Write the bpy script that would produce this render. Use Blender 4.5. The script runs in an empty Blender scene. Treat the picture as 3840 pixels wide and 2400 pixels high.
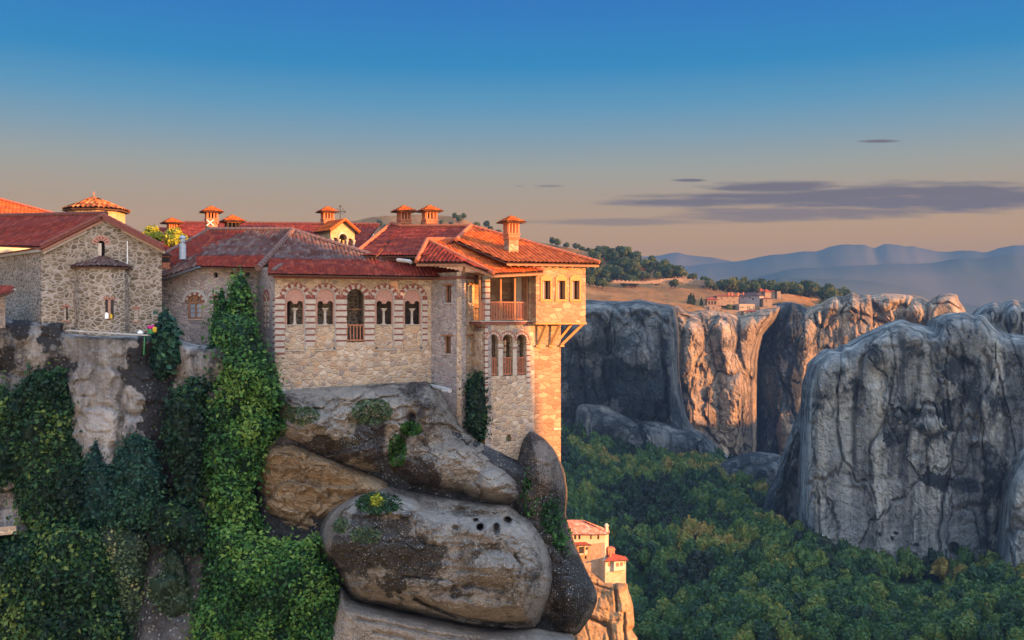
import bpy, bmesh, math, random
import numpy as np
from mathutils import Vector, Matrix
from mathutils.geometry import tessellate_polygon
random.seed(7); RNG = np.random.default_rng(11)
sc = bpy.context.scene
COL = sc.collection
R = math.radians
# ------------------------------------------------------------------ camera, sky, sun, exposure
F, CX, CY = 3733.33, 1920.0, 1200.0          # focal length in photograph pixels, horizon at mid height
cam = bpy.data.cameras.new('camera'); cam.lens = 35; cam.sensor_width = 36; cam.sensor_fit = 'HORIZONTAL'
cam.clip_start = 0.5; cam.clip_end = 30000
camo = bpy.data.objects.new('camera', cam); COL.objects.link(camo)
camo.location = (0, 0, 0); camo.rotation_euler = (R(90), 0, 0); sc.camera = camo
SUN_AZ, SUN_EL = 66.0, 7.0                    # degrees right of straight behind the camera, and above the horizon
SH = Vector((math.sin(R(SUN_AZ)), -math.cos(R(SUN_AZ)), 0))
SP = Vector((math.cos(R(SUN_AZ)), math.sin(R(SUN_AZ)), 0))
SUND = Vector((SH.x*math.cos(R(SUN_EL)), SH.y*math.cos(R(SUN_EL)), math.sin(R(SUN_EL))))
sun = bpy.data.lights.new('sun', 'SUN'); sun.energy = 5.0; sun.angle = R(0.5); sun.color = (1.0, 0.41, 0.11)
suno = bpy.data.objects.new('sun', sun); COL.objects.link(suno)
suno.rotation_euler = SUND.to_track_quat('Z', 'Y').to_euler()
suno.location = (60, -40, 60)
w = bpy.data.worlds.new('World'); sc.world = w; w.use_nodes = True
def build_world():
    nt = w.node_tree; nt.nodes.clear()
    L = nt.links.new
    def nn(t, **k):
        n = nt.nodes.new(t)
        for a, b in k.items(): setattr(n, a, b)
        return n
    out = nn('ShaderNodeOutputWorld'); 
    sky = nn('ShaderNodeTexSky'); sky.sky_type = 'NISHITA'; sky.sun_disc = False
    sky.sun_elevation = R(SUN_EL); sky.sun_rotation = math.atan2(SH.x, SH.y)
    sky.air_density = 1.0; sky.dust_density = 1.0; sky.ozone_density = 2.0
    bg1 = nn('ShaderNodeBackground'); bg1.inputs[1].default_value = 0.05; 
    tc = nn('ShaderNodeTexCoord'); sep = nn('ShaderNodeSeparateXYZ'); L(tc.outputs['Generated'], sep.inputs[0])
    def math_(op, a, b=None, clamp=False):
        m = nn('ShaderNodeMath', operation=op); m.use_clamp = clamp
        for i, v in enumerate([a, b]):
            if v is None: continue
            if isinstance(v, (int, float)): m.inputs[i].default_value = v
            else: L(v, m.inputs[i])
        return m.outputs[0]
    # the evening sky as it stands opposite the sun: tan at the horizon, deep blue higher up
    mr = nn('ShaderNodeMapRange'); mr.inputs[1].default_value = 0.0; mr.inputs[2].default_value = 0.45
    L(sep.outputs['Z'], mr.inputs[0])
    rp = nn('ShaderNodeValToRGB'); L(mr.outputs[0], rp.inputs[0])
    cr = rp.color_ramp
    def lin(c):
        if isinstance(c[0], float): return tuple(c)+(1,)
        return tuple(((x/255)/12.92 if x/255 <= .04045 else ((x/255+.055)/1.055)**2.4) for x in c)+(1,)
    stops = SKY_STOPS
    while len(cr.elements) > 1: cr.elements.remove(cr.elements[0])
    for i, (y, c) in enumerate(stops):
        el = math.sin(math.atan((CY-y)/F))
        e = cr.elements[0] if i == 0 else cr.elements.new(min(1, max(0, el/0.45)))
        if i == 0: e.position = max(0, el/0.45)
        e.color = lin(c)
    # thin evening clouds, by direction in the sky
    az = math_('DIVIDE', sep.outputs['X'], math_('MAXIMUM', sep.outputs['Y'], 0.05))
    el = math_('DIVIDE', sep.outputs['Z'], math_('MAXIMUM', sep.outputs['Y'], 0.05))
    cmb = nn('ShaderNodeCombineXYZ'); L(math_('MULTIPLY', az, 14.0), cmb.inputs[0]); L(math_('MULTIPLY', el, 150.0), cmb.inputs[1])
    nz = nn('ShaderNodeTexNoise'); nz.inputs['Scale'].default_value = 1.0; nz.inputs['Detail'].default_value = 8; nz.inputs['Roughness'].default_value = .6
    L(cmb.outputs[0], nz.inputs['Vector'])
    nzf = math_('MULTIPLY', math_('SUBTRACT', nz.outputs[0], 0.5), 1.6)
    tot = None
    for (px, py, rx, ry, st) in CLOUDS:
        a = math_('DIVIDE', math_('SUBTRACT', az, (px-CX)/F), rx/F); b = math_('DIVIDE', math_('SUBTRACT', el, (CY-py)/F), ry/F)
        r2 = math_('ADD', math_('MULTIPLY', a, a), math_('MULTIPLY', b, b))
        v = math_('SUBTRACT', math_('SUBTRACT', 1.0, r2), math_('MULTIPLY', nzf, 1.4))
        v = math_('MULTIPLY', math_('MULTIPLY', v, 1.3, True), st)
        tot = v if tot is None else math_('MAXIMUM', tot, v)
    front = math_('GREATER_THAN', sep.outputs['Y'], 0.1)
    tot = math_('MULTIPLY', tot, front)
    mixc = nn('ShaderNodeMix', data_type='RGBA'); L(tot, mixc.inputs[0]); L(rp.outputs[0], mixc.inputs[6]); mixc.inputs[7].default_value = lin((120, 98, 94))
    # brighter half of the sky: the afterglow round the sun, and the high blue
    dot = nn('ShaderNodeVectorMath', operation='DOT_PRODUCT'); L(tc.outputs['Generated'], dot.inputs[0])
    dot.inputs[1].default_value = (SH.x*.62, -.78, 0.12)
    gl = math_('POWER', math_('MAXIMUM', dot.outputs['Value'], 0.0), 1.2)
    glc = nn('ShaderNodeMix', data_type='RGBA', blend_type='ADD'); glc.inputs[0].default_value = 1
    gm = nn('ShaderNodeMix', data_type='RGBA'); L(gl, gm.inputs[0]); gm.inputs[6].default_value = (0, 0, 0, 1); gm.inputs[7].default_value = GLOW
    up = nn('ShaderNodeMapRange', interpolation_type='SMOOTHSTEP'); up.inputs[1].default_value = 0.34; up.inputs[2].default_value = 0.6; L(sep.outputs['Z'], up.inputs[0])
    um = nn('ShaderNodeMix', data_type='RGBA'); L(up.outputs[0], um.inputs[0]); um.inputs[6].default_value = (0, 0, 0, 1); um.inputs[7].default_value = ZEN
    L(mixc.outputs[2], glc.inputs[6]); L(gm.outputs[2], glc.inputs[7])
    g2 = nn('ShaderNodeMix', data_type='RGBA', blend_type='ADD'); g2.inputs[0].default_value = 1; L(glc.outputs[2], g2.inputs[6]); L(um.outputs[2], g2.inputs[7])
    # the scattering sky fills the part above and behind the view; the graded evening sky lies in front
    bk = nn('ShaderNodeMapRange', interpolation_type='SMOOTHSTEP'); bk.inputs[1].default_value = 0.15; bk.inputs[2].default_value = -0.35; L(sep.outputs['Y'], bk.inputs[0])
    msk = math_('MAXIMUM', bk.outputs[0], up.outputs[0]); sm = nn('ShaderNodeMix', data_type='RGBA'); L(msk, sm.inputs[0]); sm.inputs[6].default_value = (0, 0, 0, 1); L(sky.outputs[0], sm.inputs[7]); L(sm.outputs[2], bg1.inputs[0])
    bg2 = nn('ShaderNodeBackground'); L(g2.outputs[2], bg2.inputs[0]); bg2.inputs[1].default_value = SKY_STR
    ad = nn('ShaderNodeAddShader'); L(bg1.outputs[0], ad.inputs[0]); L(bg2.outputs[0], ad.inputs[1]); L(ad.outputs[0], out.inputs[0])
SKY_STOPS = [(1200, (1.3106, 0.5916, 0.0109)), (1000, (1.3106, 0.5916, 0.0244)), (900, (1.1012, 0.5466, 0.0659)), (780, (0.7619, 0.4806, 0.1919)), (640, (0.501, 0.4805, 0.355)), (520, (0.2724, 0.4282, 0.4988)), (400, (0.1076, 0.3694, 0.5792)), (250, (0.0, 0.2737, 0.5954)), (100, (0.0, 0.2185, 0.5899)), (-60, (0.0, 0.1685, 0.5402)), (-400, (0.0, 0.1117, 0.4377))]
CLOUDS = [(3120, 745, 820, 42, .9), (3500, 740, 700, 66, .9), (2900, 700, 330, 26, .9), (2560, 760, 320, 20, .85), (3000, 800, 560, 30, .7), (2850, 815, 420, 20, .6),
          (2350, 832, 430, 16, .5), (3300, 530, 90, 8, .95), (2585, 677, 70, 7, .9), (2060, 698, 70, 6, .7), (1945, 698, 20, 4, .5)]
GLOW = (2.55, 2.2, 1.95, 1); ZEN = (0.9, 1.35, 1.9, 1); SKY_STR = 0.2177
build_world()
sc.view_settings.view_transform = 'Standard'; sc.view_settings.look = 'None'; sc.view_settings.gamma = 1.0
sc.view_settings.exposure = 2.2
sc.render.engine = 'CYCLES'
# ------------------------------------------------------------------ helpers
def P(px, py, D): return Vector(((px-CX)/F*D, D, (CY-py)/F*D))
def tag(o, label=None, cat=None, group=None, kind=None):
    if label: o['label'] = label
    if cat: o['category'] = cat
    if group: o['group'] = group
    if kind: o['kind'] = kind
    return o
def empty(name, loc, label, cat, group=None):
    o = bpy.data.objects.new(name, None); COL.objects.link(o); o.location = loc; o.empty_display_size = .5
    return tag(o, label, cat, group)
def adopt(o, parent):
    if parent is not None:
        o.parent = parent
        q = parent; off = Vector((0, 0, 0))
        while q is not None: off += q.location; q = q.parent
        o.location = -off if o.location.length == 0 else o.location
class MB:
    """collects faces and links them as ONE mesh object (world coordinates)"""
    def __init__(s): s.v = []; s.f = []; s.m = []
    def add(s, vs, fs, m=0):
        b = len(s.v); s.v += [tuple(x) for x in vs]
        for f in fs: s.f.append([b+i for i in f]); s.m.append(m)
        return s
    def hexa(s, a, m=0):
        return s.add(a, [(0, 3, 2, 1), (4, 5, 6, 7), (0, 1, 5, 4), (1, 2, 6, 5), (2, 3, 7, 6), (3, 0, 4, 7)], m)
    def box(s, c, sx, sy, sz, rot=0, m=0):
        ux = Vector((math.cos(rot), math.sin(rot), 0))*sx/2; uy = Vector((-math.sin(rot), math.cos(rot), 0))*sy/2; uz = Vector((0, 0, sz/2)); c = Vector(c)
        return s.hexa([c-ux-uy-uz, c+ux-uy-uz, c+ux+uy-uz, c-ux+uy-uz, c-ux-uy+uz, c+ux-uy+uz, c+ux+uy+uz, c-ux+uy+uz], m)
    def frust(s, c, a0, b0, a1, b1, h, rot=0, m=0):
        c = Vector(c); X = Vector((math.cos(rot), math.sin(rot), 0)); Y = Vector((-math.sin(rot), math.cos(rot), 0)); Z = Vector((0, 0, h))
        q = [(-1, -1), (1, -1), (1, 1), (-1, 1)]
        return s.hexa([c+X*a0/2*i+Y*b0/2*j for i, j in q]+[c+Z+X*a1/2*i+Y*b1/2*j for i, j in q], m)
    def bar(s, p0, p1, w, h=None, m=0):
        h = h or w; p0 = Vector(p0); p1 = Vector(p1); d = (p1-p0).normalized()
        up = Vector((0, 0, 1)) if abs(d.z) < .95 else Vector((0, 1, 0))
        a = d.cross(up).normalized()*w/2; b = a.normalized().cross(d).normalized()*h/2
        return s.hexa([p0-a-b, p0+a-b, p0+a+b, p0-a+b, p1-a-b, p1+a-b, p1+a+b, p1-a+b], m)
    def tube(s, pts, rad, n=8, m=0):
        pts = [Vector(p) for p in pts]; rads = rad if isinstance(rad, (list, tuple)) else [rad]*len(pts); vs = []; fs = []
        for i, p in enumerate(pts):
            d = (pts[min(i+1, len(pts)-1)]-pts[max(i-1, 0)]).normalized()
            up = Vector((0, 0, 1)) if abs(d.z) < .9 else Vector((0, 1, 0))
            a = d.cross(up).normalized(); b = a.cross(d).normalized()
            for k in range(n):
                t = 2*math.pi*k/n; vs.append(p+(a*math.cos(t)+b*math.sin(t))*rads[i])
        for i in range(len(pts)-1):
            for k in range(n): fs.append((i*n+k, i*n+(k+1) % n, (i+1)*n+(k+1) % n, (i+1)*n+k))
        fs.append(tuple(range(n))[::-1]); fs.append(tuple((len(pts)-1)*n+k for k in range(n)))
        return s.add(vs, fs, m)
    def lathe(s, c, prof, n=12, m=0):
        c = Vector(c); vs = []; fs = []
        for r_, z in prof:
            for k in range(n):
                t = 2*math.pi*k/n; vs.append(c+Vector((r_*math.cos(t), r_*math.sin(t), z)))
        for i in range(len(prof)-1):
            for k in range(n): fs.append((i*n+k, i*n+(k+1) % n, (i+1)*n+(k+1) % n, (i+1)*n+k))
        return s.add(vs, fs, m)
    def build(s, name, mats, parent=None, smooth=False):
        if name == 'ridge_tiles' and len(getattr(s, 'cuts', [])) > 1:
            vc = s.cuts+[len(s.v)]; fc = s.fcuts+[len(s.f)]
            for i in range(len(s.cuts)):
                q = MB(); q.v = s.v[vc[i]:vc[i+1]]; q.f = [[k-vc[i] for k in f] for f in s.f[fc[i]:fc[i+1]]]; q.m = s.m[fc[i]:fc[i+1]]; q.build(name, mats, parent, smooth)
            return
        me = bpy.data.meshes.new(name); me.from_pydata(s.v, [], s.f)
        for m_ in (mats if isinstance(mats, (list, tuple)) else [mats]): me.materials.append(m_)
        me.polygons.foreach_set('material_index', s.m)
        if smooth: me.polygons.foreach_set('use_smooth', [True]*len(s.f))
        me.update(); bm = bmesh.new(); bm.from_mesh(me); bmesh.ops.recalc_face_normals(bm, faces=bm.faces); bm.to_mesh(me); bm.free()
        o = bpy.data.objects.new(name, me); COL.objects.link(o); adopt(o, parent)
        return o
class Pl:
    """a vertical wall plane through two plan points (px, D); u runs along it, v is height, off is outward"""
    def __init__(s, a, b):
        A = P(a[0], CY, a[1]); B = P(b[0], CY, b[1]); s.O = Vector((A.x, A.y, 0)); s.U = (B-A).normalized(); s.W = (B-A).length
        s.N = Vector((s.U.y, -s.U.x, 0))
        if s.N.dot(-s.O) < 0: s.N = -s.N
        s.rot = math.atan2(s.U.y, s.U.x)
    def uv(s, px, py, off=0.0):
        r_ = Vector(((px-CX)/F, 1, (CY-py)/F)); t = (s.O+s.N*off).dot(s.N)/r_.dot(s.N); p = r_*t
        return ((p-s.O).dot(s.U), p.z)
    def pt(s, u, v, off=0.0): return s.O+s.U*u+s.N*off+Vector((0, 0, v))
    def panel(s, mb, outline, holes=(), off=0.0, thick=.4, m=0, mh=None):
        loops = [list(outline)]+[list(h) for h in holes]
        flat = [p for l in loops for p in l]
        tris = tessellate_polygon([[Vector((p[0], p[1], 0)) for p in l] for l in loops])
        n = len(flat); vs = [s.pt(p[0], p[1], off) for p in flat]+[s.pt(p[0], p[1], off-thick) for p in flat]
        mb.add(vs, [tuple(t) for t in tris]+[tuple(n+i for i in t)[::-1] for t in tris], m)
        b = 0
        for li, l in enumerate(loops):
            k = len(l); base = [vs[b+i] for i in range(k)]+[vs[n+b+i] for i in range(k)]
            mb.add(base, [(i, (i+1) % k, k+(i+1) % k, k+i) for i in range(k)], m if (li == 0 or mh is None) else mh)
            b += k
    def rect(s, mb, u0, v0, u1, v1, off0, off1, m=0):
        mb.hexa([s.pt(u0, v0, off0), s.pt(u1, v0, off0), s.pt(u1, v0, off1), s.pt(u0, v0, off1), s.pt(u0, v1, off0), s.pt(u1, v1, off0), s.pt(u1, v1, off1), s.pt(u0, v1, off1)], m)
def archp(u0, u1, v0, vs, ry=None, n=12):
    c = (u0+u1)/2; r_ = (u1-u0)/2; ry = ry or r_
    return [(u0, v0), (u1, v0)]+[(c+r_*math.cos(math.pi*k/n), vs+ry*math.sin(math.pi*k/n)) for k in range(n+1)]
def ring(pl, mb, c, vs, r0, r1, off0, off1, nseg, mats, a0=0.0, a1=math.pi, ry=1.0, sub=3):
    for i in range(nseg):
        m = mats[i % len(mats)]
        ta = a0+(a1-a0)*i/nseg; tb = a0+(a1-a0)*(i+1)/nseg
        for j in range(sub):
            t0 = ta+(tb-ta)*j/sub; t1 = ta+(tb-ta)*(j+1)/sub
            q = [(c+r0*math.cos(t0), vs+ry*r0*math.sin(t0)), (c+r1*math.cos(t0), vs+ry*r1*math.sin(t0)), (c+r1*math.cos(t1), vs+ry*r1*math.sin(t1)), (c+r0*math.cos(t1), vs+ry*r0*math.sin(t1))]
            mb.hexa([pl.pt(a, b, off0) for a, b in q]+[pl.pt(a, b, off1) for a, b in q], m)
def mesh_np(name, V, Q, mat, parent=None, smooth=True, attr=None, uv=None, loc=None):
    me = bpy.data.meshes.new(name); V = np.asarray(V, dtype=np.float32); Q = np.asarray(Q, dtype=np.int32); k = Q.shape[1]
    me.vertices.add(len(V)); me.vertices.foreach_set('co', V.ravel())
    me.loops.add(Q.size); me.loops.foreach_set('vertex_index', Q.ravel())
    me.polygons.add(len(Q)); me.polygons.foreach_set('loop_start', np.arange(len(Q), dtype=np.int32)*k); me.polygons.foreach_set('loop_total', np.full(len(Q), k, dtype=np.int32))
    for m_ in (mat if isinstance(mat, (list, tuple)) else [mat]): me.materials.append(m_)
    me.polygons.foreach_set('use_smooth', np.full(len(Q), smooth))
    me.update(calc_edges=True)
    if attr is not None:
        a = me.attributes.new('tint', 'FLOAT', 'FACE'); a.data.foreach_set('value', np.asarray(attr, dtype=np.float32))
    if uv is not None:
        u = me.uv_layers.new(name='tile'); u.data.foreach_set('uv', np.asarray(uv, dtype=np.float32)[Q.ravel()].ravel())
    me.validate()
    if name is None: return me
    o = bpy.data.objects.new(name, me); COL.objects.link(o)
    adopt(o, parent)
    return o
# gradient noise in numpy
_pm = np.random.default_rng(3).permutation(512).astype(np.int64); _pm = np.concatenate([_pm, _pm, _pm])
_gr = np.random.default_rng(5).normal(size=(512, 3)); _gr /= np.linalg.norm(_gr, axis=1)[:, None]
def pnoise(p):
    i = np.floor(p).astype(np.int64); f = p-i; u = f*f*f*(f*(f*6-15)+10); i = i & 255; r_ = 0
    for dx in (0, 1):
        for dy in (0, 1):
            for dz in (0, 1):
                h = _pm[_pm[_pm[(i[:, 0]+dx) & 255]+((i[:, 1]+dy) & 255)]+((i[:, 2]+dz) & 255)]
                g = (_gr[h]*(f-np.array([dx, dy, dz]))).sum(1)
                wx = u[:, 0] if dx else 1-u[:, 0]; wy = u[:, 1] if dy else 1-u[:, 1]; wz = u[:, 2] if dz else 1-u[:, 2]
                r_ = r_+g*wx*wy*wz
    return r_*1.5
def fbm(p, oct=4, rough=.5, lac=2.03, ridged=False):
    a = 1; t = 0; r_ = 0
    for k in range(oct):
        n = pnoise(p*lac**k+17.3*k)
        if ridged: n = 1-2*np.abs(n)
        r_ = r_+a*n; t += a; a *= rough
    return r_/t
def catmull(pts, step):
    pts = np.array(pts, float); n = len(pts); out = []
    for i in range(n):
        p0, p1, p2, p3 = pts[i-1], pts[i], pts[(i+1) % n], pts[(i+2) % n]
        k = max(1, int(np.linalg.norm(p2-p1)/step))
        for j in range(k):
            t = j/k
            c = .5*(2*p1+(p2-p0)*t+(2*p0-5*p1+4*p2-p3)*t*t+(3*p1-p0-3*p2+p3)*t**3)
            out.append(c*.6+(p1+(p2-p1)*t)*.4)
    return np.array(out)
def poly_dist(G, poly):
    A = poly; B = np.roll(poly, -1, 0); best = np.full(len(G), 1e18); near = np.zeros_like(G); ins = np.zeros(len(G), bool)
    for a, b in zip(A, B):
        d = b-a; t = np.clip(((G-a)@d)/max(d@d, 1e-9), 0, 1); q = a+t[:, None]*d; dd = ((G-q)**2).sum(1); m = dd < best
        best[m] = dd[m]; near[m] = q[m]
        c = ((a[1] > G[:, 1]) != (b[1] > G[:, 1]))
        if c.any():
            xs = (b[0]-a[0])*(G[:, 1]-a[1])/(b[1]-a[1]+1e-12)+a[0]; ins ^= c & (G[:, 0] < xs)
    return np.sqrt(best), near, ins
def line_dist(G, pl):
    best = np.full(len(G), 1e18); pl = np.array(pl, float)
    for a, b in zip(pl[:-1], pl[1:]):
        d = b-a; t = np.clip(((G-a)@d)/max(d@d, 1e-9), 0, 1); q = a+t[:, None]*d; best = np.minimum(best, ((G-q)**2).sum(1))
    return np.sqrt(best)
def cells(q, seed=0):
    """jittered-grid cells: distance to the nearest and second nearest cell point, a random value and tilt per cell"""
    i = np.floor(q).astype(np.int64); f1 = np.full(len(q), 9.); f2 = np.full(len(q), 9.); rv = np.zeros(len(q)); tx = np.zeros(len(q)); ty = np.zeros(len(q))
    for dx in (-1, 0, 1):
        for dy in (-1, 0, 1):
            c = i+np.array([dx, dy]); h = _pm[_pm[(c[:, 0]+seed*7) & 255]+(c[:, 1] & 255)]; j = _pm[h+11]; k = _pm[j+5]
            o = c+np.c_[.1+.8*h/512, .1+.8*j/512]; d = np.sqrt(((q-o)**2).sum(1)); m = d < f1
            f2 = np.where(m, f1, np.minimum(f2, d)); rv = np.where(m, k/512-.5, rv); tx = np.where(m, (q[:, 0]-o[:, 0])*(h/256-1), tx); ty = np.where(m, (q[:, 1]-o[:, 1])*(j/256-1), ty); f1 = np.where(m, d, f1)
    return f1, f2, rv, tx+ty
def body(outline, D0, T, Rr, step, noise=(), creases=(), bumps=(), tilt=(0, 0), edge=0.0, back=.5, fn=None, prof=2.0, blocks=(), stains=None):
    """closed boulder: traced outline at distance D0, T metres thick towards the viewer, rounded over Rr photo pixels"""
    poly = catmull(outline, max(step*1.5, 5)) if len(outline) > 2 else None
    if edge:
        q = np.c_[poly[:, 0], poly[:, 1], np.full(len(poly), D0)]/ (step*7)
        poly = poly+np.c_[fbm(q, 3), fbm(q+31, 3)]*edge
    x0, y0 = poly.min(0)-step; x1, y1 = poly.max(0)+step
    nx = int((x1-x0)/step)+2; ny = int((y1-y0)/step)+2
    gx, gy = np.meshgrid(x0+np.arange(nx)*step, y0+np.arange(ny)*step); G = np.c_[gx.ravel(), gy.ravel()]
    d, near, ins = poly_dist(G, poly)
    inside = ins.reshape(ny, nx); cell = inside[:-1, :-1] | inside[1:, :-1] | inside[:-1, 1:] | inside[1:, 1:]
    G2 = np.where(ins[:, None], G, near); d = np.where(ins, d, 0)
    k = np.clip(1-d/Rr, 0, 1); pr = np.sqrt(np.clip(1-k**prof, 0, 1))
    h = T*pr  # outer leaves and clumps lighter: depth shading put into the leaf tint
    for (bx, by, rx, ry, am) in bumps:
        r2 = ((G2[:, 0]-bx)/rx)**2+((G2[:, 1]-by)/ry)**2; c_ = np.clip(1-r2, 0, 1); h = h+am*(c_**1.5*1.15 if am > 0 else c_**.7)*np.clip(pr*1.5, 0, 1)
    fade = np.clip(pr*1.3, 0, 1)
    for (pl_, wd, dp) in creases:
        q = G2+np.c_[fbm(np.c_[G2/ (wd*5+8), np.full(len(G2), 3.)], 3), fbm(np.c_[G2/(wd*5+8), np.full(len(G2), 9.)], 3)]*wd*1.1
        h = h-dp*np.exp(-(line_dist(q, pl_)/wd)**2)*fade
    W = np.c_[(G2[:, 0]-CX)/F*D0, np.full(len(G2), D0), (CY-G2[:, 1])/F*D0]
    for (am, fx, fz, oc, rg) in noise:
        q = W*np.array([fx, fx, fz]); h = h+am*fbm(q+D0*.37, oc, ridged=rg)*fade
    for bi, (am, sx, sz, ck, cwid) in enumerate(blocks):
        q = np.c_[W[:, 0]/sx, W[:, 2]/sz]+np.c_[fbm(W/np.array([sx, sx, sz])*1.3+5, 4), fbm(W/np.array([sx, sx, sz])*1.3+55, 4)]*.38+D0*.013
        f1, f2, rv, tt = cells(q, bi+int(D0)); ef = np.clip((f2-f1)/.16, 0, 1); ef = ef*ef*(3-2*ef); h = h+(am*rv+am*.9*tt)*ef*fade-ck*np.exp(-((f2-f1)/cwid)**2)*fade
    body.stain = None
    if stains is not None:
        sv = np.zeros(len(G2))
        for (bx, by, rx, ry, am) in stains:
            qq = G2+np.c_[fbm(np.c_[G2/(rx*.6), np.full(len(G2), 1.)], 4), fbm(np.c_[G2/(ry*.6), np.full(len(G2), 7.)], 4)]*np.array([rx, ry])*.8
            r2 = ((qq[:, 0]-bx)/rx)**2+((qq[:, 1]-by)/ry)**2; k_ = np.clip(1.5-1.5*r2, 0, 1); sv = np.where(np.abs(am)*k_ > np.abs(sv), am*k_, sv)
        body.stain = sv
    if fn is not None: h = h+fn(G2, W)*fade
    h = h+tilt[0]*(G2[:, 0]-poly[:, 0].mean())/100+tilt[1]*(G2[:, 1]-poly[:, 1].mean())/100
    yf = D0-h; yb = D0+np.maximum(back*T*pr, .0)
    if tilt != (0, 0): yb = np.maximum(yb, yf+.01)
    Vf = np.c_[(G2[:, 0]-CX)/F*yf, yf, (CY-G2[:, 1])/F*yf]; Vb = np.c_[(G2[:, 0]-CX)/F*D0, yb+.002, (CY-G2[:, 1])/F*D0]
    idx = np.arange(nx*ny).reshape(ny, nx); jj, ii = np.nonzero(cell)
    a, b, c, e = idx[jj, ii], idx[jj, ii+1], idx[jj+1, ii+1], idx[jj+1, ii]
    Qf = np.c_[a, e, c, b]; N = nx*ny; Qb = np.c_[a, b, c, e]+N
    V = np.r_[Vf, Vb]; Q = np.r_[Qf, Qb]
    # stitch rim: cell edges used once
    E = np.r_[np.c_[a, b], np.c_[b, c], np.c_[c, e], np.c_[e, a]]; key = np.sort(E, 1); kk = key[:, 0]*N+key[:, 1]
    u, first, cnt = np.unique(kk, return_index=True, return_counts=True); rim = E[first[cnt == 1]]
    Q = np.r_[Q, np.c_[rim[:, 0], rim[:, 1], rim[:, 1]+N, rim[:, 0]+N]]
    used = np.unique(Q); body.used = used; mp = np.full(2*N, -1); mp[used] = np.arange(len(used))
    return V[used], mp[Q], Vf, Qf
def rock(name, mat, label, outline, D0, T, Rr, step, cat='rock', group=None, **k):
    crisp = D0 > 300
    V, Q, _, _ = body(outline, D0, T, Rr, step, **k)
    o = mesh_np(name, V, Q, mat, smooth=not crisp)
    if body.stain is not None:
        sv = np.concatenate([body.stain, body.stain])[body.used]; a = o.data.attributes.new('stain', 'FLOAT', 'POINT'); a.data.foreach_set('value', sv.astype(np.float32))
    if label: tag(o, label, cat, group)
    return o
def leaves(C, Nn, size, tiltj=.7, var=.5, aspect=1.5, rng=RNG):
    """one four-cornered leaf per point"""
    n = len(C); d = Nn+rng.normal(size=(n, 3))*tiltj; d /= np.linalg.norm(d, axis=1)[:, None]+1e-9
    a = np.cross(d, rng.normal(size=(n, 3))); a /= np.linalg.norm(a, axis=1)[:, None]+1e-9; b = np.cross(d, a)
    s_ = (size*(1+var*(rng.random(n)-.5)*2))[:, None]
    V = np.stack([C-a*s_*.5*aspect, C-b*s_*.45+d*s_*.12, C+a*s_*.5*aspect, C+b*s_*.45+d*s_*.12], 1).reshape(-1, 3)
    return V, np.arange(4*n).reshape(n, 4)
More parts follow.
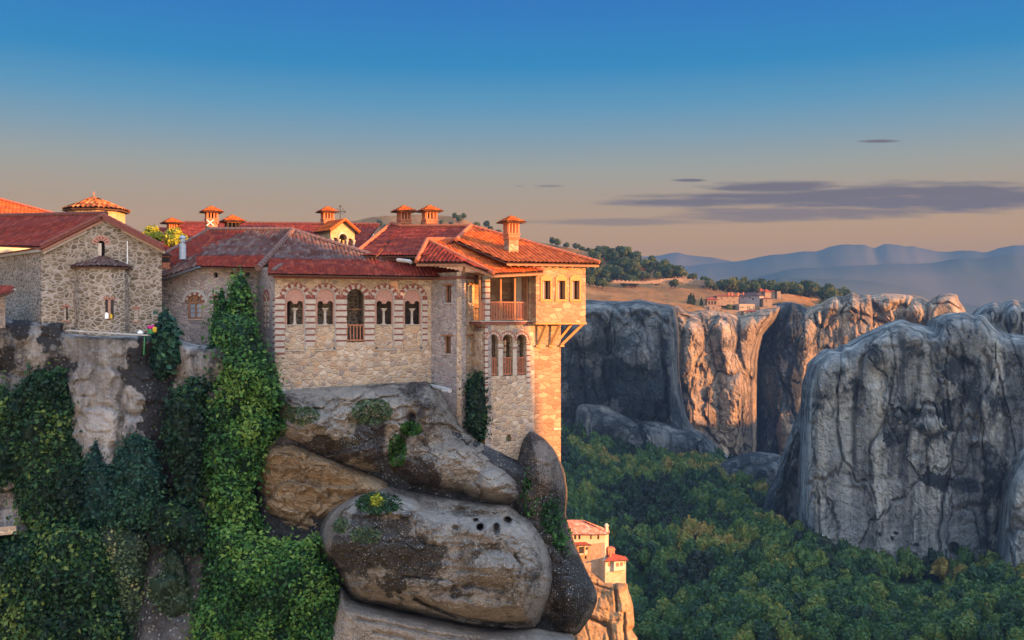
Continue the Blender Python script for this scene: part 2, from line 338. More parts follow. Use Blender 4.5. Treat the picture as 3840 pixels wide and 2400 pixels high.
# ------------------------------------------------------------------ materials
class G_:
    def __init__(s, name, rough=.85, spec=.2):
        s.m = bpy.data.materials.new(name); s.m.use_nodes = True; s.nt = s.m.node_tree; s.b = s.nt.nodes['Principled BSDF']
        s.b.inputs['Roughness'].default_value = rough; s.b.inputs['Specular IOR Level'].default_value = spec
        s.tc = s.nt.nodes.new('ShaderNodeTexCoord'); s.vec = s.tc.outputs['Object']
    def set(s, sock, v):
        if isinstance(v, (int, float)): sock.default_value = v
        elif isinstance(v, tuple): sock.default_value = v if len(v) == 4 or len(sock.default_value) == 3 else v+(1,)
        else: s.nt.links.new(v, sock)
    def sc(s, x, y, z, vec=None):
        n = s.nt.nodes.new('ShaderNodeMapping'); n.inputs['Scale'].default_value = (x, y, z); s.set(n.inputs[0], vec or s.vec); return n.outputs[0]
    def noise(s, scale, detail=4, rough=.55, vec=None, dist=0):
        n = s.nt.nodes.new('ShaderNodeTexNoise'); n.inputs['Scale'].default_value = scale; n.inputs['Detail'].default_value = detail
        n.inputs['Roughness'].default_value = rough; n.inputs['Distortion'].default_value = dist; s.set(n.inputs['Vector'], vec or s.vec); return n.outputs[0]
    def vor(s, scale, vec=None, feat='F1', out='Distance', rnd=1):
        n = s.nt.nodes.new('ShaderNodeTexVoronoi'); n.feature = feat; n.inputs['Scale'].default_value = scale; n.inputs['Randomness'].default_value = rnd
        s.set(n.inputs['Vector'], vec or s.vec); return n.outputs[out]
    def ramp(s, fac, st, interp='LINEAR'):
        n = s.nt.nodes.new('ShaderNodeValToRGB'); s.set(n.inputs[0], fac); e = n.color_ramp; e.interpolation = interp
        while len(e.elements) > len(st): e.elements.remove(e.elements[-1])
        while len(e.elements) < len(st): e.elements.new(1)
        for q, (p, c) in zip(e.elements, st): q.position = p; q.color = (tuple(c)+(1,))[:4] if not isinstance(c, (int, float)) else (c, c, c, 1)
        return n.outputs[0]
    def mix(s, f, a, b, bl='MIX'):
        n = s.nt.nodes.new('ShaderNodeMix'); n.data_type = 'RGBA'; n.blend_type = bl; s.set(n.inputs[0], f); s.set(n.inputs[6], a); s.set(n.inputs[7], b); return n.outputs[2]
    def ma(s, op, a, b=0.0, cl=False):
        n = s.nt.nodes.new('ShaderNodeMath'); n.operation = op; n.use_clamp = cl; s.set(n.inputs[0], a); s.set(n.inputs[1], b); return n.outputs[0]
    def attr(s, name='tint'):
        n = s.nt.nodes.new('ShaderNodeAttribute'); n.attribute_name = name; return n.outputs['Fac']
    def warp(s, amt, scale):
        n = s.nt.nodes.new('ShaderNodeTexNoise'); n.inputs['Scale'].default_value = scale; s.set(n.inputs['Vector'], s.vec)
        m = s.nt.nodes.new('ShaderNodeVectorMath'); m.operation = 'MULTIPLY_ADD'; s.nt.links.new(n.outputs['Color'], m.inputs[0]); m.inputs[1].default_value = (amt,)*3; s.set(m.inputs[2], s.vec); return m.outputs[0]
    def bump(s, h, dist=.05, st=.8):
        n = s.nt.nodes.new('ShaderNodeBump'); n.inputs['Distance'].default_value = dist; n.inputs['Strength'].default_value = st; s.set(n.inputs['Height'], h); s.nt.links.new(n.outputs[0], s.b.inputs['Normal'])
    def done(s, col): s.set(s.b.inputs['Base Color'], col); return s.m
def masonry(name, scale, stones, mortar, mw=.06, zs=1.5, bl=.03, contrast=1.0, dirt=(.05, .045, .04), dirtamt=.35):
    g = G_(name); v = g.warp(.10/scale*4, scale*.5); v2 = g.sc(1, 1, zs, v)
    cell = g.vor(scale, v2, 'F1', 'Color'); sepn = g.nt.nodes.new('ShaderNodeSeparateColor'); g.set(sepn.inputs[0], cell)
    n = len(stones); base = g.ramp(sepn.outputs[0], [((i+.5)/n, c) for i, c in enumerate(stones)])
    base = g.mix(g.ma('MULTIPLY', g.noise(scale*5, 4), .55), base, g.mix(1.0, base, (.45, .42, .40), 'MULTIPLY'))
    ed = g.vor(scale, v2, 'DISTANCE_TO_EDGE'); mk = g.ramp(ed, [(mw*.5, 1.0), (mw, 0.0)])
    c = g.mix(mk, base, g.mix(g.noise(2.0, 4), mortar, tuple(x*.72 for x in mortar)))
    big = g.ramp(g.noise(.35, 5, .65), [(.45, 0.0), (.72, 1.0)])
    c = g.mix(g.ma('MULTIPLY', big, dirtamt), c, dirt)
    h = g.ma('ADD', g.ramp(ed, [(0, 0.0), (mw*2.2, 1.0)]), g.ma('MULTIPLY', g.noise(scale*6, 4), .4)); g.bump(h, bl, .9)
    return g.done(c)
M = {}
M['stone'] = masonry('stone_rubble', 2.9, [(.36, .25, .17), (.46, .35, .25), (.28, .20, .15), (.42, .27, .16), (.52, .42, .32), (.24, .19, .17), (.44, .32, .21)], (.46, .36, .265), .07, 1.35, .05, dirtamt=.2)
M['stone_grey_shaded'] = masonry('stone_rubble_shaded', 3.2, [(.28, .25, .25), (.36, .31, .29), (.23, .20, .21), (.33, .25, .23), (.40, .36, .33), (.22, .19, .18)], (.38, .32, .29), .07, 1.7, .05, dirtamt=.45)  # greyed copy of the rubble, shade put into walls turned from the sun
M['stone_chapel'] = masonry('stone_chapel', 2.9, [(.13, .105, .07), (.19, .155, .105), (.10, .082, .058), (.22, .175, .12), (.15, .115, .08), (.25, .215, .16)], (.33, .28, .245), .13, 1.7, .05, dirtamt=.3)
M['stone_tower'] = masonry('stone_tower', 1.9, [(.27, .165, .10), (.32, .21, .13), (.21, .125, .08), (.28, .15, .085), (.35, .25, .16)], (.28, .19, .125), .05, 1.9, .04, dirtamt=.12)
M['stone_far'] = masonry('stone_far', 1.2, [(.27, .18, .115), (.33, .23, .15), (.22, .145, .10)], (.31, .22, .15), .08, 1.5, .04, dirtamt=.3)
def flat(name, c, var=.25, sc_=3.0, rough=.85, spec=.2, bl=.01, stretch=(1, 1, 1)):
    g = G_(name, rough, spec); n = g.noise(sc_, 5, .6, g.sc(*stretch)); k = g.mix(g.ramp(n, [(.3, 0.0), (.75, 1.0)]), c, tuple(x*(1-var*1.6) if x else 0 for x in c))
    g.bump(g.noise(sc_*4, 4, .6, g.sc(*stretch)), bl, .6); return g.done(k)
M['brick'] = flat('brick_red', (.20, .068, .052), .3, 9)
M['brickpink'] = flat('brick_pink', (.40, .22, .17), .3, 14, bl=.03)
M['white'] = flat('pale_limestone', (.37, .32, .27), .22, 4)
M['grey'] = flat('grey_stone_trim', (.33, .32, .31), .2, 5)
M['wood'] = flat('brown_timber', (.26, .12, .06), .3, 6, .6, stretch=(1, 1, .2))
M['woodred'] = flat('red_timber', (.36, .13, .07), .2, 6, .6)
M['ochre'] = flat('ochre_timber', (.36, .17, .06), .15, 4, .6)
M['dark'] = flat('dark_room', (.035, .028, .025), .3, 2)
M['darkmetal'] = flat('dark_metal', (.03, .03, .033), .3, 5, .45, .5)
M['metal'] = flat('zinc_metal', (.28, .34, .40), .3, 5, .4, .6)
M['cream'] = flat('cream_plaster', (.42, .33, .25), .12, 1.5)
M['plaster_white'] = flat('white_plaster', (.42, .36, .30), .1, 1.5)
M['whitepaint'] = flat('white_paint', (.7, .7, .7), .1, 3)
M['green'] = flat('green_plastic', (.015, .16, .06), .1, 3, .4, .5)
M['pink'] = flat('pink_petals', (.55, .03, .22), .2, 9)
M['yellow'] = flat('yellow_petals', (.45, .3, .03), .2, 9)
M['iron'] = flat('rusty_iron', (.16, .06, .04), .3, 8, .7)
M['concrete'] = flat('concrete_ledge', (.36, .35, .33), .3, 3)
def glassm():
    g = G_('window_glass', .12, .6); return g.done(g.mix(g.noise(2, 2), (.16, .20, .27), (.24, .28, .34)))
M['glass'] = glassm()
def tiles(name, cols, worn=None, wornamt=.0):
    g = G_(name, .92, .12); u = g.nt.nodes.new('ShaderNodeUVMap'); u.uv_map = 'tile'
    fl = g.nt.nodes.new('ShaderNodeVectorMath'); fl.operation = 'FLOOR'; g.nt.links.new(u.outputs[0], fl.inputs[0])
    wn = g.nt.nodes.new('ShaderNodeTexWhiteNoise'); wn.noise_dimensions = '2D'; g.nt.links.new(fl.outputs[0], wn.inputs['Vector'])
    n = len(cols); c = g.ramp(wn.outputs['Value'], [((i+.5)/n, k) for i, k in enumerate(cols)])
    c = g.mix(g.ramp(g.noise(1.1, 5, .65), [(.42, 0.0), (.75, .45)]), c, tuple(x*.45 for x in cols[0]))
    if worn:
        f = g.ma('MULTIPLY', g.ramp(g.ma('ADD', g.ma('MULTIPLY', wn.outputs['Value'], .35), g.noise(.9, 5, .7)), [(.45, 0.0), (.85, 1.0)]), wornamt)
        c = g.mix(f, c, worn)
    g.bump(g.noise(14, 3), .01, .5); return g.done(c)
M['tile'] = tiles('roof_tile_shaded', [(.115, .019, .013), (.15, .024, .015), (.085, .017, .013), (.18, .036, .022)])  # darker copy for roofs out of the sun, shade put into the tiles
M['tile_lit'] = tiles('roof_tile_sunlit', [(.27, .052, .010), (.33, .066, .012), (.21, .04, .010), (.37, .085, .02)])  # brighter orange copy for roofs in the sun, light put into the tiles
M['tile_old'] = tiles('roof_tile_old', [(.06, .024, .02), (.085, .032, .026), (.045, .022, .02), (.13, .075, .062)], (.085, .065, .062), .6)
M['ridge'] = flat('ridge_tile', (.17, .055, .04), .3, 6)
M['ridge_old'] = flat('ridge_tile_old', (.15, .09, .078), .35, 6)
M['underside'] = flat('eaves_board', (.10, .05, .035), .3, 4)
def rockm(name, cols, dark, dk=(.44, .6), ps=7.0, peb=.6, streak=0.0, S=1.0, warm=None, moss=None, bumpd=.12, strata=0.0, spot=None, ruf=.62, crack=0.0):
    """conglomerate: large colour patches, dark lichen, pale pebbles; S stretches everything for far cliffs"""
    g = G_(name, .92, .15); v = g.vec
    n = len(cols); c = g.ramp(g.noise(.30*S, 6, ruf, dist=.4), [(.28+.44*i/(n-1), k) for i, k in enumerate(cols)])
    if warm: c = g.mix(g.ramp(g.noise(.17*S, 4, .6, g.sc(1, 1, .7)), [(.5, 0.0), (.65, .8)]), c, warm)
    if streak:
        st = g.noise(1.0*S, 5, .6, g.sc(1, 1, .07)); c = g.mix(g.ma('MULTIPLY', g.ramp(st, [(.46, 0.0), (.66, 1.0)]), streak), c, dark)
        st2 = g.noise(.6*S, 5, .6, g.sc(1.3, 1.3, .05)); c = g.mix(g.ma('MULTIPLY', g.ramp(st2, [(.52, 0.0), (.68, .8)]), streak), c, tuple(min(1, x*1.45) for x in cols[-1]))
    if strata:
        sr = g.noise(.6*S, 5, .65, g.sc(.12, .12, 2.2)); c = g.mix(g.ma('MULTIPLY', g.ramp(sr, [(.44, 0.0), (.64, 1.0)]), strata), c, tuple(x*.5 for x in cols[0]))
    dn = g.ma('ADD', g.ma('MULTIPLY', g.noise(.35*S, 6, .7, g.sc(1, 1, .8), .3), .72), g.ma('MULTIPLY', g.noise(2.6*S, 5, .7), .28))
    dn = g.ma('ADD', dn, g.ma('MULTIPLY', g.attr('stain'), .16))
    dm = g.ramp(dn, [(dk[0], 0.0), (dk[1], 1.0)]); c = g.mix(dm, c, dark)
    if moss: c = g.mix(g.ramp(g.noise(.6*S, 5, .65), [(.60, 0.0), (.68, .85)]), c, moss)
    if peb:
        pc = g.vor(ps, None, 'F1'); pr = g.nt.nodes.new('ShaderNodeSeparateColor'); g.set(pr.inputs[0], g.vor(ps, None, 'F1', 'Color'))
        pm = g.ma('MULTIPLY', g.ramp(pc, [(.22, 1.0), (.40, 0.0)]), g.ramp(pr.outputs[0], [(.62, 0.0), (.72, peb)])); c = g.mix(pm, c, (.50, .47, .44))
        pm2 = g.ma('MULTIPLY', g.ramp(pc, [(.22, 1.0), (.40, 0.0)]), g.ramp(pr.outputs[1], [(.66, 0.0), (.76, peb)])); c = g.mix(pm2, c, (.05, .045, .04))
    h = g.ma('ADD', g.ma('MULTIPLY', g.noise(1.2*S, 8, .68), 1.0), g.ma('MULTIPLY', g.vor(ps, None, 'F1'), -.35 if peb else 0.0))
    if crack:
        cv = g.vor(.26*S, g.sc(1, 1, .30, g.warp(1.6/S, .5*S)), 'DISTANCE_TO_EDGE'); ck = g.ramp(cv, [(.0, 1.0), (.02, 0.0)])
        c = g.mix(g.ma('MULTIPLY', ck, crack), c, tuple(x*.6 for x in dark)); h = g.ma('SUBTRACT', h, g.ma('MULTIPLY', ck, .5))
    g.bump(h, bumpd/S**.5 if S >= 1 else bumpd/S, .9)
    return g.done(c)
M['rock'] = rockm('conglomerate_rock', [(.115, .102, .09), (.185, .163, .14), (.26, .228, .192), (.165, .15, .135)], (.045, .038, .034), (.50, .62), 9, .45, moss=(.055, .045, .018), bumpd=.45)
M['rock_dark'] = rockm('lichen_rock', [(.09, .075, .062), (.15, .122, .10), (.19, .155, .125)], (.035, .032, .030), (.42, .56), 8, .6, moss=(.06, .048, .02), bumpd=.5)
M['rock_tan'] = rockm('tan_rock', [(.15, .108, .066), (.22, .158, .096), (.28, .205, .13)], (.09, .065, .04), (.55, .72), 7.0, .35, strata=.45, bumpd=.4, streak=.25)
M['rock_smooth'] = rockm('worn_rock', [(.16, .14, .12), (.225, .195, .167), (.29, .25, .21)], (.055, .048, .042), (.57, .68), 8.0, .35, bumpd=.35, streak=.35, strata=.3)
M['cliff'] = rockm('cliff_rock', [(.11, .105, .105), (.18, .17, .165), (.25, .235, .225)], (.022, .022, .024), (.50, .62), 5.0, .15, streak=.8, bumpd=.25)
M['far_cliff'] = rockm('far_cliff', [(.24, .19, .14), (.42, .32, .22), (.54, .42, .29)], (.045, .05, .05), (.50, .62), 1.2, 0, streak=.8, S=.085, bumpd=1.6, crack=.42, strata=.2)  # warmer copy of the cliff rock, sunlight put into its colour
M['far_cliff_shaded'] = rockm('far_cliff_shaded', [(.10, .112, .12), (.19, .20, .195), (.31, .30, .265)], (.025, .034, .038), (.44, .56), 1.2, 0, streak=.8, S=.10, bumpd=1.6, crack=.42, strata=.18)  # shaded copy: bluish skylight mixed into the grey-tan rock
M['mid_cliff'] = rockm('mid_cliff', [(.15, .165, .17), (.26, .27, .26), (.42, .41, .36)], (.028, .036, .042), (.50, .60), 1.6, 0, streak=.85, S=.12, bumpd=1.4, strata=.18, crack=.38)  # slightly cooled base, skylight on the shaded rock put into its colour
M['lit_pillar'] = rockm('pillar_rock', [(.24, .15, .08), (.34, .23, .13), (.42, .30, .18)], (.09, .07, .05), (.56, .70), 2.0, 0, streak=.35, S=.30, bumpd=.7, strata=.6)
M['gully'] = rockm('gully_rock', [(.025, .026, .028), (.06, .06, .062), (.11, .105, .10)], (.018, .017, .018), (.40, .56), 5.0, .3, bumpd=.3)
def leafm(name, stops, obj_rand=False, rough=.6, trans=.25):
    g = G_(name, rough, .25); t = g.attr()
    if obj_rand:
        oi = g.nt.nodes.new('ShaderNodeObjectInfo'); t2 = oi.outputs['Random']; t = g.ma('ADD', g.ma('MULTIPLY', t, .45), g.ma('MULTIPLY', t2, .62))
    c = g.ramp(t, stops); m = g.done(c)
    g.b.inputs['Transmission Weight'].default_value = 0
    tr = g.nt.nodes.new('ShaderNodeBsdfTranslucent'); g.nt.links.new(c, tr.inputs[0]); mx = g.nt.nodes.new('ShaderNodeMixShader'); mx.inputs[0].default_value = trans
    out = g.nt.nodes['Material Output']; g.nt.links.new(g.b.outputs[0], mx.inputs[1]); g.nt.links.new(tr.outputs[0], mx.inputs[2]); g.nt.links.new(mx.outputs[0], out.inputs[0])
    return m
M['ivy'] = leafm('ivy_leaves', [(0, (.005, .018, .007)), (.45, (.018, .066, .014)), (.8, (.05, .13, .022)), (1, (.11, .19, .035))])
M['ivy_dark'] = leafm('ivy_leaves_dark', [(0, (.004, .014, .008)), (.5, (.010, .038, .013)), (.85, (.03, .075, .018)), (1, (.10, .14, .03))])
M['shrub'] = leafm('shrub_leaves', [(0, (.005, .022, .018)), (.5, (.013, .048, .03)), (.9, (.03, .09, .045)), (1, (.06, .13, .05))])
M['scrub'] = leafm('scrub_leaves', [(0, (.02, .035, .02)), (.5, (.05, .08, .04)), (.9, (.10, .14, .06)), (1, (.20, .18, .08))])
M['yellowtree'] = leafm('yellow_leaves', [(0, (.10, .13, .01)), (.5, (.26, .27, .02)), (1, (.45, .40, .04))])
FST = [(0, (.005, .013, .006)), (.25, (.014, .042, .012)), (.5, (.034, .082, .015)), (.72, (.08, .115, .017)), (.9, (.14, .135, .02)), (1, (.20, .14, .028))]
M['forest'] = leafm('forest_leaves', FST, True)
M['hilltree'] = leafm('hill_leaves', [(0, (.010, .022, .006)), (.5, (.038, .058, .010)), (1, (.10, .105, .02))], True)
M['core'] = flat('leaf_shadow_core', (.010, .028, .012), .3, 2)
M['trunk'] = flat('bark', (.07, .05, .035), .3, 6)
def groundm():
    g = G_('dry_grass', .95, .1); c = g.ramp(g.noise(.03, 7, .65), [(.3, (.13, .06, .02)), (.5, (.22, .11, .036)), (.7, (.29, .155, .06))])
    c = g.mix(g.ramp(g.noise(.09, 6, .7), [(.56, 0.0), (.68, .8)]), c, (.045, .042, .016)); g.bump(g.noise(.12, 8, .75), 3.5, .9); return g.done(c)
M['grass'] = groundm()
def forestfloor():
    g = G_('forest_floor', .95, .1); c = g.ramp(g.noise(.05, 6, .6), [(.35, (.010, .03, .014)), (.7, (.03, .06, .02))]); return g.done(c)
M['floor'] = forestfloor()
M['screestone'] = rockm('scree', [(.10, .10, .11), (.17, .165, .17), (.22, .21, .21)], (.04, .04, .045), (.50, .62), 1.0, 0, S=.2, bumpd=1.5)
def mountm():
    g = G_('mountain', .95, .05); return g.done(g.ramp(g.noise(.002, 6, .6), [(.35, (.05, .07, .06)), (.7, (.12, .11, .09))]))
M['mountain'] = mountm()

M['stone_far2'] = masonry('stone_far_pale', 1.0, [(.38, .29, .19), (.44, .35, .24), (.33, .25, .16)], (.42, .33, .23), .06, 1.5, .04, dirtamt=.25)
M['tile_far'] = tiles('roof_tile_ribbed', [(.42, .12, .06), (.50, .20, .10), (.36, .11, .07), (.56, .28, .17)])
M['tile_far2'] = tiles('roof_tile_bright', [(.26, .05, .026), (.31, .065, .033)])
M['tile_dome'] = tiles('roof_tile_dome', [(.26, .075, .02), (.34, .11, .03), (.09, .03, .015), (.38, .15, .05)])
M['ridge_lit'] = flat('ridge_tile_sunlit', (.36, .10, .045), .25, 6)  # brighter copy of the ridge tile, warm sunlight put into its colour
M['cream_lit'] = flat('belfry_stone_sunlit', (.38, .27, .16), .25, 4, bl=.03)  # warm sunlight put into the cream stone of belfry and dome drum

M['rock_face'] = rockm('face_rock', [(.125, .11, .097), (.20, .176, .152), (.275, .24, .205)], (.045, .04, .035), (.50, .60), 8.5, .5, moss=(.06, .048, .02), bumpd=.42, streak=.3)

M['stone_dim'] = masonry('stone_inside_dim', 2.6, [(.10, .08, .065), (.14, .11, .09), (.08, .065, .055)], (.13, .105, .09), .07, 1.4, .04, dirtamt=.3)  # dimmer copy of the stone, indoor darkness put into its colour
# ------------------------------------------------------------------ the wide setting: ground, hills, cliffs, mountains
from mathutils.bvhtree import BVHTree
def resamp(row, n):
    row = np.array(row, float); t = np.linspace(0, 1, len(row)); q = np.linspace(0, 1, n); return np.c_[[np.interp(q, t, row[:, k]) for k in range(row.shape[1])]].T
def loft(name, rows, nx, ny, mat, amp=0, freq=.02, oct=5, kind='structure', smooth=1, amp2=0):
    W = []
    for r_ in rows:
        a = np.array(r_, float); xs = (a[:, 0]-CX)/F*a[:, 2]; W.append(resamp(np.c_[xs, a[:, 2], (CY-a[:, 1])/F*a[:, 2]], nx))
    W = np.array(W); t = np.linspace(0, 1, len(rows)); q = np.linspace(0, 1, ny)
    V = np.zeros((ny, nx, 3))
    for i in range(nx):
        for k in range(3): V[:, i, k] = np.interp(q, t, W[:, i, k])
    if smooth:
        for _ in range(smooth*6):
            V[1:-1, 1:-1] = (V[1:-1, 1:-1]*2+V[:-2, 1:-1]+V[2:, 1:-1]+V[1:-1, :-2]+V[1:-1, 2:])/6
    V = V.reshape(-1, 3)
    if amp: V[:, 2] += fbm(np.c_[V[:, :2]*freq, np.zeros(len(V))], oct)*amp
    idx = np.arange(nx*ny).reshape(ny, nx); Q = np.c_[idx[:-1, :-1].ravel(), idx[:-1, 1:].ravel(), idx[1:, 1:].ravel(), idx[1:, :-1].ravel()]
    o = mesh_np(name, V, Q, mat); tag(o, kind=kind); return o, V, Q
def slab(name, V4, mat, **k):
    o = MB().add(V4, [(0, 1, 2, 3)]).build(name, mat); tag(o, **k); return o
GZ = -190.0
slab('ground', [(-3300, -160, GZ), (3300, -160, GZ), (3300, 6450, GZ), (-3300, 6450, GZ)], M['floor'], kind='structure')
cols = [-3500, 600, 1700, 2120, 2300, 2500, 2700, 2900, 3050, 3250, 3480, 3760, 4300]
def rw(ys, ds): return [(c, y, d) for c, y, d in zip(cols, [ys[0]]*2+list(ys), [ds[0]]*2+list(ds))]
valley, VV, VQ = loft('forest_slope', [
    rw([1500, 1560, 1610, 1680, 1740, 1850, 1960, 2040, 2060, 2100, 2100], [700, 700, 690, 680, 640, 570, 520, 490, 480, 470, 460]),
    rw([1560, 1630, 1710, 1765, 1820, 1935, 2050, 2150, 2165, 2200, 2220], [630, 630, 610, 590, 560, 510, 470, 430, 420, 405, 400]),
    rw([1800, 1810, 1870, 1910, 1960, 2030, 2110, 2190, 2290, 2235, 2200], [520, 520, 500, 480, 460, 430, 400, 380, 370, 360, 350]),
    rw([2100, 2110, 2110, 2115, 2140, 2170, 2210, 2290, 2370, 2300, 2230], [400, 400, 400, 395, 380, 360, 340, 325, 320, 320, 310]),
    rw([2750, 2720, 2700, 2580, 2460, 2430, 2440, 2460, 2480, 2370, 2290], [300, 300, 300, 295, 290, 285, 285, 285, 285, 280, 280]),
    rw([3300]*11, [200]*11), rw([9000]*11, [60]*11)], 190, 170, M['floor'], amp=3, freq=.02)
hill, HV, HQ = loft('hillside', [
    [(600, 1400, 1500), (1300, 1300, 1500), (1800, 1300, 1450), (2300, 1300, 1400), (2900, 1300, 1350), (3300, 1300, 1300)],
    [(1000, 900, 1180), (1300, 822, 1120), (1420, 806, 1080), (1560, 797, 1060), (1680, 803, 1040), (1760, 832, 1030), (1900, 868, 1020), (2060, 912, 1000), (2200, 945, 990), (2330, 970, 980), (2450, 1003, 970), (2550, 1030, 960), (2640, 1060, 950), (2720, 1085, 940), (2900, 1092, 935), (3060, 1108, 930), (3240, 1140, 925)],
    [(1000, 980, 1000), (1300, 930, 980), (1500, 900, 960), (1700, 930, 950), (1900, 960, 940), (2060, 1000, 930), (2200, 1046, 920), (2330, 1052, 910), (2450, 1060, 900), (2550, 1066, 890), (2640, 1080, 880), (2720, 1104, 880), (2900, 1108, 870), (3060, 1122, 890), (3240, 1150, 905)],
    [(1000, 1080, 800), (1500, 1060, 800), (1900, 1090, 790), (2100, 1110, 780), (2250, 1122, 780), (2400, 1130, 780), (2540, 1140, 790), (2700, 1146, 800), (2900, 1146, 830), (3100, 1150, 890), (3240, 1175, 900)],
    [(1000, 1250, 740), (1500, 1200, 740), (1900, 1165, 730), (2250, 1160, 730), (2540, 1175, 740), (2700, 1210, 760), (2900, 1210, 800), (3240, 1260, 885)]], 220, 70, M['grass'], amp=5, freq=.02, smooth=0)
# ridges of mountains far off
def mountain(name, crest, D, base=-150, dd=500, amp=14):
    c = catmull(crest+[(crest[-1][0], 2000), (crest[0][0], 2000)], 12); c = np.array([p for p in c if p[1] < 1190]); c = c[np.argsort(c[:, 0])]
    n = len(c); x = (c[:, 0]-CX)/F*D; z = (CY-c[:, 1])/F*D; z = z+fbm(np.c_[x*.007, np.zeros(n), np.full(n, D)], 5)*amp
    V = []; ts = np.linspace(-1, 1, 17)
    for t in ts:
        k = 1-abs(t)**.8; yy = D+t*dd; rg = fbm(np.c_[x*.0035, np.full(n, yy*.0035), np.zeros(n)], 5, ridged=True)*abs(t)*(1-abs(t))*60
        V.append(np.c_[x+t*20, np.full(n, yy), base+(z-base)*k+rg])
    V = np.array(V).reshape(-1, 3); m = len(ts); idx = np.arange(n*m).reshape(m, n); Q = np.c_[idx[:-1, :-1].ravel(), idx[:-1, 1:].ravel(), idx[1:, 1:].ravel(), idx[1:, :-1].ravel()]
    o = mesh_np(name, V, Q, M['mountain']); tag(o, kind='structure')
mountain('mountain_range', [(2380, 1040), (2500, 1005), (2600, 996), (2700, 986), (2800, 975), (2900, 955), (3000, 944), (3060, 941), (3120, 925), (3170, 917), (3240, 918), (3275, 930), (3315, 916), (3370, 918), (3400, 925), (3420, 922), (3470, 934), (3520, 943), (3600, 940), (3640, 941), (3690, 946), (3740, 935), (3800, 920), (3840, 917), (3950, 905), (4200, 930)], 5400, dd=700, base=-180)
mountain('far_mountain_range', [(2350, 1000), (2420, 962), (2470, 957), (2540, 948), (2600, 958), (2680, 965), (2760, 985), (2900, 1000), (3000, 1010)], 6100, dd=300, base=-180)
mountain('foothills', [(2500, 1150), (2700, 1085), (2860, 1035), (2960, 1010), (3160, 1000), (3330, 990), (3500, 985), (3600, 970), (3680, 966), (3790, 955), (3860, 962), (4100, 950)], 4100, dd=500, base=-180, amp=8)
mountain('low_foothills', [(2300, 1180), (2600, 1130), (2870, 1064), (2925, 1043), (3100, 1046), (3250, 1054), (3420, 1085), (3560, 1130), (3700, 1150), (4100, 1160)], 2900, dd=380, base=-180, amp=6)
# far cliffs
FB_ = [(10, 36, 90, 6, .05), (4, 12, 30, 2.2, .06), (1.2, 5, 8, .8, .08)]
MB_ = [(2.6, 24, 70, 2.5, .035), (1.1, 8, 22, .8, .05), (.5, 3, 5, .3, .08)]
CG = 'sandstone cliffs across the valley'
FN = [(5.0, .014, .005, 3, False), (2.0, .05, .02, 5, False), (1.0, .16, .07, 5, False), (.7, .5, .35, 3, True)]
rock('cliff', M['far_cliff_shaded'], 'broad dark cliff wall right of the stone tower, in shade under the grassy hill', [(1350, 1120), (1700, 1108), (1950, 1126), (2202, 1124), (2323, 1130), (2407, 1124), (2470, 1136), (2529, 1150), (2545, 1240), (2548, 1400), (2570, 1550), (2620, 1650), (2560, 1850), (1950, 1850), (1350, 1780)],
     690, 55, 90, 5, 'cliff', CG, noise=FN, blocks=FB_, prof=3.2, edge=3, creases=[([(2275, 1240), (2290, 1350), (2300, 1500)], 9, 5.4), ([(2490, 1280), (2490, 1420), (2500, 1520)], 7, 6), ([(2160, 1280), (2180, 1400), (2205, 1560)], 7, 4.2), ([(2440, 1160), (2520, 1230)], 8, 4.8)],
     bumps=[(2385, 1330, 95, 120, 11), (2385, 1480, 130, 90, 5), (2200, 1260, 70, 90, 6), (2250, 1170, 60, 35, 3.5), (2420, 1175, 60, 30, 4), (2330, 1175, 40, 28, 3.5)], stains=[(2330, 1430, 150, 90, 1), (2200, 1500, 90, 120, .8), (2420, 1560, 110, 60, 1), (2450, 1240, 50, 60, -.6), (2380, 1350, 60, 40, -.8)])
rock('cliff', M['far_cliff'], 'pale cliff below the distant monastery with a sunlit wedge running down its face', [(2520, 1152), (2590, 1168), (2650, 1162), (2720, 1172), (2780, 1183), (2850, 1160), (2925, 1150), (2910, 1200), (2863, 1259), (2842, 1347), (2838, 1500), (2835, 1700), (2790, 1850), (2600, 1850), (2530, 1650), (2520, 1400)],
     782, 40, 100, 5, 'cliff', CG, noise=FN, blocks=FB_, prof=3.2, edge=3, creases=[([(2770, 1170), (2772, 1260), (2760, 1320)], 6, 8.4), ([(2560, 1250), (2545, 1500), (2560, 1700)], 9, 7.2), ([(2640, 1500), (2700, 1540)], 6, 3)],
     bumps=[(2720, 1280, 60, 130, 10), (2760, 1480, 65, 220, 12), (2610, 1250, 45, 60, 6), (2620, 1560, 70, 120, 5), (2810, 1230, 30, 60, 5)], tilt=(-9, 0))
rock('cliff', M['far_cliff_shaded'], 'shaded buttress in the cleft right of the distant monastery', [(2880, 1152), (2960, 1132), (3000, 1142), (3060, 1180), (3130, 1250), (3100, 1500), (3050, 1850), (2840, 1850), (2838, 1500), (2845, 1350), (2870, 1250)],
     822, 36, 110, 5, 'cliff', CG, noise=FN, blocks=FB_, prof=3.2, edge=3, bumps=[(2980, 1250, 50, 60, 8), (2950, 1480, 90, 250, 8)], tilt=(5, 0))
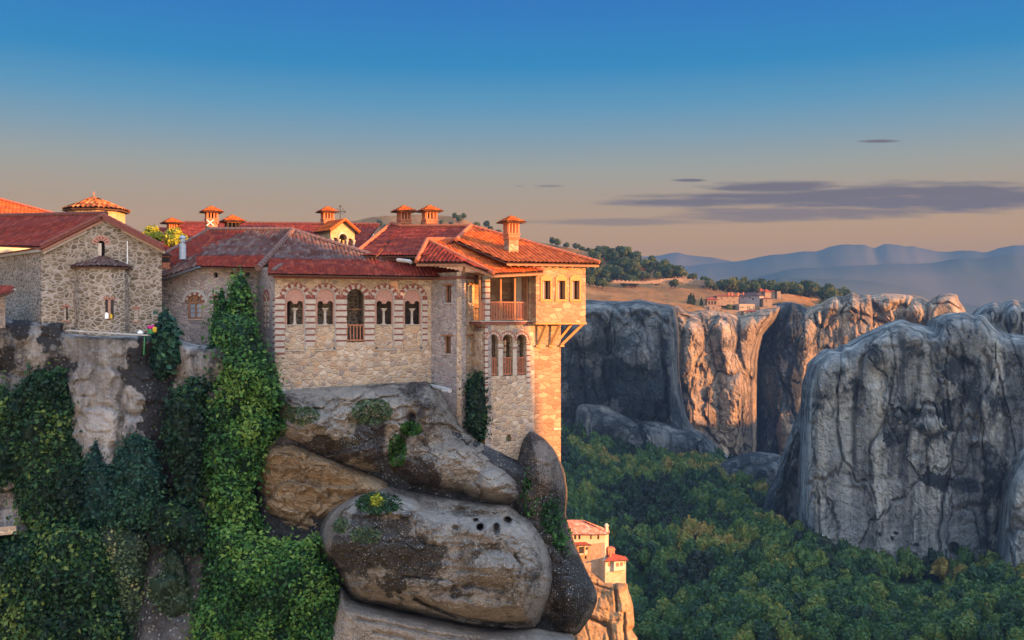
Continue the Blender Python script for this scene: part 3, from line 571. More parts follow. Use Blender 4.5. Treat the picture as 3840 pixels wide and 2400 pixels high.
rock('cliff', M['far_cliff'], 'long domed cliff top glowing orange behind the big grey rock', [(2985, 1190), (3040, 1150), (3079, 1138), (3110, 1118), (3133, 1108), (3165, 1112), (3195, 1096), (3222, 1108), (3250, 1104), (3281, 1108), (3304, 1100), (3366, 1102), (3417, 1106), (3450, 1112), (3483, 1128), (3500, 1132), (3600, 1160), (3640, 1300), (3600, 1500), (3400, 1600), (3300, 1750), (2960, 1800), (2900, 1620), (2935, 1420), (2960, 1300)],
     832, 38, 75, 5, 'cliff', CG, noise=FN, blocks=FB_, prof=3.2, edge=2, creases=[([(3090, 1150), (3075, 1280), (3070, 1340)], 6, 7.8), ([(3155, 1120), (3150, 1260)], 5, 4.2), ([(3190, 1160), (3260, 1190), (3320, 1210)], 6, 3.6), ([(3260, 1120), (3310, 1180)], 6, 3.6), ([(3110, 1165), (3200, 1175)], 5, 3), ([(3400, 1110), (3390, 1190)], 6, 5.4)],
     bumps=[(3125, 1150, 40, 40, 6.5), (3200, 1150, 40, 50, 6), (3270, 1125, 35, 22, 4.5), (3350, 1120, 45, 20, 4.5), (3450, 1170, 70, 55, 8), (3230, 1260, 110, 60, 7), (3020, 1330, 50, 130, 8)], tilt=(-4, 0))
rock('cliff', M['far_cliff'], 'rounded knob of sunlit rock at the right end of the far cliff top', [(3470, 1150), (3494, 1124), (3521, 1107), (3560, 1100), (3590, 1106), (3597, 1128), (3611, 1147), (3624, 1172), (3650, 1300), (3470, 1300)],
     815, 20, 40, 3.5, 'rock', CG, noise=[(3, .05, .04, 5, False), (1, .2, .2, 3, False)], edge=1.5, creases=[([(3500, 1140), (3560, 1135), (3600, 1160)], 4, 3)])
rock('cliff', M['far_cliff_shaded'], 'low grey rock ridge above the forest at the foot of the dark cliff', [(2130, 1640), (2149, 1600), (2159, 1531), (2186, 1513), (2265, 1520), (2330, 1545), (2376, 1566), (2474, 1582), (2543, 1606), (2600, 1610), (2650, 1633), (2696, 1680), (2737, 1721), (2720, 1800), (2650, 1900), (2130, 1850)],
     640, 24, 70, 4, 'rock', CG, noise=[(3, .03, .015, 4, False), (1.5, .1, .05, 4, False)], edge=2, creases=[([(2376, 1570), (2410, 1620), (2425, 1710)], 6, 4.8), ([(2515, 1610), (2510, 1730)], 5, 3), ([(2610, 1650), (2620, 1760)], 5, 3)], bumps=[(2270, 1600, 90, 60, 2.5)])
rock('cliff', M['far_cliff_shaded'], 'dark smooth rock mound at the head of the valley between the cliffs', [(2590, 1800), (2612, 1782), (2682, 1744), (2774, 1708), (2821, 1694), (2900, 1700), (2940, 1715), (2990, 1760), (2990, 1950), (2700, 1960), (2600, 1900)],
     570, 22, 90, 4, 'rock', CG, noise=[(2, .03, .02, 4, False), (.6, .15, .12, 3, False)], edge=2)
RG = 'great grey rock towers on the right'
MN = [(1.5, .03, .01, 3, False), (.9, .12, .035, 5, False), (.5, .4, .15, 4, False), (.3, .9, .6, 3, True)]
rock('cliff', M['far_cliff_shaded'], 'dark leaning buttress against the left foot of the big grey rock', [(3090, 1460), (3020, 1500), (3001, 1541), (2975, 1600), (2936, 1707), (2913, 1786), (2876, 1856), (2858, 1948), (2862, 2060), (3060, 2100), (3090, 1700)],
     475, 14, 60, 4, 'rock', RG, noise=MN, blocks=MB_, prof=3.4, edge=2, creases=[([(2985, 1640), (2945, 1760), (2950, 1950)], 5, 3)])
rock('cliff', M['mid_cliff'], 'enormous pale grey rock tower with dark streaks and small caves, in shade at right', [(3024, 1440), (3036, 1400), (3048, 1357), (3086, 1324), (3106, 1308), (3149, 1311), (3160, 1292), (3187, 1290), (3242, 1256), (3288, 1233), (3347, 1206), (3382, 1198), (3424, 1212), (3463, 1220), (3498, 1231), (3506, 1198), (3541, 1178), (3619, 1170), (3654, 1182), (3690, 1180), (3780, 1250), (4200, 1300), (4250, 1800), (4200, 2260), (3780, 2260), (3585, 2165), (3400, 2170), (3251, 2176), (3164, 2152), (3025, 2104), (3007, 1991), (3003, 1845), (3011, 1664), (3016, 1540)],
     455, 36, 85, 5, 'rock', RG, noise=MN, blocks=MB_, prof=3.4, edge=2.5, creases=[([(3250, 1300), (3215, 1420), (3200, 1560), (3200, 1760)], 7, 2.7), ([(3450, 1330), (3430, 1440), (3420, 1560), (3380, 1700), (3370, 1780)], 12, 2.7), ([(3600, 1290), (3610, 1430), (3600, 1600), (3560, 1690)], 8, 2.4), ([(3690, 1330), (3770, 1560), (3760, 1800), (3745, 2000)], 14, 3), ([(3470, 1650), (3480, 1800), (3475, 1850)], 5, 1.8),
     ([(3040, 1750), (3200, 1790), (3400, 1800)], 14, 0.72), ([(3600, 1910), (3650, 1900), (3690, 1920)], 14, 2.4), ([(3500, 1240), (3560, 1330), (3640, 1370)], 9, 1.8), ([(3650, 1190), (3655, 1250)], 6, 2.4), ([(3600, 1190), (3610, 1240)], 6, 1.8)],
     bumps=[(3130, 1420, 90, 110, 3), (3320, 1330, 90, 90, 5), (3560, 1290, 70, 90, 4.5), (3330, 1500, 110, 100, 3), (3500, 1600, 70, 45, 3.5), (3560, 1430, 80, 90, 3.5), (3660, 1655, 50, 26, 3), (3330, 1280, 45, 30, 2), (3440, 1270, 40, 35, 2.5), (3690, 1500, 70, 130, 3), (3200, 1950, 190, 160, 1)]
     +[(3207, 2070, 8, 11, -5), (3260, 2078, 8, 9, -5), (3302, 2088, 8, 12, -5), (3298, 2005, 6, 9, -4), (3345, 2020, 7, 9, -4), (3358, 2000, 7, 6, -4), (3575, 2058, 22, 26, -9), (3182, 2128, 14, 14, -6), (3435, 2045, 14, 6, -3)], stains=[(3150, 1480, 110, 150, 0.217), (3480, 1560, 180, 110, 0.62), (3330, 1330, 120, 80, 0.434), (3600, 1450, 140, 160, 0.496), (3620, 1820, 110, 38, 0.992), (3520, 1800, 90, 30, 0.868), (3720, 1900, 60, 300, 0.806), (3500, 1590, 60, 40, -0.744), (3540, 1470, 90, 60, -0.62), (3600, 1640, 60, 30, -0.62), (3300, 1900, 260, 220, -0.744), (3450, 1990, 200, 110, -0.806), (3200, 1680, 150, 110, -0.558), (3350, 1640, 60, 40, 0.558)])
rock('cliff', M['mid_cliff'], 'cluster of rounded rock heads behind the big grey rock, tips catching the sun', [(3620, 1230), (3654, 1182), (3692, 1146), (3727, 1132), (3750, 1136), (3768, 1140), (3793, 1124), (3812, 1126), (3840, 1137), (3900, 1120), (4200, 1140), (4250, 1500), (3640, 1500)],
     515, 26, 60, 4, 'rock', RG, noise=MN, blocks=MB_, prof=3.4, edge=2, creases=[([(3768, 1142), (3780, 1250), (3770, 1400)], 7, 3.6), ([(3700, 1160), (3720, 1280)], 6, 2.4), ([(3830, 1180), (3820, 1400)], 7, 3)], bumps=[(3700, 1200, 45, 60, 7), (3800, 1190, 35, 60, 8), (3760, 1300, 60, 90, 7)])
rock('cliff', M['mid_cliff'], 'pale rock pillar cut off by the right edge above the trees', [(3940, 1640), (3850, 1690), (3820, 1730), (3789, 1795), (3775, 1867), (3765, 1960), (3755, 2050), (3745, 2150), (3745, 2240), (3900, 2300), (4250, 2320), (4250, 1600)],
     410, 22, 90, 4, 'rock', RG, noise=MN, blocks=MB_, prof=3.4, edge=2)
# unseen hills added right of the view, crests shaped to cast the evening shadow
def shadow_hill(name, prof, Q, w0, w1, mat, nz=4, ns=260, zb=-185.0):
    s_ = np.linspace(prof[0][0], prof[-1][0], ns); pr = np.array(prof, float); T = np.interp(s_, pr[:, 0], pr[:, 1]); rows = []
    ks = [(-1, 0), (-.7, .35), (-.35, .75), (0, 1), (.35, .8), (.7, .4), (1, 0)]
    for k, f in ks:
        q = Q+(k*w0 if k < 0 else k*w1); zt = T+Q*math.tan(R(SUN_EL)); z = zb+(zt-zb)*f
        rows.append(np.c_[SP.x*s_+SH.x*q, SP.y*s_+SH.y*q, z])
    V = np.array(rows); V += (fbm(V.reshape(-1, 3)*.05*(100/Q), 4).reshape(V.shape[:2])*nz)[..., None]*np.array([.6, .6, .25]); m = len(ks)
    n = ns; V = V.reshape(-1, 3); idx = np.arange(n*m).reshape(m, n); F_ = np.c_[idx[:-1, :-1].ravel(), idx[:-1, 1:].ravel(), idx[1:, 1:].ravel(), idx[1:, :-1].ravel()]
    o = mesh_np(name, V, F_, mat); tag(o, kind='structure')
shadow_hill('shadow_ridge', [(-150, -60), (100, -45), (205, -45), (214, -60), (218, -114), (250, -114), (258, -66), (300, -60), (380, -20), (450, 6), (535, 6), (560, 3), (580, 3), (596, 42), (650, 44), (664, -20), (700, -50), (760, -62), (800, -60), (860, -32), (900, -32), (960, -40), (1300, -60)], 560, 130, 160, M['grass'])
NEAR_T = [(-30, 10), (0, 17), (50, 17), (52.8, 15), (53.5, 11), (54.2, 6.0), (55.2, 4.6), (56.0, 4.0), (56.8, 2.8), (57.2, .8), (57.5, -1.5), (57.8, -6), (58.3, -12), (59.6, -14), (60.1, -6), (60.8, 2), (61.6, 7), (62.5, 11.5), (67, 13), (70, 12), (75, -60), (95, -80)]  # crest of the added near rock, plotted so its shadow edge crosses the tower
shadow_hill('shadow_rock', NEAR_T, 75, 9, 16, M['rock'], nz=.5, ns=700, zb=-120.0)
# ------------------------------------------------------------------ trees
def cubesphere(n):
    V = []; Q = []
    for ax in range(3):
        for sg in (-1, 1):
            b = len(V)
            for i in range(n+1):
                for j in range(n+1):
                    p = [0, 0, 0]; p[ax] = sg; p[(ax+1) % 3] = (2*i/n-1)*sg; p[(ax+2) % 3] = 2*j/n-1; V.append(p)
            for i in range(n):
                for j in range(n): a = b+i*(n+1)+j; Q.append((a, a+n+1, a+n+2, a+1))
    V = np.array(V, float); return V/np.linalg.norm(V, axis=1)[:, None], np.array(Q)
def crown(seed, nl, lobes=9, leaf=.2, flat_=1.0, spread=.62):
    rg = np.random.default_rng(seed); C = rg.normal(size=(lobes, 3)); C /= np.linalg.norm(C, axis=1)[:, None]; C *= spread*rg.uniform(.5, 1, (lobes, 1)); C[:, 2] = C[:, 2]*.7*flat_; C[0] = 0
    Rd = rg.uniform(.38, .56, lobes); Rd[0] = .62; Vs = []; Qs = []; T = []; b = 0
    cs, cq = cubesphere(3)
    for c, r_ in zip(C, Rd):
        v = cs*r_*.86*(1+.12*rg.normal(size=(len(cs), 1)))+c; Vs.append(v); Qs.append(cq+b); b += len(v); T.append(np.full(len(cq), .12))
    wgt = Rd**2/ (Rd**2).sum(); k = rg.choice(lobes, nl, p=wgt); d = rg.normal(size=(nl, 3)); d /= np.linalg.norm(d, axis=1)[:, None]
    P_ = C[k]+d*(Rd[k]*(1+rg.uniform(-.05, .16, nl)))[:, None]
    keep = np.ones(nl, bool)
    for c, r_ in zip(C, Rd): keep &= np.linalg.norm(P_-c, axis=1) > r_*.93
    P_ = P_[keep]; d = d[keep]; lb = k[keep]; v, q = leaves(P_, d, leaf, .6, .5, 1.3, rg); Vs.append(v); Qs.append(q+b)
    lt = rg.uniform(-.15, .15, lobes); T.append(np.clip(rg.normal(.45, .10, len(q))+lt[lb]*.6+.28*(v.reshape(-1, 4, 3).mean(1)[:, 2]*0), 0, 1))
    V = np.concatenate(Vs); V[:, 2] += 1.25; return V, np.concatenate(Qs), np.concatenate(T)
def trunkmesh(h=1.1, r_=.09, name='trunk'):
    mb = MB().tube([(0, 0, -.35), (.02, 0, .3), (-.03, .03, h*.75), (.03, 0, h)], [r_*1.3, r_, r_*.75, r_*.4], 7)
    mb.tube([(-.03, .03, h*.6), (.3, .1, h*1.1)], [r_*.55, r_*.25], 5).tube([(0, .03, h*.55), (-.3, -.1, h*1.05)], [r_*.55, r_*.25], 5); return mb
CR = {}
def protos(kind, mat, nl, k, leaf, **kw):
    out = []
    for i in range(k):
        V, Q, T = crown(100+i+len(kind)*10, nl, leaf=leaf, **kw); o = mesh_np('crown', V, Q, mat, smooth=False, attr=T); me = o.data; bpy.data.objects.remove(o); out.append((me, V, Q, T))
    return out
tm = trunkmesh().build('trunk', M['trunk']); TRUNK = tm.data; bpy.data.objects.remove(tm)
def tree(me, loc, s, sz, rot, label, cat='tree', group=None, name='tree', mat=None):
    r_ = empty(name, loc, label, cat, group); r_.scale = (s, s, s*sz); r_.rotation_euler[2] = rot
    for nm, d in (('crown', me), ('trunk', TRUNK)):
        o = bpy.data.objects.new(nm, d); COL.objects.link(o); o.parent = r_
    return r_
def bvh_of(V, Q): return BVHTree.FromPolygons([tuple(v) for v in V], [tuple(q) for q in Q])
fp = protos('forest', M['forest'], 520, 5, .20); fl = protos('forestlow', M['forest'], 210, 4, .30, lobes=7)
bt = bvh_of(VV, VQ); pts = []
rg = np.random.default_rng(21)
for y in np.arange(262, 690, 5.4):
    for x in np.arange(-30, 330, 5.4):
        xx = x+rg.uniform(-2.2, 2.2); yy = y+rg.uniform(-2.2, 2.2)
        px = CX+xx/yy*F
        if not (1700 < px < 3900): continue
        h = bt.ray_cast(Vector((xx, yy, 100)), Vector((0, 0, -1)))[0]
        if h is None: continue
        py = CY-h.z/yy*F
        if not (1480 < py < 2480): continue
        # scree and rock clearings
        if (abs(px-3470)/150)**2+(abs(py-2235)/50)**2 < 1 or (abs(px-2410)/40)**2+(abs(py-2225)/30)**2 < 1: continue
        pts.append((yy, xx, h.z))
pts.sort()
FL = {0: 'rounded dark green tree in the valley forest', 1: 'mid green broad tree in the valley forest', 2: 'olive yellowish tree in the valley forest'}
near = [p for p in pts][:300]; rest = pts[300:]
for i, (yy, xx, z) in enumerate(near):
    s = rg.uniform(3.0, 4.4)
    tree(fp[i % 5][0], (xx, yy, z-.3), s, rg.uniform(.95, 1.3), rg.uniform(0, 6.28), 'bushy green tree low in the valley forest at the foot of the picture', 'tree', 'trees of the valley forest', 'forest_tree')
Vs = []; Qs = []; Ts = []; b = 0
for i, (yy, xx, z) in enumerate(rest):
    me, V, Q, T = fl[i % 4]; s = rg.uniform(2.8, 4.4); a = rg.uniform(0, 6.28); c, s2 = math.cos(a), math.sin(a)
    v = np.c_[V[:, 0]*c-V[:, 1]*s2, V[:, 0]*s2+V[:, 1]*c, V[:, 2]*rg.uniform(.9, 1.6)]*s+np.array([xx, yy, z-.5]); Vs.append(v); Qs.append(Q+b); b += len(v)
    patch = pnoise(np.array([[xx*.03, yy*.03, 0.5]]))[0]; Ts.append(np.clip(T*.45+rg.uniform(-.12, .55)+patch*.75, 0, 1))
fo = mesh_np('forest', np.concatenate(Vs), np.concatenate(Qs), leafm('forest_far_leaves', FST), smooth=False, attr=np.concatenate(Ts)); tag(fo, 'dense mixed green forest filling the valley floor below the cliffs', 'forest', None, 'stuff')
print('forest trees', len(pts))
# hill trees
hp = protos('hilltree', M['hilltree'], 240, 4, .28, lobes=8); hb = bvh_of(HV, HQ)
def on_hill(px, D):
    x = (px-CX)/F*D; h = hb.ray_cast(Vector((x, D, 400)), Vector((0, 0, -1)))[0]; return h
n = 0
def ht(px, D, s, label, group='trees on the far hill'):
    global n
    h = on_hill(px, D)
    if h is None: return
    tree(hp[n % 4][0], (h.x, h.y, h.z-.6), s, rg.uniform(.8, 1.15), rg.uniform(0, 6.28), label, 'tree', group, 'hill_tree'); n += 1
for i in range(125): ht(rg.uniform(2190, 2560), rg.uniform(905, 988), rg.uniform(3.4, 6.4), 'dark rounded tree in the grove on the hill right of the tower roof', 'trees of the hill grove')
for px in (1345, 1375, 1425, 1445, 1468, 1590, 1655, 1672, 1690, 1706, 1722, 1738, 1755, 1790, 1825, 1838, 1865): ht(px, rg.uniform(985, 1040), rg.uniform(2.6, 5.0), 'small dark tree on the grassy hilltop behind the roofs', 'trees on the hilltop behind the roofs')
for px in (2070, 2090, 2125, 2160, 2185, 2205, 2235): ht(px, rg.uniform(980, 1000), rg.uniform(3.0, 4.6), 'lone dark tree on the hill crest just above the tower roof', 'trees on the crest above the tower roof')
for px, D in ((2350, 880), (2368, 870), (2338, 872), (2384, 876), (2280, 885), (2220, 870), (2240, 845), (2260, 840), (2210, 838), (2460, 885), (2600, 905), (2590, 905), (2530, 870), (2650, 880), (2662, 870), (2672, 880), (2640, 890), (2684, 868)): ht(px, D, rg.uniform(3.2, 5.5), 'low bush on the dry slope below the retaining wall', 'bushes on the dry slope')
for i in range(130): ht(rg.uniform(2695, 3200), rg.uniform(878, 940), rg.uniform(3.2, 6.5), 'dark tree on the plateau behind the distant monastery', 'trees behind the distant monastery')
for px, D in ((2692, 800), (2712, 798), (2905, 815), (2930, 808), (2950, 806), (2990, 880), (2980, 885), (2735, 790)): ht(px, D, rg.uniform(2.0, 3.2), 'small yellowish green tree beside the distant monastery walls', 'garden trees of the distant monastery')
def cypress():
    rg2 = np.random.default_rng(4); N = 420; z = rg2.uniform(0, 1, N); a = rg2.uniform(0, 6.28, N); r_ = .16*np.sin(np.pi*np.clip(z, .03, 1)**.75)*(1+rg2.normal(size=N)*.1)
    P_ = np.c_[np.cos(a)*r_, np.sin(a)*r_, z]; v, q = leaves(P_, np.c_[np.cos(a), np.sin(a), a*0+.4], .09, .4, .4, 1.5, rg2); o = mesh_np('crown', v, q, M['hilltree'], smooth=False, attr=rg2.uniform(0, .6, N)); me = o.data; bpy.data.objects.remove(o); return me
cy = cypress()
for px, hgt in ((2584, 9), (2591, 10.5), (2600, 9.5), (2630, 7)):
    D = 795; b_ = P(px, 1150, D); r_ = empty('cypress', b_, 'slender dark cypress in the little row left of the distant monastery', 'tree', 'cypresses by the distant monastery'); r_.scale = (hgt, hgt, hgt)
    for nm, d in (('crown', cy), ('trunk', TRUNK)):
        o = bpy.data.objects.new(nm, d); COL.objects.link(o); o.parent = r_
        if nm == 'trunk': o.scale = (.3, .3, .3)
# ------------------------------------------------------------------ buildings
def rplane(a, b, c):
    A, B, C = P(*a), P(*b), P(*c); n = (B-A).cross(C-A).normalized()
    if n.z < 0: n = -n
    return A, n
def onpl(pl, px, py):
    A, n = pl; r_ = Vector(((px-CX)/F, 1, (CY-py)/F)); return r_*(A.dot(n)/r_.dot(n))
def roofslope(mb, pl, pts3, pitch=.24, row=.36, amp=.045, jit=.01, und=.10, m=0, mu=1):
    """a tiled slope: real barrel corrugation and stepped courses over a convex 3D polygon lying in the plane"""
    A, n = pl; up = (Vector((0, 0, 1))-n*n.z).normalized(); uu = up.cross(n).normalized()
    q = [((p-A).dot(uu), (p-A).dot(up)) for p in pts3]
    us = [a for a, b in q]; u0, u1 = min(us), max(us); N = max(2, int((u1-u0)/pitch*6)); cols_ = []
    def span(u):
        ys = []
        for i in range(len(q)):
            (a, b), (c, d) = q[i], q[(i+1) % len(q)]
            if (a <= u <= c) or (c <= u <= a):
                if abs(c-a) < 1e-9: ys += [b, d]
                else: ys.append(b+(d-b)*(u-a)/(c-a))
        return (min(ys), max(ys)) if ys else None
    vmin = min(b for a, b in q); vmax = max(b for a, b in q); nr = int((vmax-vmin)/row)+1
    samp = []
    for k in range(nr): samp += [vmin+k*row, vmin+k*row+row*.94]
    samp.append(vmin+nr*row); samp = np.array(samp)
    uvs = []; V = []; sp = []
    ulist = np.linspace(u0+1e-5, u1-1e-5, N+1)
    for u in ulist: sp.append(span(u) or (0, 0))
    lo = np.array([s_[0] for s_ in sp]); hi = np.array([s_[1] for s_ in sp])
    U, S = np.meshgrid(ulist, samp); S2 = np.clip(S, lo[None, :], hi[None, :])
    hgt = amp*np.abs(np.cos(np.pi*U/pitch))**.8*1.6+ (1-((S-vmin) % row)/row)*.03
    hgt = hgt+jit*fbm(np.c_[U.ravel()*2.3, S.ravel()*2.3, np.zeros(U.size)+A.x], 3).reshape(U.shape)*3
    X = np.array(A)[None, None, :]+U[..., None]*np.array(uu)+S2[..., None]*np.array(up)+hgt[..., None]*np.array(n)
    ny, nx = U.shape; idx = np.arange(nx*ny).reshape(ny, nx); keep = (S2[1:, :-1] > S2[:-1, :-1]+1e-6) | (S2[1:, 1:] > S2[:-1, 1:]+1e-6)
    Q = np.stack([idx[:-1, :-1], idx[:-1, 1:], idx[1:, 1:], idx[1:, :-1]], -1)[keep]
    uv = np.stack([U/pitch+.5, (S2-vmin)/row+1e-3], -1).reshape(-1, 2)
    mb['V'].append(X.reshape(-1, 3)); mb['Q'].append(Q+mb['n']); mb['uv'].append(uv); mb['n'] += nx*ny
    mb['m'].append(np.full(len(Q), m))
    # underside and edge
    k = len(pts3); top = [np.array(p) for p in pts3]; bot = [np.array(p-n*und) for p in pts3]; X2 = np.array(top+bot); 
    for i in range(k):
        j = (i+1) % k; mb['Q'].append(np.array([[i, j, k+j, k+i]])+mb['n']); mb['m'].append(np.array([mu]))
    for i in range(1, k-1, 2):
        mb['Q'].append(np.array([[k, k+i, k+i+1, k+min(i+2, k-1)]])+mb['n'] if i+2 <= k-1 else np.array([[k, k+i, k+i+1, k+i+1]])+mb['n']); mb['m'].append(np.array([mu]))
    mb['V'].append(X2); mb['uv'].append(np.zeros((2*k, 2))); mb['n'] += 2*k
def newroof(): return dict(V=[], Q=[], uv=[], m=[], n=0)
def buildroof(mb, name, mats, parent):
    V = np.concatenate(mb['V']); Q = np.concatenate(mb['Q']); uv = np.concatenate(mb['uv']); m = np.concatenate(mb['m'])
    me = bpy.data.meshes.new(name); V = V.astype(np.float32)
    me.from_pydata([tuple(v) for v in V], [], [tuple(dict.fromkeys(int(i) for i in f)) for f in Q])
    for x in mats: me.materials.append(x)
    me.polygons.foreach_set('material_index', m.astype(np.int32)); ul = me.uv_layers.new(name='tile')
    li = np.zeros(len(me.loops), np.int32); me.loops.foreach_get('vertex_index', li); ul.data.foreach_set('uv', uv[li].astype(np.float32).ravel())
    me.polygons.foreach_set('use_smooth', (m == 0)); me.update()
    o = bpy.data.objects.new(name, me); COL.objects.link(o); adopt(o, parent); return o
def ridge(mb, p0, p1, r_=.13, step=.38, m=0):
    mb.__dict__.setdefault('cuts', []).append(len(mb.v)); mb.__dict__.setdefault('fcuts', []).append(len(mb.f))
    p0 = Vector(p0); p1 = Vector(p1); L_ = (p1-p0).length; k = max(1, int(L_/step)); d = (p1-p0)/k
    for i in range(k):
        mb.tube([p0+d*i, p0+d*(i+1.12)], [r_*1.12, r_*.86], 7, m)
def roof_of(parent, name, slopes, mat, ridges=(), rmat=None, **kw):
    r_ = newroof()
    for pl, pts in slopes: roofslope(r_, pl, pts, **kw)
    o = buildroof(r_, name, [mat, M['underside']], parent)
    if ridges:
        mb = MB()
        for a, b in ridges: ridge(mb, a, b)
        mb.build('ridge_tiles', rmat or M['ridge'], o if False else parent)
    return o
def slp(tri, pts):
    pl = rplane(*tri); return (pl, [onpl(pl, x, y) for x, y in pts])
def chimney(parent, px, ytop, ybase, D, s, cap, rot=28, mat=None, short=False, tilem=None):
    """square chimney: shaft, brick cornice, a ring of little posts and a hipped tile cap; s = side in metres"""
    m_ = mat or M['stone_tower']; b = P(px, ybase, D); t = P(px, ytop, D); H = t.z-b.z; r_ = R(rot); mb = MB()
    hc = cap*.36; hv = min(.62, H*.30) if not short else H*.42; hs = H-hc-hv
    if hs > .15:
        mb.box((b.x, b.y, b.z+hs*.5-.4), s*.92, s*.92, hs+.75, r_, 0)
        for i, z in enumerate((.02, .12, .22)): mb.box((b.x, b.y, b.z+hs-z), s*(1.16-i*.07), s*(1.16-i*.07), .07, r_, 1)
        k = 6
        for i in range(k):
            for q, (ax, ay) in enumerate(((1, 0), (0, 1), (-1, 0), (0, -1))):
                o = (i+.5)/k-.5; x = (ax*.52-ay*o)*s*1.02; y = (ay*.52+ax*o)*s*1.02
                mb.box((b.x+x*math.cos(r_)-y*math.sin(r_), b.y+x*math.sin(r_)+y*math.cos(r_), b.z+hs-.31), .07, .07, .08, r_, 1)
    z0 = b.z+hs; mb.box((b.x, b.y, z0+hv/2), s*.62, s*.62, hv, r_, 2)
    for i in range(4):
        for q, (ax, ay) in enumerate(((1, 0), (0, 1), (-1, 0), (0, -1))):
            o = (i/3-.5)*.88; x = (ax*.44-ay*o)*s; y = (ay*.44+ax*o)*s
            if i == 3: continue
            mb.box((b.x+x*math.cos(r_)-y*math.sin(r_), b.y+x*math.sin(r_)+y*math.cos(r_), z0+hv/2), .11, .11, hv, r_, 1 if not short else 2)
    mb.box((b.x, b.y, z0+hv+.04), s*1.12, s*1.12, .09, r_, 1)
    c = mb.build('chimney', [m_, M['brick_lit'], M['dark']], parent)
    cz = z0+hv+.09; rf = newroof(); X = Vector((math.cos(r_), math.sin(r_), 0))*cap/2; Y = Vector((-math.sin(r_), math.cos(r_), 0))*cap/2
    ap = Vector((b.x, b.y, t.z)); cs = [Vector((b.x, b.y, cz))+X*i+Y*j for i, j in ((-1, -1), (1, -1), (1, 1), (-1, 1))]
    for i in range(4):
        a, bb = cs[i], cs[(i+1) % 4]; n = (bb-a).cross(ap-a).normalized(); n = n if n.z > 0 else -n
        roofslope(rf, (a, n), [a, bb, ap], pitch=.2, row=.2, amp=.03, und=.05)
    buildroof(rf, 'chimney_cap', [tilem or M['tile_lit'], M['underside']], c)
    return c
M['brick_lit'] = flat('chimney_brick_sunlit', (.42, .15, .08), .25, 9)  # brighter copy of the red brick, sunlight put into its colour
def base_of(px, D, z=0): p = P(px, CY, D); p.z = z; return p
def railing(parent, pl, u0, u1, v0, v1, off, n, mat, name='railing', w=.05):
    mb = MB(); mb.bar(pl.pt(u0, v1, off), pl.pt(u1, v1, off), w*1.3, w); mb.bar(pl.pt(u0, v0+.05, off), pl.pt(u1, v0+.05, off), w, w)
    for i in range(n+1):
        u = u0+(u1-u0)*i/n; mb.bar(pl.pt(u, v0, off), pl.pt(u, v1-.03, off), w*.8, w*.8)
    return mb.build(name, mat, parent)
def room(mb, pl, u0, v0, u1, v1, off0, off1, m=0, t=.08, left=True):
    """five inner faces of a recess, open towards off0"""
    pl.rect(mb, u0, v0, u1, v1, off1-t, off1, m); pl.rect(mb, u0, v0-t, u1, v0-.002, off1, off0, m); pl.rect(mb, u0, v1+.002, u1, v1+t, off1, off0, m)
    if left: pl.rect(mb, u0-t, v0, u0-.002, v1, off1, off0, m)
    pl.rect(mb, u1+.002, v0, u1+t, v1, off1, off0, m)
EAVE = 2.72
# ============ arcade wing (striped arches over the rock)
arc = empty('arcade_building', base_of(1300, 61.3, -4), 'stone wing with five striped arches and an old hipped roof above the rock', 'building', 'monastery buildings')
FA = Pl((1031, 60.0), (1617, 63.0))
def A(px, py): return FA.uv(px, py)
mbw = MB(); holes = []
bays = [1107, 1221, 1334, 1442, 1548]
spr = A(1300, 1117)[1]; sill = A(1300, 1217)[1]; nb = A(1300, 1312)[1]; geo = []
for i, bx in enumerate(bays):
    u = A(bx, 1100)[0]; r_ = (A(bays[4], 1100)[0]-A(bays[0], 1100)[0])/4*.5; geo.append((u, r_))
pit = geo[0][1]
for i, (u, r_) in enumerate(geo):
    if i == 2: holes.append(archp(u-pit*.60, u+pit*.60, A(1330, 1283)[1], spr-.02, pit*.66))
    else: holes.append(archp(u-pit*.68, u+pit*.68, nb, spr))
wl, wr = 0, FA.W; top = A(1300, 1032)[1]+.1; bot = A(1300, 1560)[1]
FA.panel(mbw, [(wl, bot), (wr, bot), (wr, top), (wl, top)], holes, 0, .55)
arcwall = mbw.build('wall', M['stone'], arc)
# pier stripes and arch rings
mbp = MB(); mbr = MB()
zt = spr+.0; zb0 = A(1300, 1290)[1]; nst = 9
edges = [(-.02, geo[0][0]-pit*.69)]+[(geo[i][0]+pit*.69, geo[i+1][0]-pit*.69) for i in range(4)]+[(geo[4][0]+pit*.69, geo[4][0]+pit*1.03)]
for ei, (a, b) in enumerate(edges):
    if ei in (2, 3): a, b = (a, b+pit*.07) if ei == 2 else (a-pit*.07, b)
    mbp = MB(); z = zt; k = 0
    while z > zb0-(.5 if ei == 0 else 0):
        h = .10 if k % 2 == 0 else .27; w_ = .0 if k % 2 == 0 else (.03 if k % 4 == 1 else -.04)
        FA.rect(mbp, a-(w_ if ei else 0), z-h+.004, b+w_*(1 if ei < 5 else .5), z-.004, -.05, .022 if k % 2 else .03, 1 if k % 2 else 0); z -= h; k += 1
    mbp.build('striped_pier', [M['brick'], M['white']], arc)
for i, (u, r_) in enumerate(geo):
    r0 = pit*(.70 if i != 2 else .62); r1 = pit*.93
    ring(FA, mbr, u, spr, r0, r1, -.04, .025, 13, [1, 0] if False else [0, 1], sub=2)
    ring(FA, mbr, u, spr-.02, r1+.006, pit*1.02, -.04, .05, 34, [0, 0, 2], sub=1)
mbr.build('arch_ring', [M['brick'], M['white'], M['brickpink']], arc)
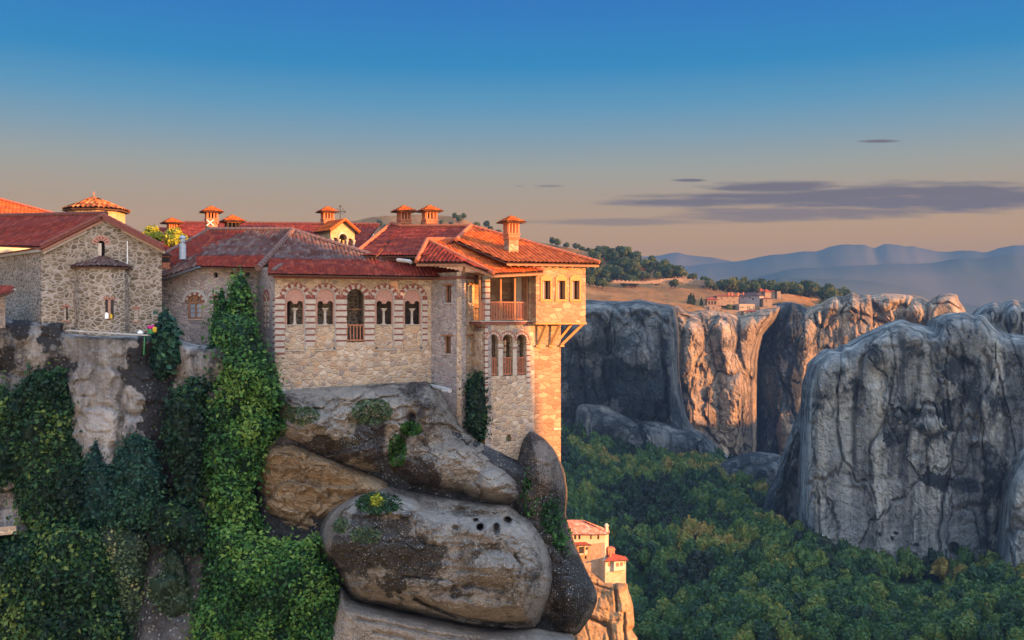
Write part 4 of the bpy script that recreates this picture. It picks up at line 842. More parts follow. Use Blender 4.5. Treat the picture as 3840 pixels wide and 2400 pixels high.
# niches with twin windows
for i, (u, r_) in enumerate(geo):
    if i == 2: continue
    mb = MB(); w2 = pit*.68; wi = pit*.50; gap = pit*.13; L0, L1 = u-wi-.02, u-gap; R0, R1 = u+gap, u+wi+.02; vs = A(bays[i], 1139)[1]
    hs = [archp(L0, L1, sill, vs, n=8), archp(R0, R1, sill, vs, n=8)]
    # merge the two lights into one opening with a column between
    c = (L0+L1)/2; rr = (L1-L0)/2; c2 = (R0+R1)/2
    op = [(L0, sill), (R1, sill)]+[(c2+rr*math.cos(math.pi*k/8), vs+rr*math.sin(math.pi*k/8)) for k in range(9)]+[(c+rr*math.cos(math.pi*k/8), vs+rr*math.sin(math.pi*k/8)) for k in range(9)]
    FA.panel(mb, archp(u-w2+.004, u+w2-.004, sill-.02, spr), [], -.10, .02, 0) if False else None
    FA.panel(mb, archp(u-w2+.01, u+w2-.01, sill-.012, spr), [[(a, b+.002) for a, b in op]], -.13, .3, 0)
    FA.rect(mb, u-w2+.01, nb+.01, u+w2-.01, sill-.016, -.43, -.10, 1)
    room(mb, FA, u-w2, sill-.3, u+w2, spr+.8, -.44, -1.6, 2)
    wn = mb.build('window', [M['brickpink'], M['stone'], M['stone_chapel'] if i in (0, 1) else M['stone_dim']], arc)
    mc = MB(); ring(FA, mc, u, spr, w2*.90, w2*.985, -.12, -.03, 1, [0], sub=16); FA.rect(mc, u+w2*.90, nb+.02, u+w2*.985, spr, -.098, -.03, 0)
    mc.build('frame', M['grey'], wn)
    mc = MB(); p = FA.pt(u, sill, -.28); mc.lathe(p, [(.15, 0), (.15, .05), (.11, .09), (.085, .14), (.075, .78), (.09, .84)], 10)
    mc.frust(p+Vector((0, 0, .84)), .17, .17, .34, .32, .13, FA.rot); mc.box(p+Vector((0, 0, .99)), .37, .34, .04, FA.rot); mc.build('column', M['white'], wn, False)
    mc = MB(); FA.rect(mc, u-w2+.03, sill-.05, u+w2-.1, sill+.005, -.11, -.04); FA.rect(mc, u-w2+.03, nb-.045, u+w2+.02, nb+.006, -.12, .06); mc.build('sill', M['white'], wn)
    mc = MB(); mc.tube([FA.pt(u+(-w2*.8 if i in (0, 2, 3) else w2*.85), nb+.12, -.12), FA.pt(u+(-w2*.8 if i in (0, 2, 3) else w2*.85), nb+.10, .08)], .05, 8); mc.build('drain_spout', M['darkmetal'], arc)
# central doorway
u, _ = geo[2]; mb = MB(); v0 = A(1330, 1283)[1]; room(mb, FA, u-pit*.62, v0, u+pit*.62, spr+pit*.75, -.5, -2.4, 0); dr = mb.build('doorway', M['stone_chapel'], arc)
mb = MB(); FA.rect(mb, u-pit*.58, v0+.06, u+pit*.58, v0+.12, -.35, .02); FA.rect(mb, u-pit*.6, v0+2.0, u+pit*.6, v0+2.08, -1.3, -1.2); FA.rect(mb, u+pit*.0, v0+.9, u+pit*.6, v0+.95, -1.3, -1.2); mb.build('beam', M['wood'], dr)
railing(dr, FA, u-pit*.56, u+pit*.56, v0+.08, A(1330, 1219)[1], -.12, 5, M['ochre_rail'] if 'ochre_rail' in M else M['woodred'], w=.07)
# left return wall (blue shade) with narrow striped window
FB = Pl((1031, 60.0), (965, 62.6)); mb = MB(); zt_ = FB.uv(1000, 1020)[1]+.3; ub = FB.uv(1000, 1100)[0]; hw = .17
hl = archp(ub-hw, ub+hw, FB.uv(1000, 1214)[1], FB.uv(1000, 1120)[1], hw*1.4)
FB.panel(mb, [(0, -6), (FB.W, -6), (FB.W, zt_), (0, zt_)], [hl], 0, .4); mb.build('side_wall', M['stone_grey_shaded'], arc)
mb = MB(); sp2 = FB.uv(1000, 1124)[1]; ring(FB, mb, ub, sp2, hw*1.1, hw*2.3, -.04, .03, 7, [0, 1], ry=1.35, sub=2); ring(FB, mb, ub, sp2, hw*2.34, hw*2.9, -.04, .05, 12, [0], ry=1.3, sub=1)
for sd in (-1, 1):
    z = sp2; k = 0
    while z > FB.uv(1000, 1215)[1]:
        h = .10 if k % 2 == 0 else .24; FB.rect(mb, ub+sd*hw*2 if sd < 0 else ub+hw*1.05, z-h+.003, ub-hw*1.05 if sd < 0 else ub+hw*2.3, z-.003, -.04, .03, 0 if k % 2 == 0 else 1); z -= h; k += 1
mb.build('corner_bands', [M['brick'], M['white']], arc); mb = MB()
z = sp2; k = 0
while z > zb0-.5:
    h = .10 if k % 2 == 0 else .27; FB.rect(mb, -.025, z-h+.004, .32, z-.004, -.04, .026, 0 if k % 2 == 0 else 1); z -= h; k += 1
mb.build('corner_bands', [M['brick'], M['white']], arc)
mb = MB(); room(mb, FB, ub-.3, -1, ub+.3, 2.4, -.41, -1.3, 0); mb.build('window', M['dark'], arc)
# long left wall
FC_ = Pl((965, 62.6), (545, 63.2)); mb = MB(); zt_ = FC_.uv(800, 1002)[1]+.2
def C_(px, py): return FC_.uv(px, py)
def arch_at(pl, x0, x1, yb, yt, ry=None):
    u0, u1 = sorted((pl.uv(x0, yb)[0], pl.uv(x1, yb)[0])); r_ = (u1-u0)/2; ry = ry or r_; return archp(u0, u1, pl.uv(x0, yb)[1], pl.uv(x0, yt)[1]-ry, ry), u0, u1
wins = [arch_at(FC_, 703, 758, 1196, 1106), arch_at(FC_, 800, 821, 1200, 1107), arch_at(FC_, 857, 878, 1200, 1110)]+[arch_at(FC_, x-7, x+7, 1041, 1020) for x in (809, 870, 929)]
up = [C_(965, 1000), C_(738, 998), C_(620, 1034), C_(545, 1026)]
FC_.panel(mb, [(0, -6), (FC_.W, -6), (FC_.W, C_(545, 1032)[1]), (C_(620, 1040)[0], C_(620, 1040)[1]), (C_(738, 1004)[0], zt_), (0, zt_)], [w_[0] for w_ in wins], 0, .4)
mb.build('rear_wall', M['stone_grey_shaded'], arc)
mb = MB()
for (hl, u0, u1), (rm, k) in zip(wins[:3], ((1.25, 11), (1.7, 9), (1.7, 9))):
    c = (u0+u1)/2; r_ = (u1-u0)/2; vs_ = hl[2][1]; ring(FC_, mb, c, vs_, r_*1.02, r_*1.02+.16, -.03, .02, k, [0, 1], sub=2); ring(FC_, mb, c, vs_, r_*1.02+.18, r_*1.02+.34, -.03, .045, 9, [2], sub=2)
mb.build('arch_ring', [M['brick'], M['white'], M['grey']], arc)
for w_i, (hl, u0, u1) in enumerate(wins):
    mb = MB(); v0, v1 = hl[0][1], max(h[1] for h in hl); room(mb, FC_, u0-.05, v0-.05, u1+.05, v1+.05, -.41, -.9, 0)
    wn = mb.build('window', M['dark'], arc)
    if w_i == 0:
        mb = MB(); vm = C_(730, 1138)[1]; c = (u0+u1)/2; t = .07
        for a, b, c1, d in ((u0, v0, u0+t*1.4, vm), (u1-t*1.4, v0, u1, vm), (u0, v0, u1, v0+t*1.8), (u0, vm, u1, vm+t), (c-t/2, v0, c+t/2, vm)): FC_.rect(mb, a, b, c1, d, -.22, -.14)
        for q in (1, 2): FC_.rect(mb, u0, v0+.1+(vm-v0-.1)*q/3, u1, v0+.1+(vm-v0-.1)*q/3+.03, -.2, -.15)
        FC_.panel(mb, archp(u0+.002, u1-.002, vm+t, hl[2][1]), [archp(u0+.12, c-.05, vm+t+.06, vm+t+.1, .3, 6)[0:0] or [(u0+.14, vm+t+.06), (c-.06, vm+t+.06), (c-.2, vm+t+.38)], [(c+.06, vm+t+.06), (u1-.14, vm+t+.06), (c+.2, vm+t+.38)]], -.15, .05)
        mb.build('frame', M['wood'], wn); mb = MB(); FC_.rect(mb, u0+.02, v0+.02, u1-.02, vm, -.25, -.235); mb.build('pane', M['glass'], wn)
    if w_i < 2:
        mb = MB(); FC_.rect(mb, u0-.06, v0-.07, u1+.06, v0-.002, -.2, .06); mb.build('sill', M['white'], wn)
# roofs of the arcade wing
O1 = (1098, 866)
pS2 = ((1010, 1028, 59.2), (1620, 1036, 62.2), (1098, 866, 66.0)); pS3 = ((955, 999, 61.7), (738, 998, 62.4), (1098, 866, 66.0))
plS2, plS3 = rplane(*pS2), rplane(*pS3)
new2 = [onpl(plS2, *q) for q in ((1004, 1029), (1800, 1043), (1700, 1012), (1430, 975), (1008, 968))]
roof_of(arc, 'roof', [(plS2, new2)], M['tile'], jit=.012)
old2 = [onpl(plS2, *q) for q in ((1003, 974), (1470, 984), (1098, 866))]; old2 = [p+plS2[1]*.05 for p in old2]
roof_of(arc, 'old_roof', [(plS2, old2)], M['tile_old'], jit=.03)
l3 = [onpl(plS3, *q) for q in ((960, 1006), (738, 1000), (700, 1004), (860, 920), (1005, 940), (1060, 905), (1098, 866))]
new3 = [onpl(plS3, *q) for q in ((960, 1004), (738, 998), (640, 1030), (520, 1026), (640, 940), (1098, 864))]
roof_of(arc, 'lower_roof', [(plS3, [onpl(plS3, *q) for q in ((962, 1006), (738, 1000), (735, 955), (1010, 955))])], M['tile'])
roof_of(arc, 'old_roof', [(plS3, [p+plS3[1]*.04 for p in [onpl(plS3, *q) for q in ((735, 962), (1002, 960), (1098, 866), (925, 868), (760, 930))]])], M['tile_old'], jit=.03)
roof_of(arc, 'roof', [(plS3, [p+plS3[1]*.02 for p in [onpl(plS3, *q) for q in ((640, 1004), (735, 958), (925, 868), (782, 865), (618, 940), (590, 975))]])], M['tile'])
roof_of(arc, 'old_roof', [(plS3, [p+plS3[1]*.03 for p in [onpl(plS3, *q) for q in ((520, 1027), (622, 1037), (738, 1000), (738, 955), (640, 985), (610, 975))]])], M['tile_old'], jit=.03)
mb = MB(); o1 = onpl(plS2, *O1)+Vector((0, 0, .05)); ridge(mb, onpl(plS2, 968, 1012)+Vector((0, 0, .12)), o1, .19); ridge(mb, o1, onpl(plS2, 1430, 972)+Vector((0, 0, .1)), .15); ridge(mb, onpl(plS2, 1430, 972)+Vector((0, 0, .1)), onpl(plS2, 1560, 990)+Vector((0, 0, .1)), .15)
ridge(mb, onpl(plS3, 782, 865)+Vector((0, 0, .1)), onpl(plS3, 1098, 865)+Vector((0, 0, .1)), .14); ridge(mb, onpl(plS3, 782, 865)+Vector((0, 0, .08)), onpl(plS3, 600, 965)+Vector((0, 0, .08)), .12)
ridge(mb, onpl(plS2, 1022, 1022)+Vector((0, 0, .12)), onpl(plS2, 1055, 1000)+Vector((0, 0, .12)), .12)
mb.build('ridge_tiles', M['ridge_old'], arc)
mb = MB(); a = P(520, 1034, 61.2); b = P(620, 1046, 61.5); c = P(738, 1006, 61.6); mb.tube([a, b, c, P(752, 1003, 61.7)], .09, 8); mb.build('gutter', M['darkmetal'], arc)
mb = MB(); mb.tube([P(530, 1040, 61.0), P(534, 1070, 60.9), P(552, 1086, 60.6)], .12, 8); mb.tube([P(552, 1080, 60.6), P(552, 1250, 60.4)], .19, 10); mb.tube([P(552, 1082, 60.6), P(552, 1092, 60.5)], .29, 10)
mb.build('drainpipe', M['darkmetal'], arc)
FAe = MB(); FA.rect(FAe, -.1, A(1300, 1046)[1], FA.W+2.5, A(1300, 1037)[1], .003, .22, 0); FAe.build('eaves_cornice', M['brick'], arc)
for (px, yt, yb, D, s, cap, rot, sh, tl) in ((619, 948, 1002, 62.3, .5, .75, 20, True, M['tile_old']),): chimney(arc, px, yt, yb, D, s, cap, rot, M['stone_grey_shaded'], sh, tl)
mb = MB(); p = P(685, 972, 62.6); mb.tube([p, p+Vector((0, 0, .95))], .21, 12); mb.tube([p+Vector((0, 0, .95)), p+Vector((0, 0, 1.02))], .15, 12); mb.tube([p+Vector((0, 0, 1.1)), p+Vector((0, 0, 1.32))], .15, 12); mb.lathe(p+Vector((0, 0, 1.32)), [(.22, 0), (.2, .08), (0, .2)], 10); mb.bar(p+Vector((0, 0, 1.0)), p+Vector((0, 0, 1.12)), .1); mb.build('metal_flue', M['metal'], arc)
# closing walls behind
mb = MB(); mb.hexa([P(545, CY, 63.4)+Vector((0, 0, -6)), P(960, CY, 63.1)+Vector((0, 0, -6)), P(960, CY, 63.1)+Vector((.5, 8, -6)), P(545, CY, 63.4)+Vector((0, 8, -6)), P(545, CY, 63.4)+Vector((0, 0, 2.4)), P(960, CY, 63.1)+Vector((0, 0, 2.9)), P(960, CY, 63.1)+Vector((.5, 8, 2.9)), P(545, CY, 63.4)+Vector((0, 8, 2.4))])
mb.build('inner_wall', M['stone_grey_shaded'], arc)
# ============ long rear wing
rear = empty('rear_wing', base_of(900, 78, 0), 'long low red tiled roof running behind the arcade wing, seen above its ridge', 'building', 'monastery buildings')
tR = ((690, 838, 82), (1345, 844, 80), (1000, 940, 73))
roof_of(rear, 'roof', [slp(tR, ((690, 838), (1420, 845), (1340, 955), (560, 965), (572, 905)))], M['tile'], jit=.01)
plR = rplane(*tR); mb = MB(); ridge(mb, onpl(plR, 690, 838)+Vector((0, 0, .08)), onpl(plR, 1420, 845)+Vector((0, 0, .08)), .13); ridge(mb, onpl(plR, 690, 838)+Vector((0, 0, .08)), onpl(plR, 565, 905)+Vector((0, 0, .08)), .12); mb.build('ridge_tiles', M['ridge'], rear)
mb = MB(); mb.hexa([P(570, 960, 74), P(1420, 960, 74), P(1420, 1200, 82), P(570, 1200, 82), P(600, 950, 74.2), P(1400, 950, 74.2), P(1400, 870, 82.4), P(600, 870, 82.4)]); mb.build('wall', M['stone'], rear)
roof_of(rear, 'side_roof', [slp(((600, 852, 86), (690, 842, 84), (620, 930, 80)), ((575, 856), (745, 850), (745, 950), (560, 950)))], M['tile'])
for q in ((645, 817, 885, 80, .62, 1.5, 35, False), (793, 773, 842, 76, .82, 1.55, 28, False), (872, 807, 856, 73.5, .95, 1.6, 28, True), (1228, 775, 850, 77, .8, 1.45, 28, False)): chimney(rear, *q[:7], short=q[7])
# ============ great roof, tower, loggia
tw = empty('tower_building', base_of(1950, 62, -8), 'tall stone tower block with a loggia, three arches and a jettied room', 'building', 'monastery buildings')
FD = Pl((1617, 63.0), (1731, 60.9)); FE = Pl((1731, 60.9), (1779, 62.3)); FF = Pl((1779, 62.3), (1820, 60.6)); 
FG = Pl((1820, 60.6), (2005, 62.2))
# extend the front plane of the gallery along itself for the tower face
def D_on(pl, px): r_ = Vector(((px-CX)/F, 1, 0)); return pl.O.dot(pl.N)/r_.dot(pl.N)
FGf = FG; zt_ = 3.0
mb = MB()
def rwin(pl, x0, x1, y0, y1): a = pl.uv(x0, y1); b = pl.uv(x1, y0); u0, u1 = sorted((a[0], b[0])); return [(u0, a[1]), (u1, a[1]), (u1, b[1]), (u0, b[1])]
wD = [rwin(FD, 1669, 1692, 1068, 1136), rwin(FD, 1666, 1690, 1260, 1326)]; wE = [rwin(FE, 1756, 1769, 1068, 1137), rwin(FE, 1753, 1766, 1260, 1327)]
zD = FD.uv(1700, 1045)[1]+.4
FD.panel(mb, [(0, -9), (FD.W, -9), (FD.W, zD), (0, zD)], wD, 0, .35); FE.panel(mb, [(.003, -10), (FE.W, -10), (FE.W, zD), (.003, zD)], wE, 0, .35, 1)
mb.build('stair_tower_wall', [M['stone_grey_shaded'], M['stone']], tw)
for pl, ws, gm in ((FD, wD, 'dark'), (FE, wE, 'glass')):
    for h in ws:
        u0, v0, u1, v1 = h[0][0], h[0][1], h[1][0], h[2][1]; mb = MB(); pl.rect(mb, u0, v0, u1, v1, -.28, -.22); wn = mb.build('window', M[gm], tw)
        mb = MB(); t = .05
        for a, b, c, d in ((u0+.002, v0, u0+t, v1), (u1-t, v0, u1-.002, v1), (u0+t, v0, u1-t, v0+t), (u0+t, v1-t, u1-t, v1)): pl.rect(mb, a, b, c, d, -.2, -.1)
        pl.rect(mb, (u0+u1)/2-.015, v0+t, (u0+u1)/2+.015, v1-t, -.2, -.12); mb.build('frame', M['wood'] if gm == 'dark' else M['grey'], wn)
        mb = MB(); pl.rect(mb, u0-.28, v1+.002, u1+.28, v1+.09, -.05, .05); mb.build('lintel', M['wood'], wn); mb = MB(); pl.rect(mb, u0-.05, v0-.07, u1+.05, v0-.002, -.1, .05); mb.build('sill', M['grey'], wn)
# gallery: three arches below, loggia above
def Gx(px, py): return FG.uv(px, py)
mb = MB(); u20 = Gx(2103, 1300)[0]; zfl = Gx(1900, 1203)[1]; zfl2 = zfl-.22
ah = [arch_at(FG, 1830, 1869, 1411, 1254), arch_at(FG, 1885, 1923, 1411, 1254), arch_at(FG, 1938, 1974, 1408, 1254)]
slit = archp(*sorted((Gx(1898, 1655)[0], Gx(1918, 1655)[0])), Gx(1908, 1656)[1], Gx(1908, 1642)[1], .22, 8)
uS = Gx(2004, 1300)[0]; FG.panel(mb, [(0, -11), (uS, -11), (uS, zfl2), (0, zfl2)], [a[0] for a in ah]+[slit], 0, .45); FG.panel(mb, [(uS, -11), (u20, -11), (u20, zfl2), (uS, zfl2)], [], 0, .45, 1)  # wall split at the shadow edge, sunlight put into the oranger right part
uT = Gx(1984, 1100)[0]; FG.panel(mb, [(uT, zfl2), (u20, zfl2), (u20, 3.55), (uT, 3.55)], [], 0, .45, 1); mb.build('wall', [M['stone'], M['stone_tower']], tw)
FF2 = Pl((1779, 62.3), (1820, 60.6)); mb = MB(); FF2.panel(mb, [(0, -10), (FF2.W-.003, -10), (FF2.W-.003, zfl2), (0, zfl2)], [], 0, .4); mb.build('side_wall', M['stone_grey_shaded'], tw)
mb = MB()
z = Gx(1850, 1225)[1]; k = 0
while z > -5.2:
    h = .09 if k % 2 == 0 else .26
    if k % 2 == 0: FF2.rect(mb, .12, z-h, FF2.W+.02, z, -.03, .02, 0)
    FG.rect(mb, -.022, z-h+.003, Gx(1829, 1300)[0], z-.003, -.03, .022, 0 if k % 2 == 0 else 1); z -= h; k += 1
for a, b in ((ah[0][2], ah[1][1]), (ah[1][2], ah[2][1])):
    z = Gx(1850, 1300)[1]; FG.rect(mb, a+.003, Gx(1850, 1411)[1], b-.003, z, -.44, .02, 1); FG.rect(mb, a-.03, z+.002, b+.03, z+.12, -.46, .06, 1); FG.rect(mb, a+.002, z-.14, b-.002, z-.06, -.443, .026, 0); 
z = Gx(1980, 1290)[1]; k = 0
while z > -4.2:
    h = .08 if k % 2 == 0 else .26; FG.rect(mb, ah[2][2]+.004, z-h+.003, ah[2][2]+.28, z-.003, -.03, .018, 0 if k % 2 == 0 else 1); z -= h; k += 1
for hl, u0, u1 in ah:
    c = (u0+u1)/2; r_ = (u1-u0)/2; vs_ = hl[2][1]; ring(FG, mb, c, vs_, r_*1.02, r_*1.42, -.03, .02, 11, [1, 2], sub=2); ring(FG, mb, c, vs_, r_*1.44, r_*1.66, -.03, .05, 22, [0, 2], sub=1)
mb.build('arch_ring', [M['brick'], M['white'], M['brickpink']], tw)
mb = MB(); room(mb, FG, ah[0][1]-.15, Gx(1850, 1411)[1], ah[2][2]+.2, Gx(1850, 1245)[1], -.46, -2.2, 0); z = -1.2
while z > -3.8:
    for a in ah: FG.rect(mb, a[2]-.32, z-.09, a[2]-.003, z, -1.25, -.9, 2); FG.rect(mb, a[2]-.32, z-.38, a[2]-.003, z-.093, -1.25, -.9, 1)
    z -= .38
mb.build('lower_gallery', [M['stone'], M['white'], M['brick']], tw)
for q, (hl, u0, u1) in enumerate(ah): railing(tw, FG, u0+.01, u1-.1, Gx(1850, 1408)[1], Gx(1850, 1343)[1], -.12, 5, M['woodred'], w=.055)
mb = MB(); FG.rect(mb, -.35, zfl2+.003, uT+.2, zfl-.06, -2.6, .10, 1); FG.rect(mb, -.42, zfl-.056, uT+.25, zfl, -2.6, .16, 0)
FF2.rect(mb, .1, zfl2+.004, FF2.W, zfl-.058, -.3, .11, 1); mb.build('floor_slab', [M['white'], M['brick']], tw)
# loggia
lu0 = Gx(1838, 1100)[0]; ceil = Gx(1900, 1040)[1]; mb = MB()
FG.rect(mb, lu0-1.0, zfl+.003, uT+.3, ceil+.2, -2.5, -2.35, 0); FG.rect(mb, uT-.001, zfl+.004, uT+.3, ceil+.2, -2.34, -.46, 0); FG.rect(mb, -.3, ceil+.2, uT+.3, ceil+.3, -2.6, .05, 1)
FG.rect(mb, uT-.36, zfl+.004, uT-.003, ceil+.1, -1.4, -.98, 2)
mb.build('loggia_wall', [M['stone_tower'], M['wood'], M['white']], tw)
mb = MB(); z = zfl+.004; k = 0
while z < ceil+.1:
    h = .26 if k % 2 == 0 else .09; FG.rect(mb, 0, z, lu0, min(z+h, ceil+.15)-.004, -.42, 0, 1 if k % 2 == 0 else 0); z += h; k += 1
FG.rect(mb, -.05, ceil+.02, lu0+.06, ceil+.1, -.5, .06, 2); mb.build('corner_pier', [M['brick'], M['white'], M['grey']], tw)
mb = MB()
for px in (1801, 1880, 1933, 1979):
    u_ = Gx(px, 1100)[0]; FG.rect(mb, u_-.05, zfl+.003, u_+.05, ceil+.2, -.14, -.04)
FG.rect(mb, lu0, ceil+.02, uT, ceil+.19, -.15, -.03); mb.build('post', M['wood'], tw)
railing(tw, FG, lu0+.02, uT-.02, zfl+.05, Gx(1900, 1133)[1], -.09, 24, M['woodred'], w=.05)
railing(tw, FG, Gx(1799, 1130)[0], 0, zfl+.05, Gx(1900, 1133)[1], -.09, 5, M['woodred'], w=.05)
# tower right return and jetty
FR_a = FG.pt(u20, 0); mb = MB()
def boxG(mb, u0, u1, v0, v1, o0, o1, m=0): FG.rect(mb, u0, v0, u1, v1, o0, o1, m)
uJ = Gx(2188, 1100)[0]; JO = .62; jz0 = Gx(2100, 1209)[1]; jz1 = 3.5
uj0 = FG.uv(2010, 1100, JO)[0]; uj1 = FG.uv(2196, 1100, JO)[0]
boxG(mb, u20-.4, u20-.003, -8.1, 3.4, -5, -.46, 1); boxG(mb, u20-.05, uj1-.05, jz0+.2, jz1, -5, -.46, 1) if False else None
mb.build('return_wall', [M['stone'], M['stone_tower']], tw)
pj = Pl((2010, 60), (2196, 60)); 
class Off(Pl):
    def __init__(s, b, off): s.O = b.O+b.N*off; s.U = b.U; s.N = b.N; s.W = b.W; s.rot = b.rot
FJ = Off(FG, JO); jw = []
for x0, x1 in ((2033, 2063), (2089, 2118), (2143, 2172)): jw.append(rwin(FJ, x0, x1, 1053, 1122))
mb = MB(); FJ.panel(mb, [(uj0, jz0), (uj1, jz0), (uj1, jz1), (uj0, jz1)], jw, 0, .3)
FJ.rect(mb, uj0+.003, jz0, uj0+.3, jz1, -JO+.0, -.302); FJ.rect(mb, uj1-.3, jz0, uj1-.003, jz1, -4.5, -.302); FJ.rect(mb, uj0+.3, jz0-.003, uj1-.003, jz0+.15, -4.5, -.302); FJ.rect(mb, uj0+.302, jz0+.2, uj1-.302, jz1-.1, -4.5, -4.2)
mb.build('jettied_room', M['stone_tower'], tw)
mb = MB(); FJ.rect(mb, uj0-.05, jz0-.12, uj1+.05, jz0-.004, -.3, .05); FJ.rect(mb, uj1-.12, jz0-.12, uj1+.05, jz0-.004, -4.5, -.302)
for x, x2 in ((2014, 2048), (2062, 2100), (2103, 2186)):
    a = FG.pt(Gx(x, 1290)[0], Gx(x, 1294)[1], .06); b = FG.pt(FG.uv(x2, 1214, JO-.1)[0], jz0-.1, JO-.1); mb.bar(a, b, .13, .16); mb.box(a-Vector((0, 0, .05)), .3, .25, .1, FG.rot)
a = FG.pt(u20-.1, Gx(2103, 1294)[1], -.6); b = FG.pt(uj1-.3, jz0-.1, -.6); mb.bar(a, b, .12, .15); mb.build('bracket', M['ochre'], tw)
for h in jw:
    u0, v0, u1, v1 = h[0][0], h[0][1], h[1][0], h[2][1]; mb = MB(); FJ.rect(mb, u0-.1, v0-.1, u1+.1, v1+.1, -.5, -.31); wn = mb.build('window', M['dark'], tw)
    mb = MB(); t = .13; c = (u0+u1)/2
    for a, b, c_, d in ((u0-t, v0-.02, u0, v1), (u1, v0-.02, u1+t, v1)): FJ.rect(mb, a, b, c_, d, -.1, .05)
    FJ.rect(mb, u0-t-.02, v0-.14, u1+t+.02, v0-.023, -.1, .07)
    FJ.panel(mb, [(u0-t, v1+.003), (u1+t, v1+.003), (u1+t, v1+.2), (c+.18, v1+.36), (c, v1+.42), (c-.18, v1+.36), (u0-t, v1+.2)], [], .055, .15)
    mb.build('frame', M['ochre'], wn)
    mb = MB(); FJ.rect(mb, u0+.002, v0, u0+.14, v1, -.16, -.1); FJ.rect(mb, u1-.08, v0, u1-.002, v1, -.2, -.12); FJ.rect(mb, c-.02, v0, c+.02, v1, -.2, -.15); mb.build('sash', M['wood'], wn)
    mb = MB(); FJ.rect(mb, u0+.14, v0, c-.02, v1, -.2, -.185); mb.build('pane', M['glass'], wn)
mb = MB(); FJ.rect(mb, uj0-.1, 3.05, uj1+.05, 3.12, -.05, .04)
mb = MB(); FG.rect(mb, u20-.55, Gx(2095, 1612)[1], u20-.01, Gx(2095, 1604)[1], -.3, .06); mb.build('ledge', M['white'], tw)
# roofs of the tower block
L1 = ((1765, 852, 68), (1917, 986, 60.6), (2246, 990, 63.2)); p5 = rplane(*L1)
s5 = [onpl(p5, *q) for q in ((1765, 852), (1712, 904), (1900, 985), (2246, 991))]
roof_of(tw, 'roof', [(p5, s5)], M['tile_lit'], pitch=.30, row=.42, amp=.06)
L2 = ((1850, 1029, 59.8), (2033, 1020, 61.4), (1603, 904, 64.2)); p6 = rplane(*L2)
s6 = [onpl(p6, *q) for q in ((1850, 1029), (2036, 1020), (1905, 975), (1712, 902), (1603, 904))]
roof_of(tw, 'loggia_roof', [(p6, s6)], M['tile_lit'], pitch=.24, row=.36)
L3 = ((1562, 985, 61.6), (1738, 985, 60.4), (1603, 904, 64.2)); p7 = rplane(*L3)
g1 = onpl(p7, 1603, 904); ve = P(1850, 1029, 59.8); pa = onpl(p7, 1562, 985); pb = onpl(p7, 1738, 985)
nn_ = (ve-pb).cross(g1-pb).normalized(); nn_ = nn_ if nn_.z > 0 else -nn_
roof_of(tw, 'hip_roof', [(p7, [pa, pb, g1]), ((pb, nn_), [pb, ve, g1])], M['tile'], pitch=.30, row=.40, amp=.06)
tS4 = ((1500, 853, 71), (1765, 852, 68), (1603, 935, 63.5)); p8 = rplane(*tS4)
roof_of(tw, 'long_roof', [(p8, [onpl(p8, *q) for q in ((1500, 853), (1765, 852), (1712, 904), (1600, 960), (1395, 960))])], M['tile'])
tS9 = ((1469, 842, 73), (1505, 853, 71), (1380, 940, 65)); p9 = rplane(*tS9)
roof_of(tw, 'hip_strip', [(p9, [onpl(p9, *q) for q in ((1469, 842), (1505, 853), (1410, 960), (1335, 960))])], M['tile'])
mb = MB(); k = Vector((0, 0, .09))
for pl, a, b, r_ in ((p5, (1765, 852), (1712, 904), .16), (p5, (1765, 852), (2246, 988), .13), (p6, (1712, 904), (1603, 904), .16), (p8, (1500, 853), (1765, 852), .13), (p9, (1469, 842), (1338, 950), .15), (p9, (1469, 842), (1505, 853), .14)): ridge(mb, onpl(pl, *a)+k, onpl(pl, *b)+k, r_)
ridge(mb, g1+k, pa+k, .16); ridge(mb, g1+k, ve+k, .13); ridge(mb, onpl(p6, 1900, 985)+k, onpl(p6, 2036, 1018)+k, .14); mb.build('ridge_tiles', M['ridge_lit'] if 'ridge_lit' in M else M['ridge'], tw)
mb = MB(); e0, e1 = s5[2], s5[3]; up_ = (s5[0]-e0); 
for i in range(12):
    t = (i+.5)/12; q = e0.lerp(e1, t); mb.bar(q-Vector((0, 0, .17)), q+Vector((-.35, 1.2, .12)), .1, .12)
mb.bar(e0-Vector((0, -.02, .12)), e1-Vector((0, -.02, .12)), .07, .1); mb.bar(s6[0]-Vector((0, -.03, .13)), s6[1]-Vector((0, -.03, .13)), .08, .12); mb.bar(pb-Vector((0, 0, .15)), ve-Vector((0, 0, .15)), .08, .14); mb.bar(pa-Vector((0, 0, .15)), pb-Vector((0, 0, .15)), .08, .14)
mb.bar(P(1742, 990, 60.6), P(1738, 1030, 60.8), .12); mb.build('rafter', M['wood'], tw)
# hip back faces so the roof is closed from the side
mb = MB(); far = Vector((s5[3].x-1, s5[3].y+9, s5[3].z)); rl = onpl(p8, 1500, 853); mb.add([s5[3], far, rl+Vector((2, 4, -.3)), s5[0], rl], [(0, 1, 3), (1, 2, 4, 3)]); mb.build('rear_roof', M['ridge'], tw)
mb = MB(); mb.hexa([P(1470, 1000, 66), P(1720, 1000, 64), P(1720, 1000, 70), P(1470, 1000, 74), P(1470, 962, 66), P(1720, 945, 64), P(1720, 930, 70), P(1470, 920, 74)]); mb.build('inner_wall', M['plaster_white'], tw)
for q in ((1515, 771, 856, 72, .78, 1.5, 28), (1611, 770, 856, 71, .84, 1.5, 28), (1917, 810, 950, 63.3, .74, 1.42, 28)): chimney(tw, *q)
mb = MB(); q = onpl(p6, 1380, 980)
mb = MB(); mb.tube([P(1490, 975, 62.4), P(1535, 980, 62), P(1542, 985, 61.9)], .12, 8); mb.build('flashing', M['grey'], tw)
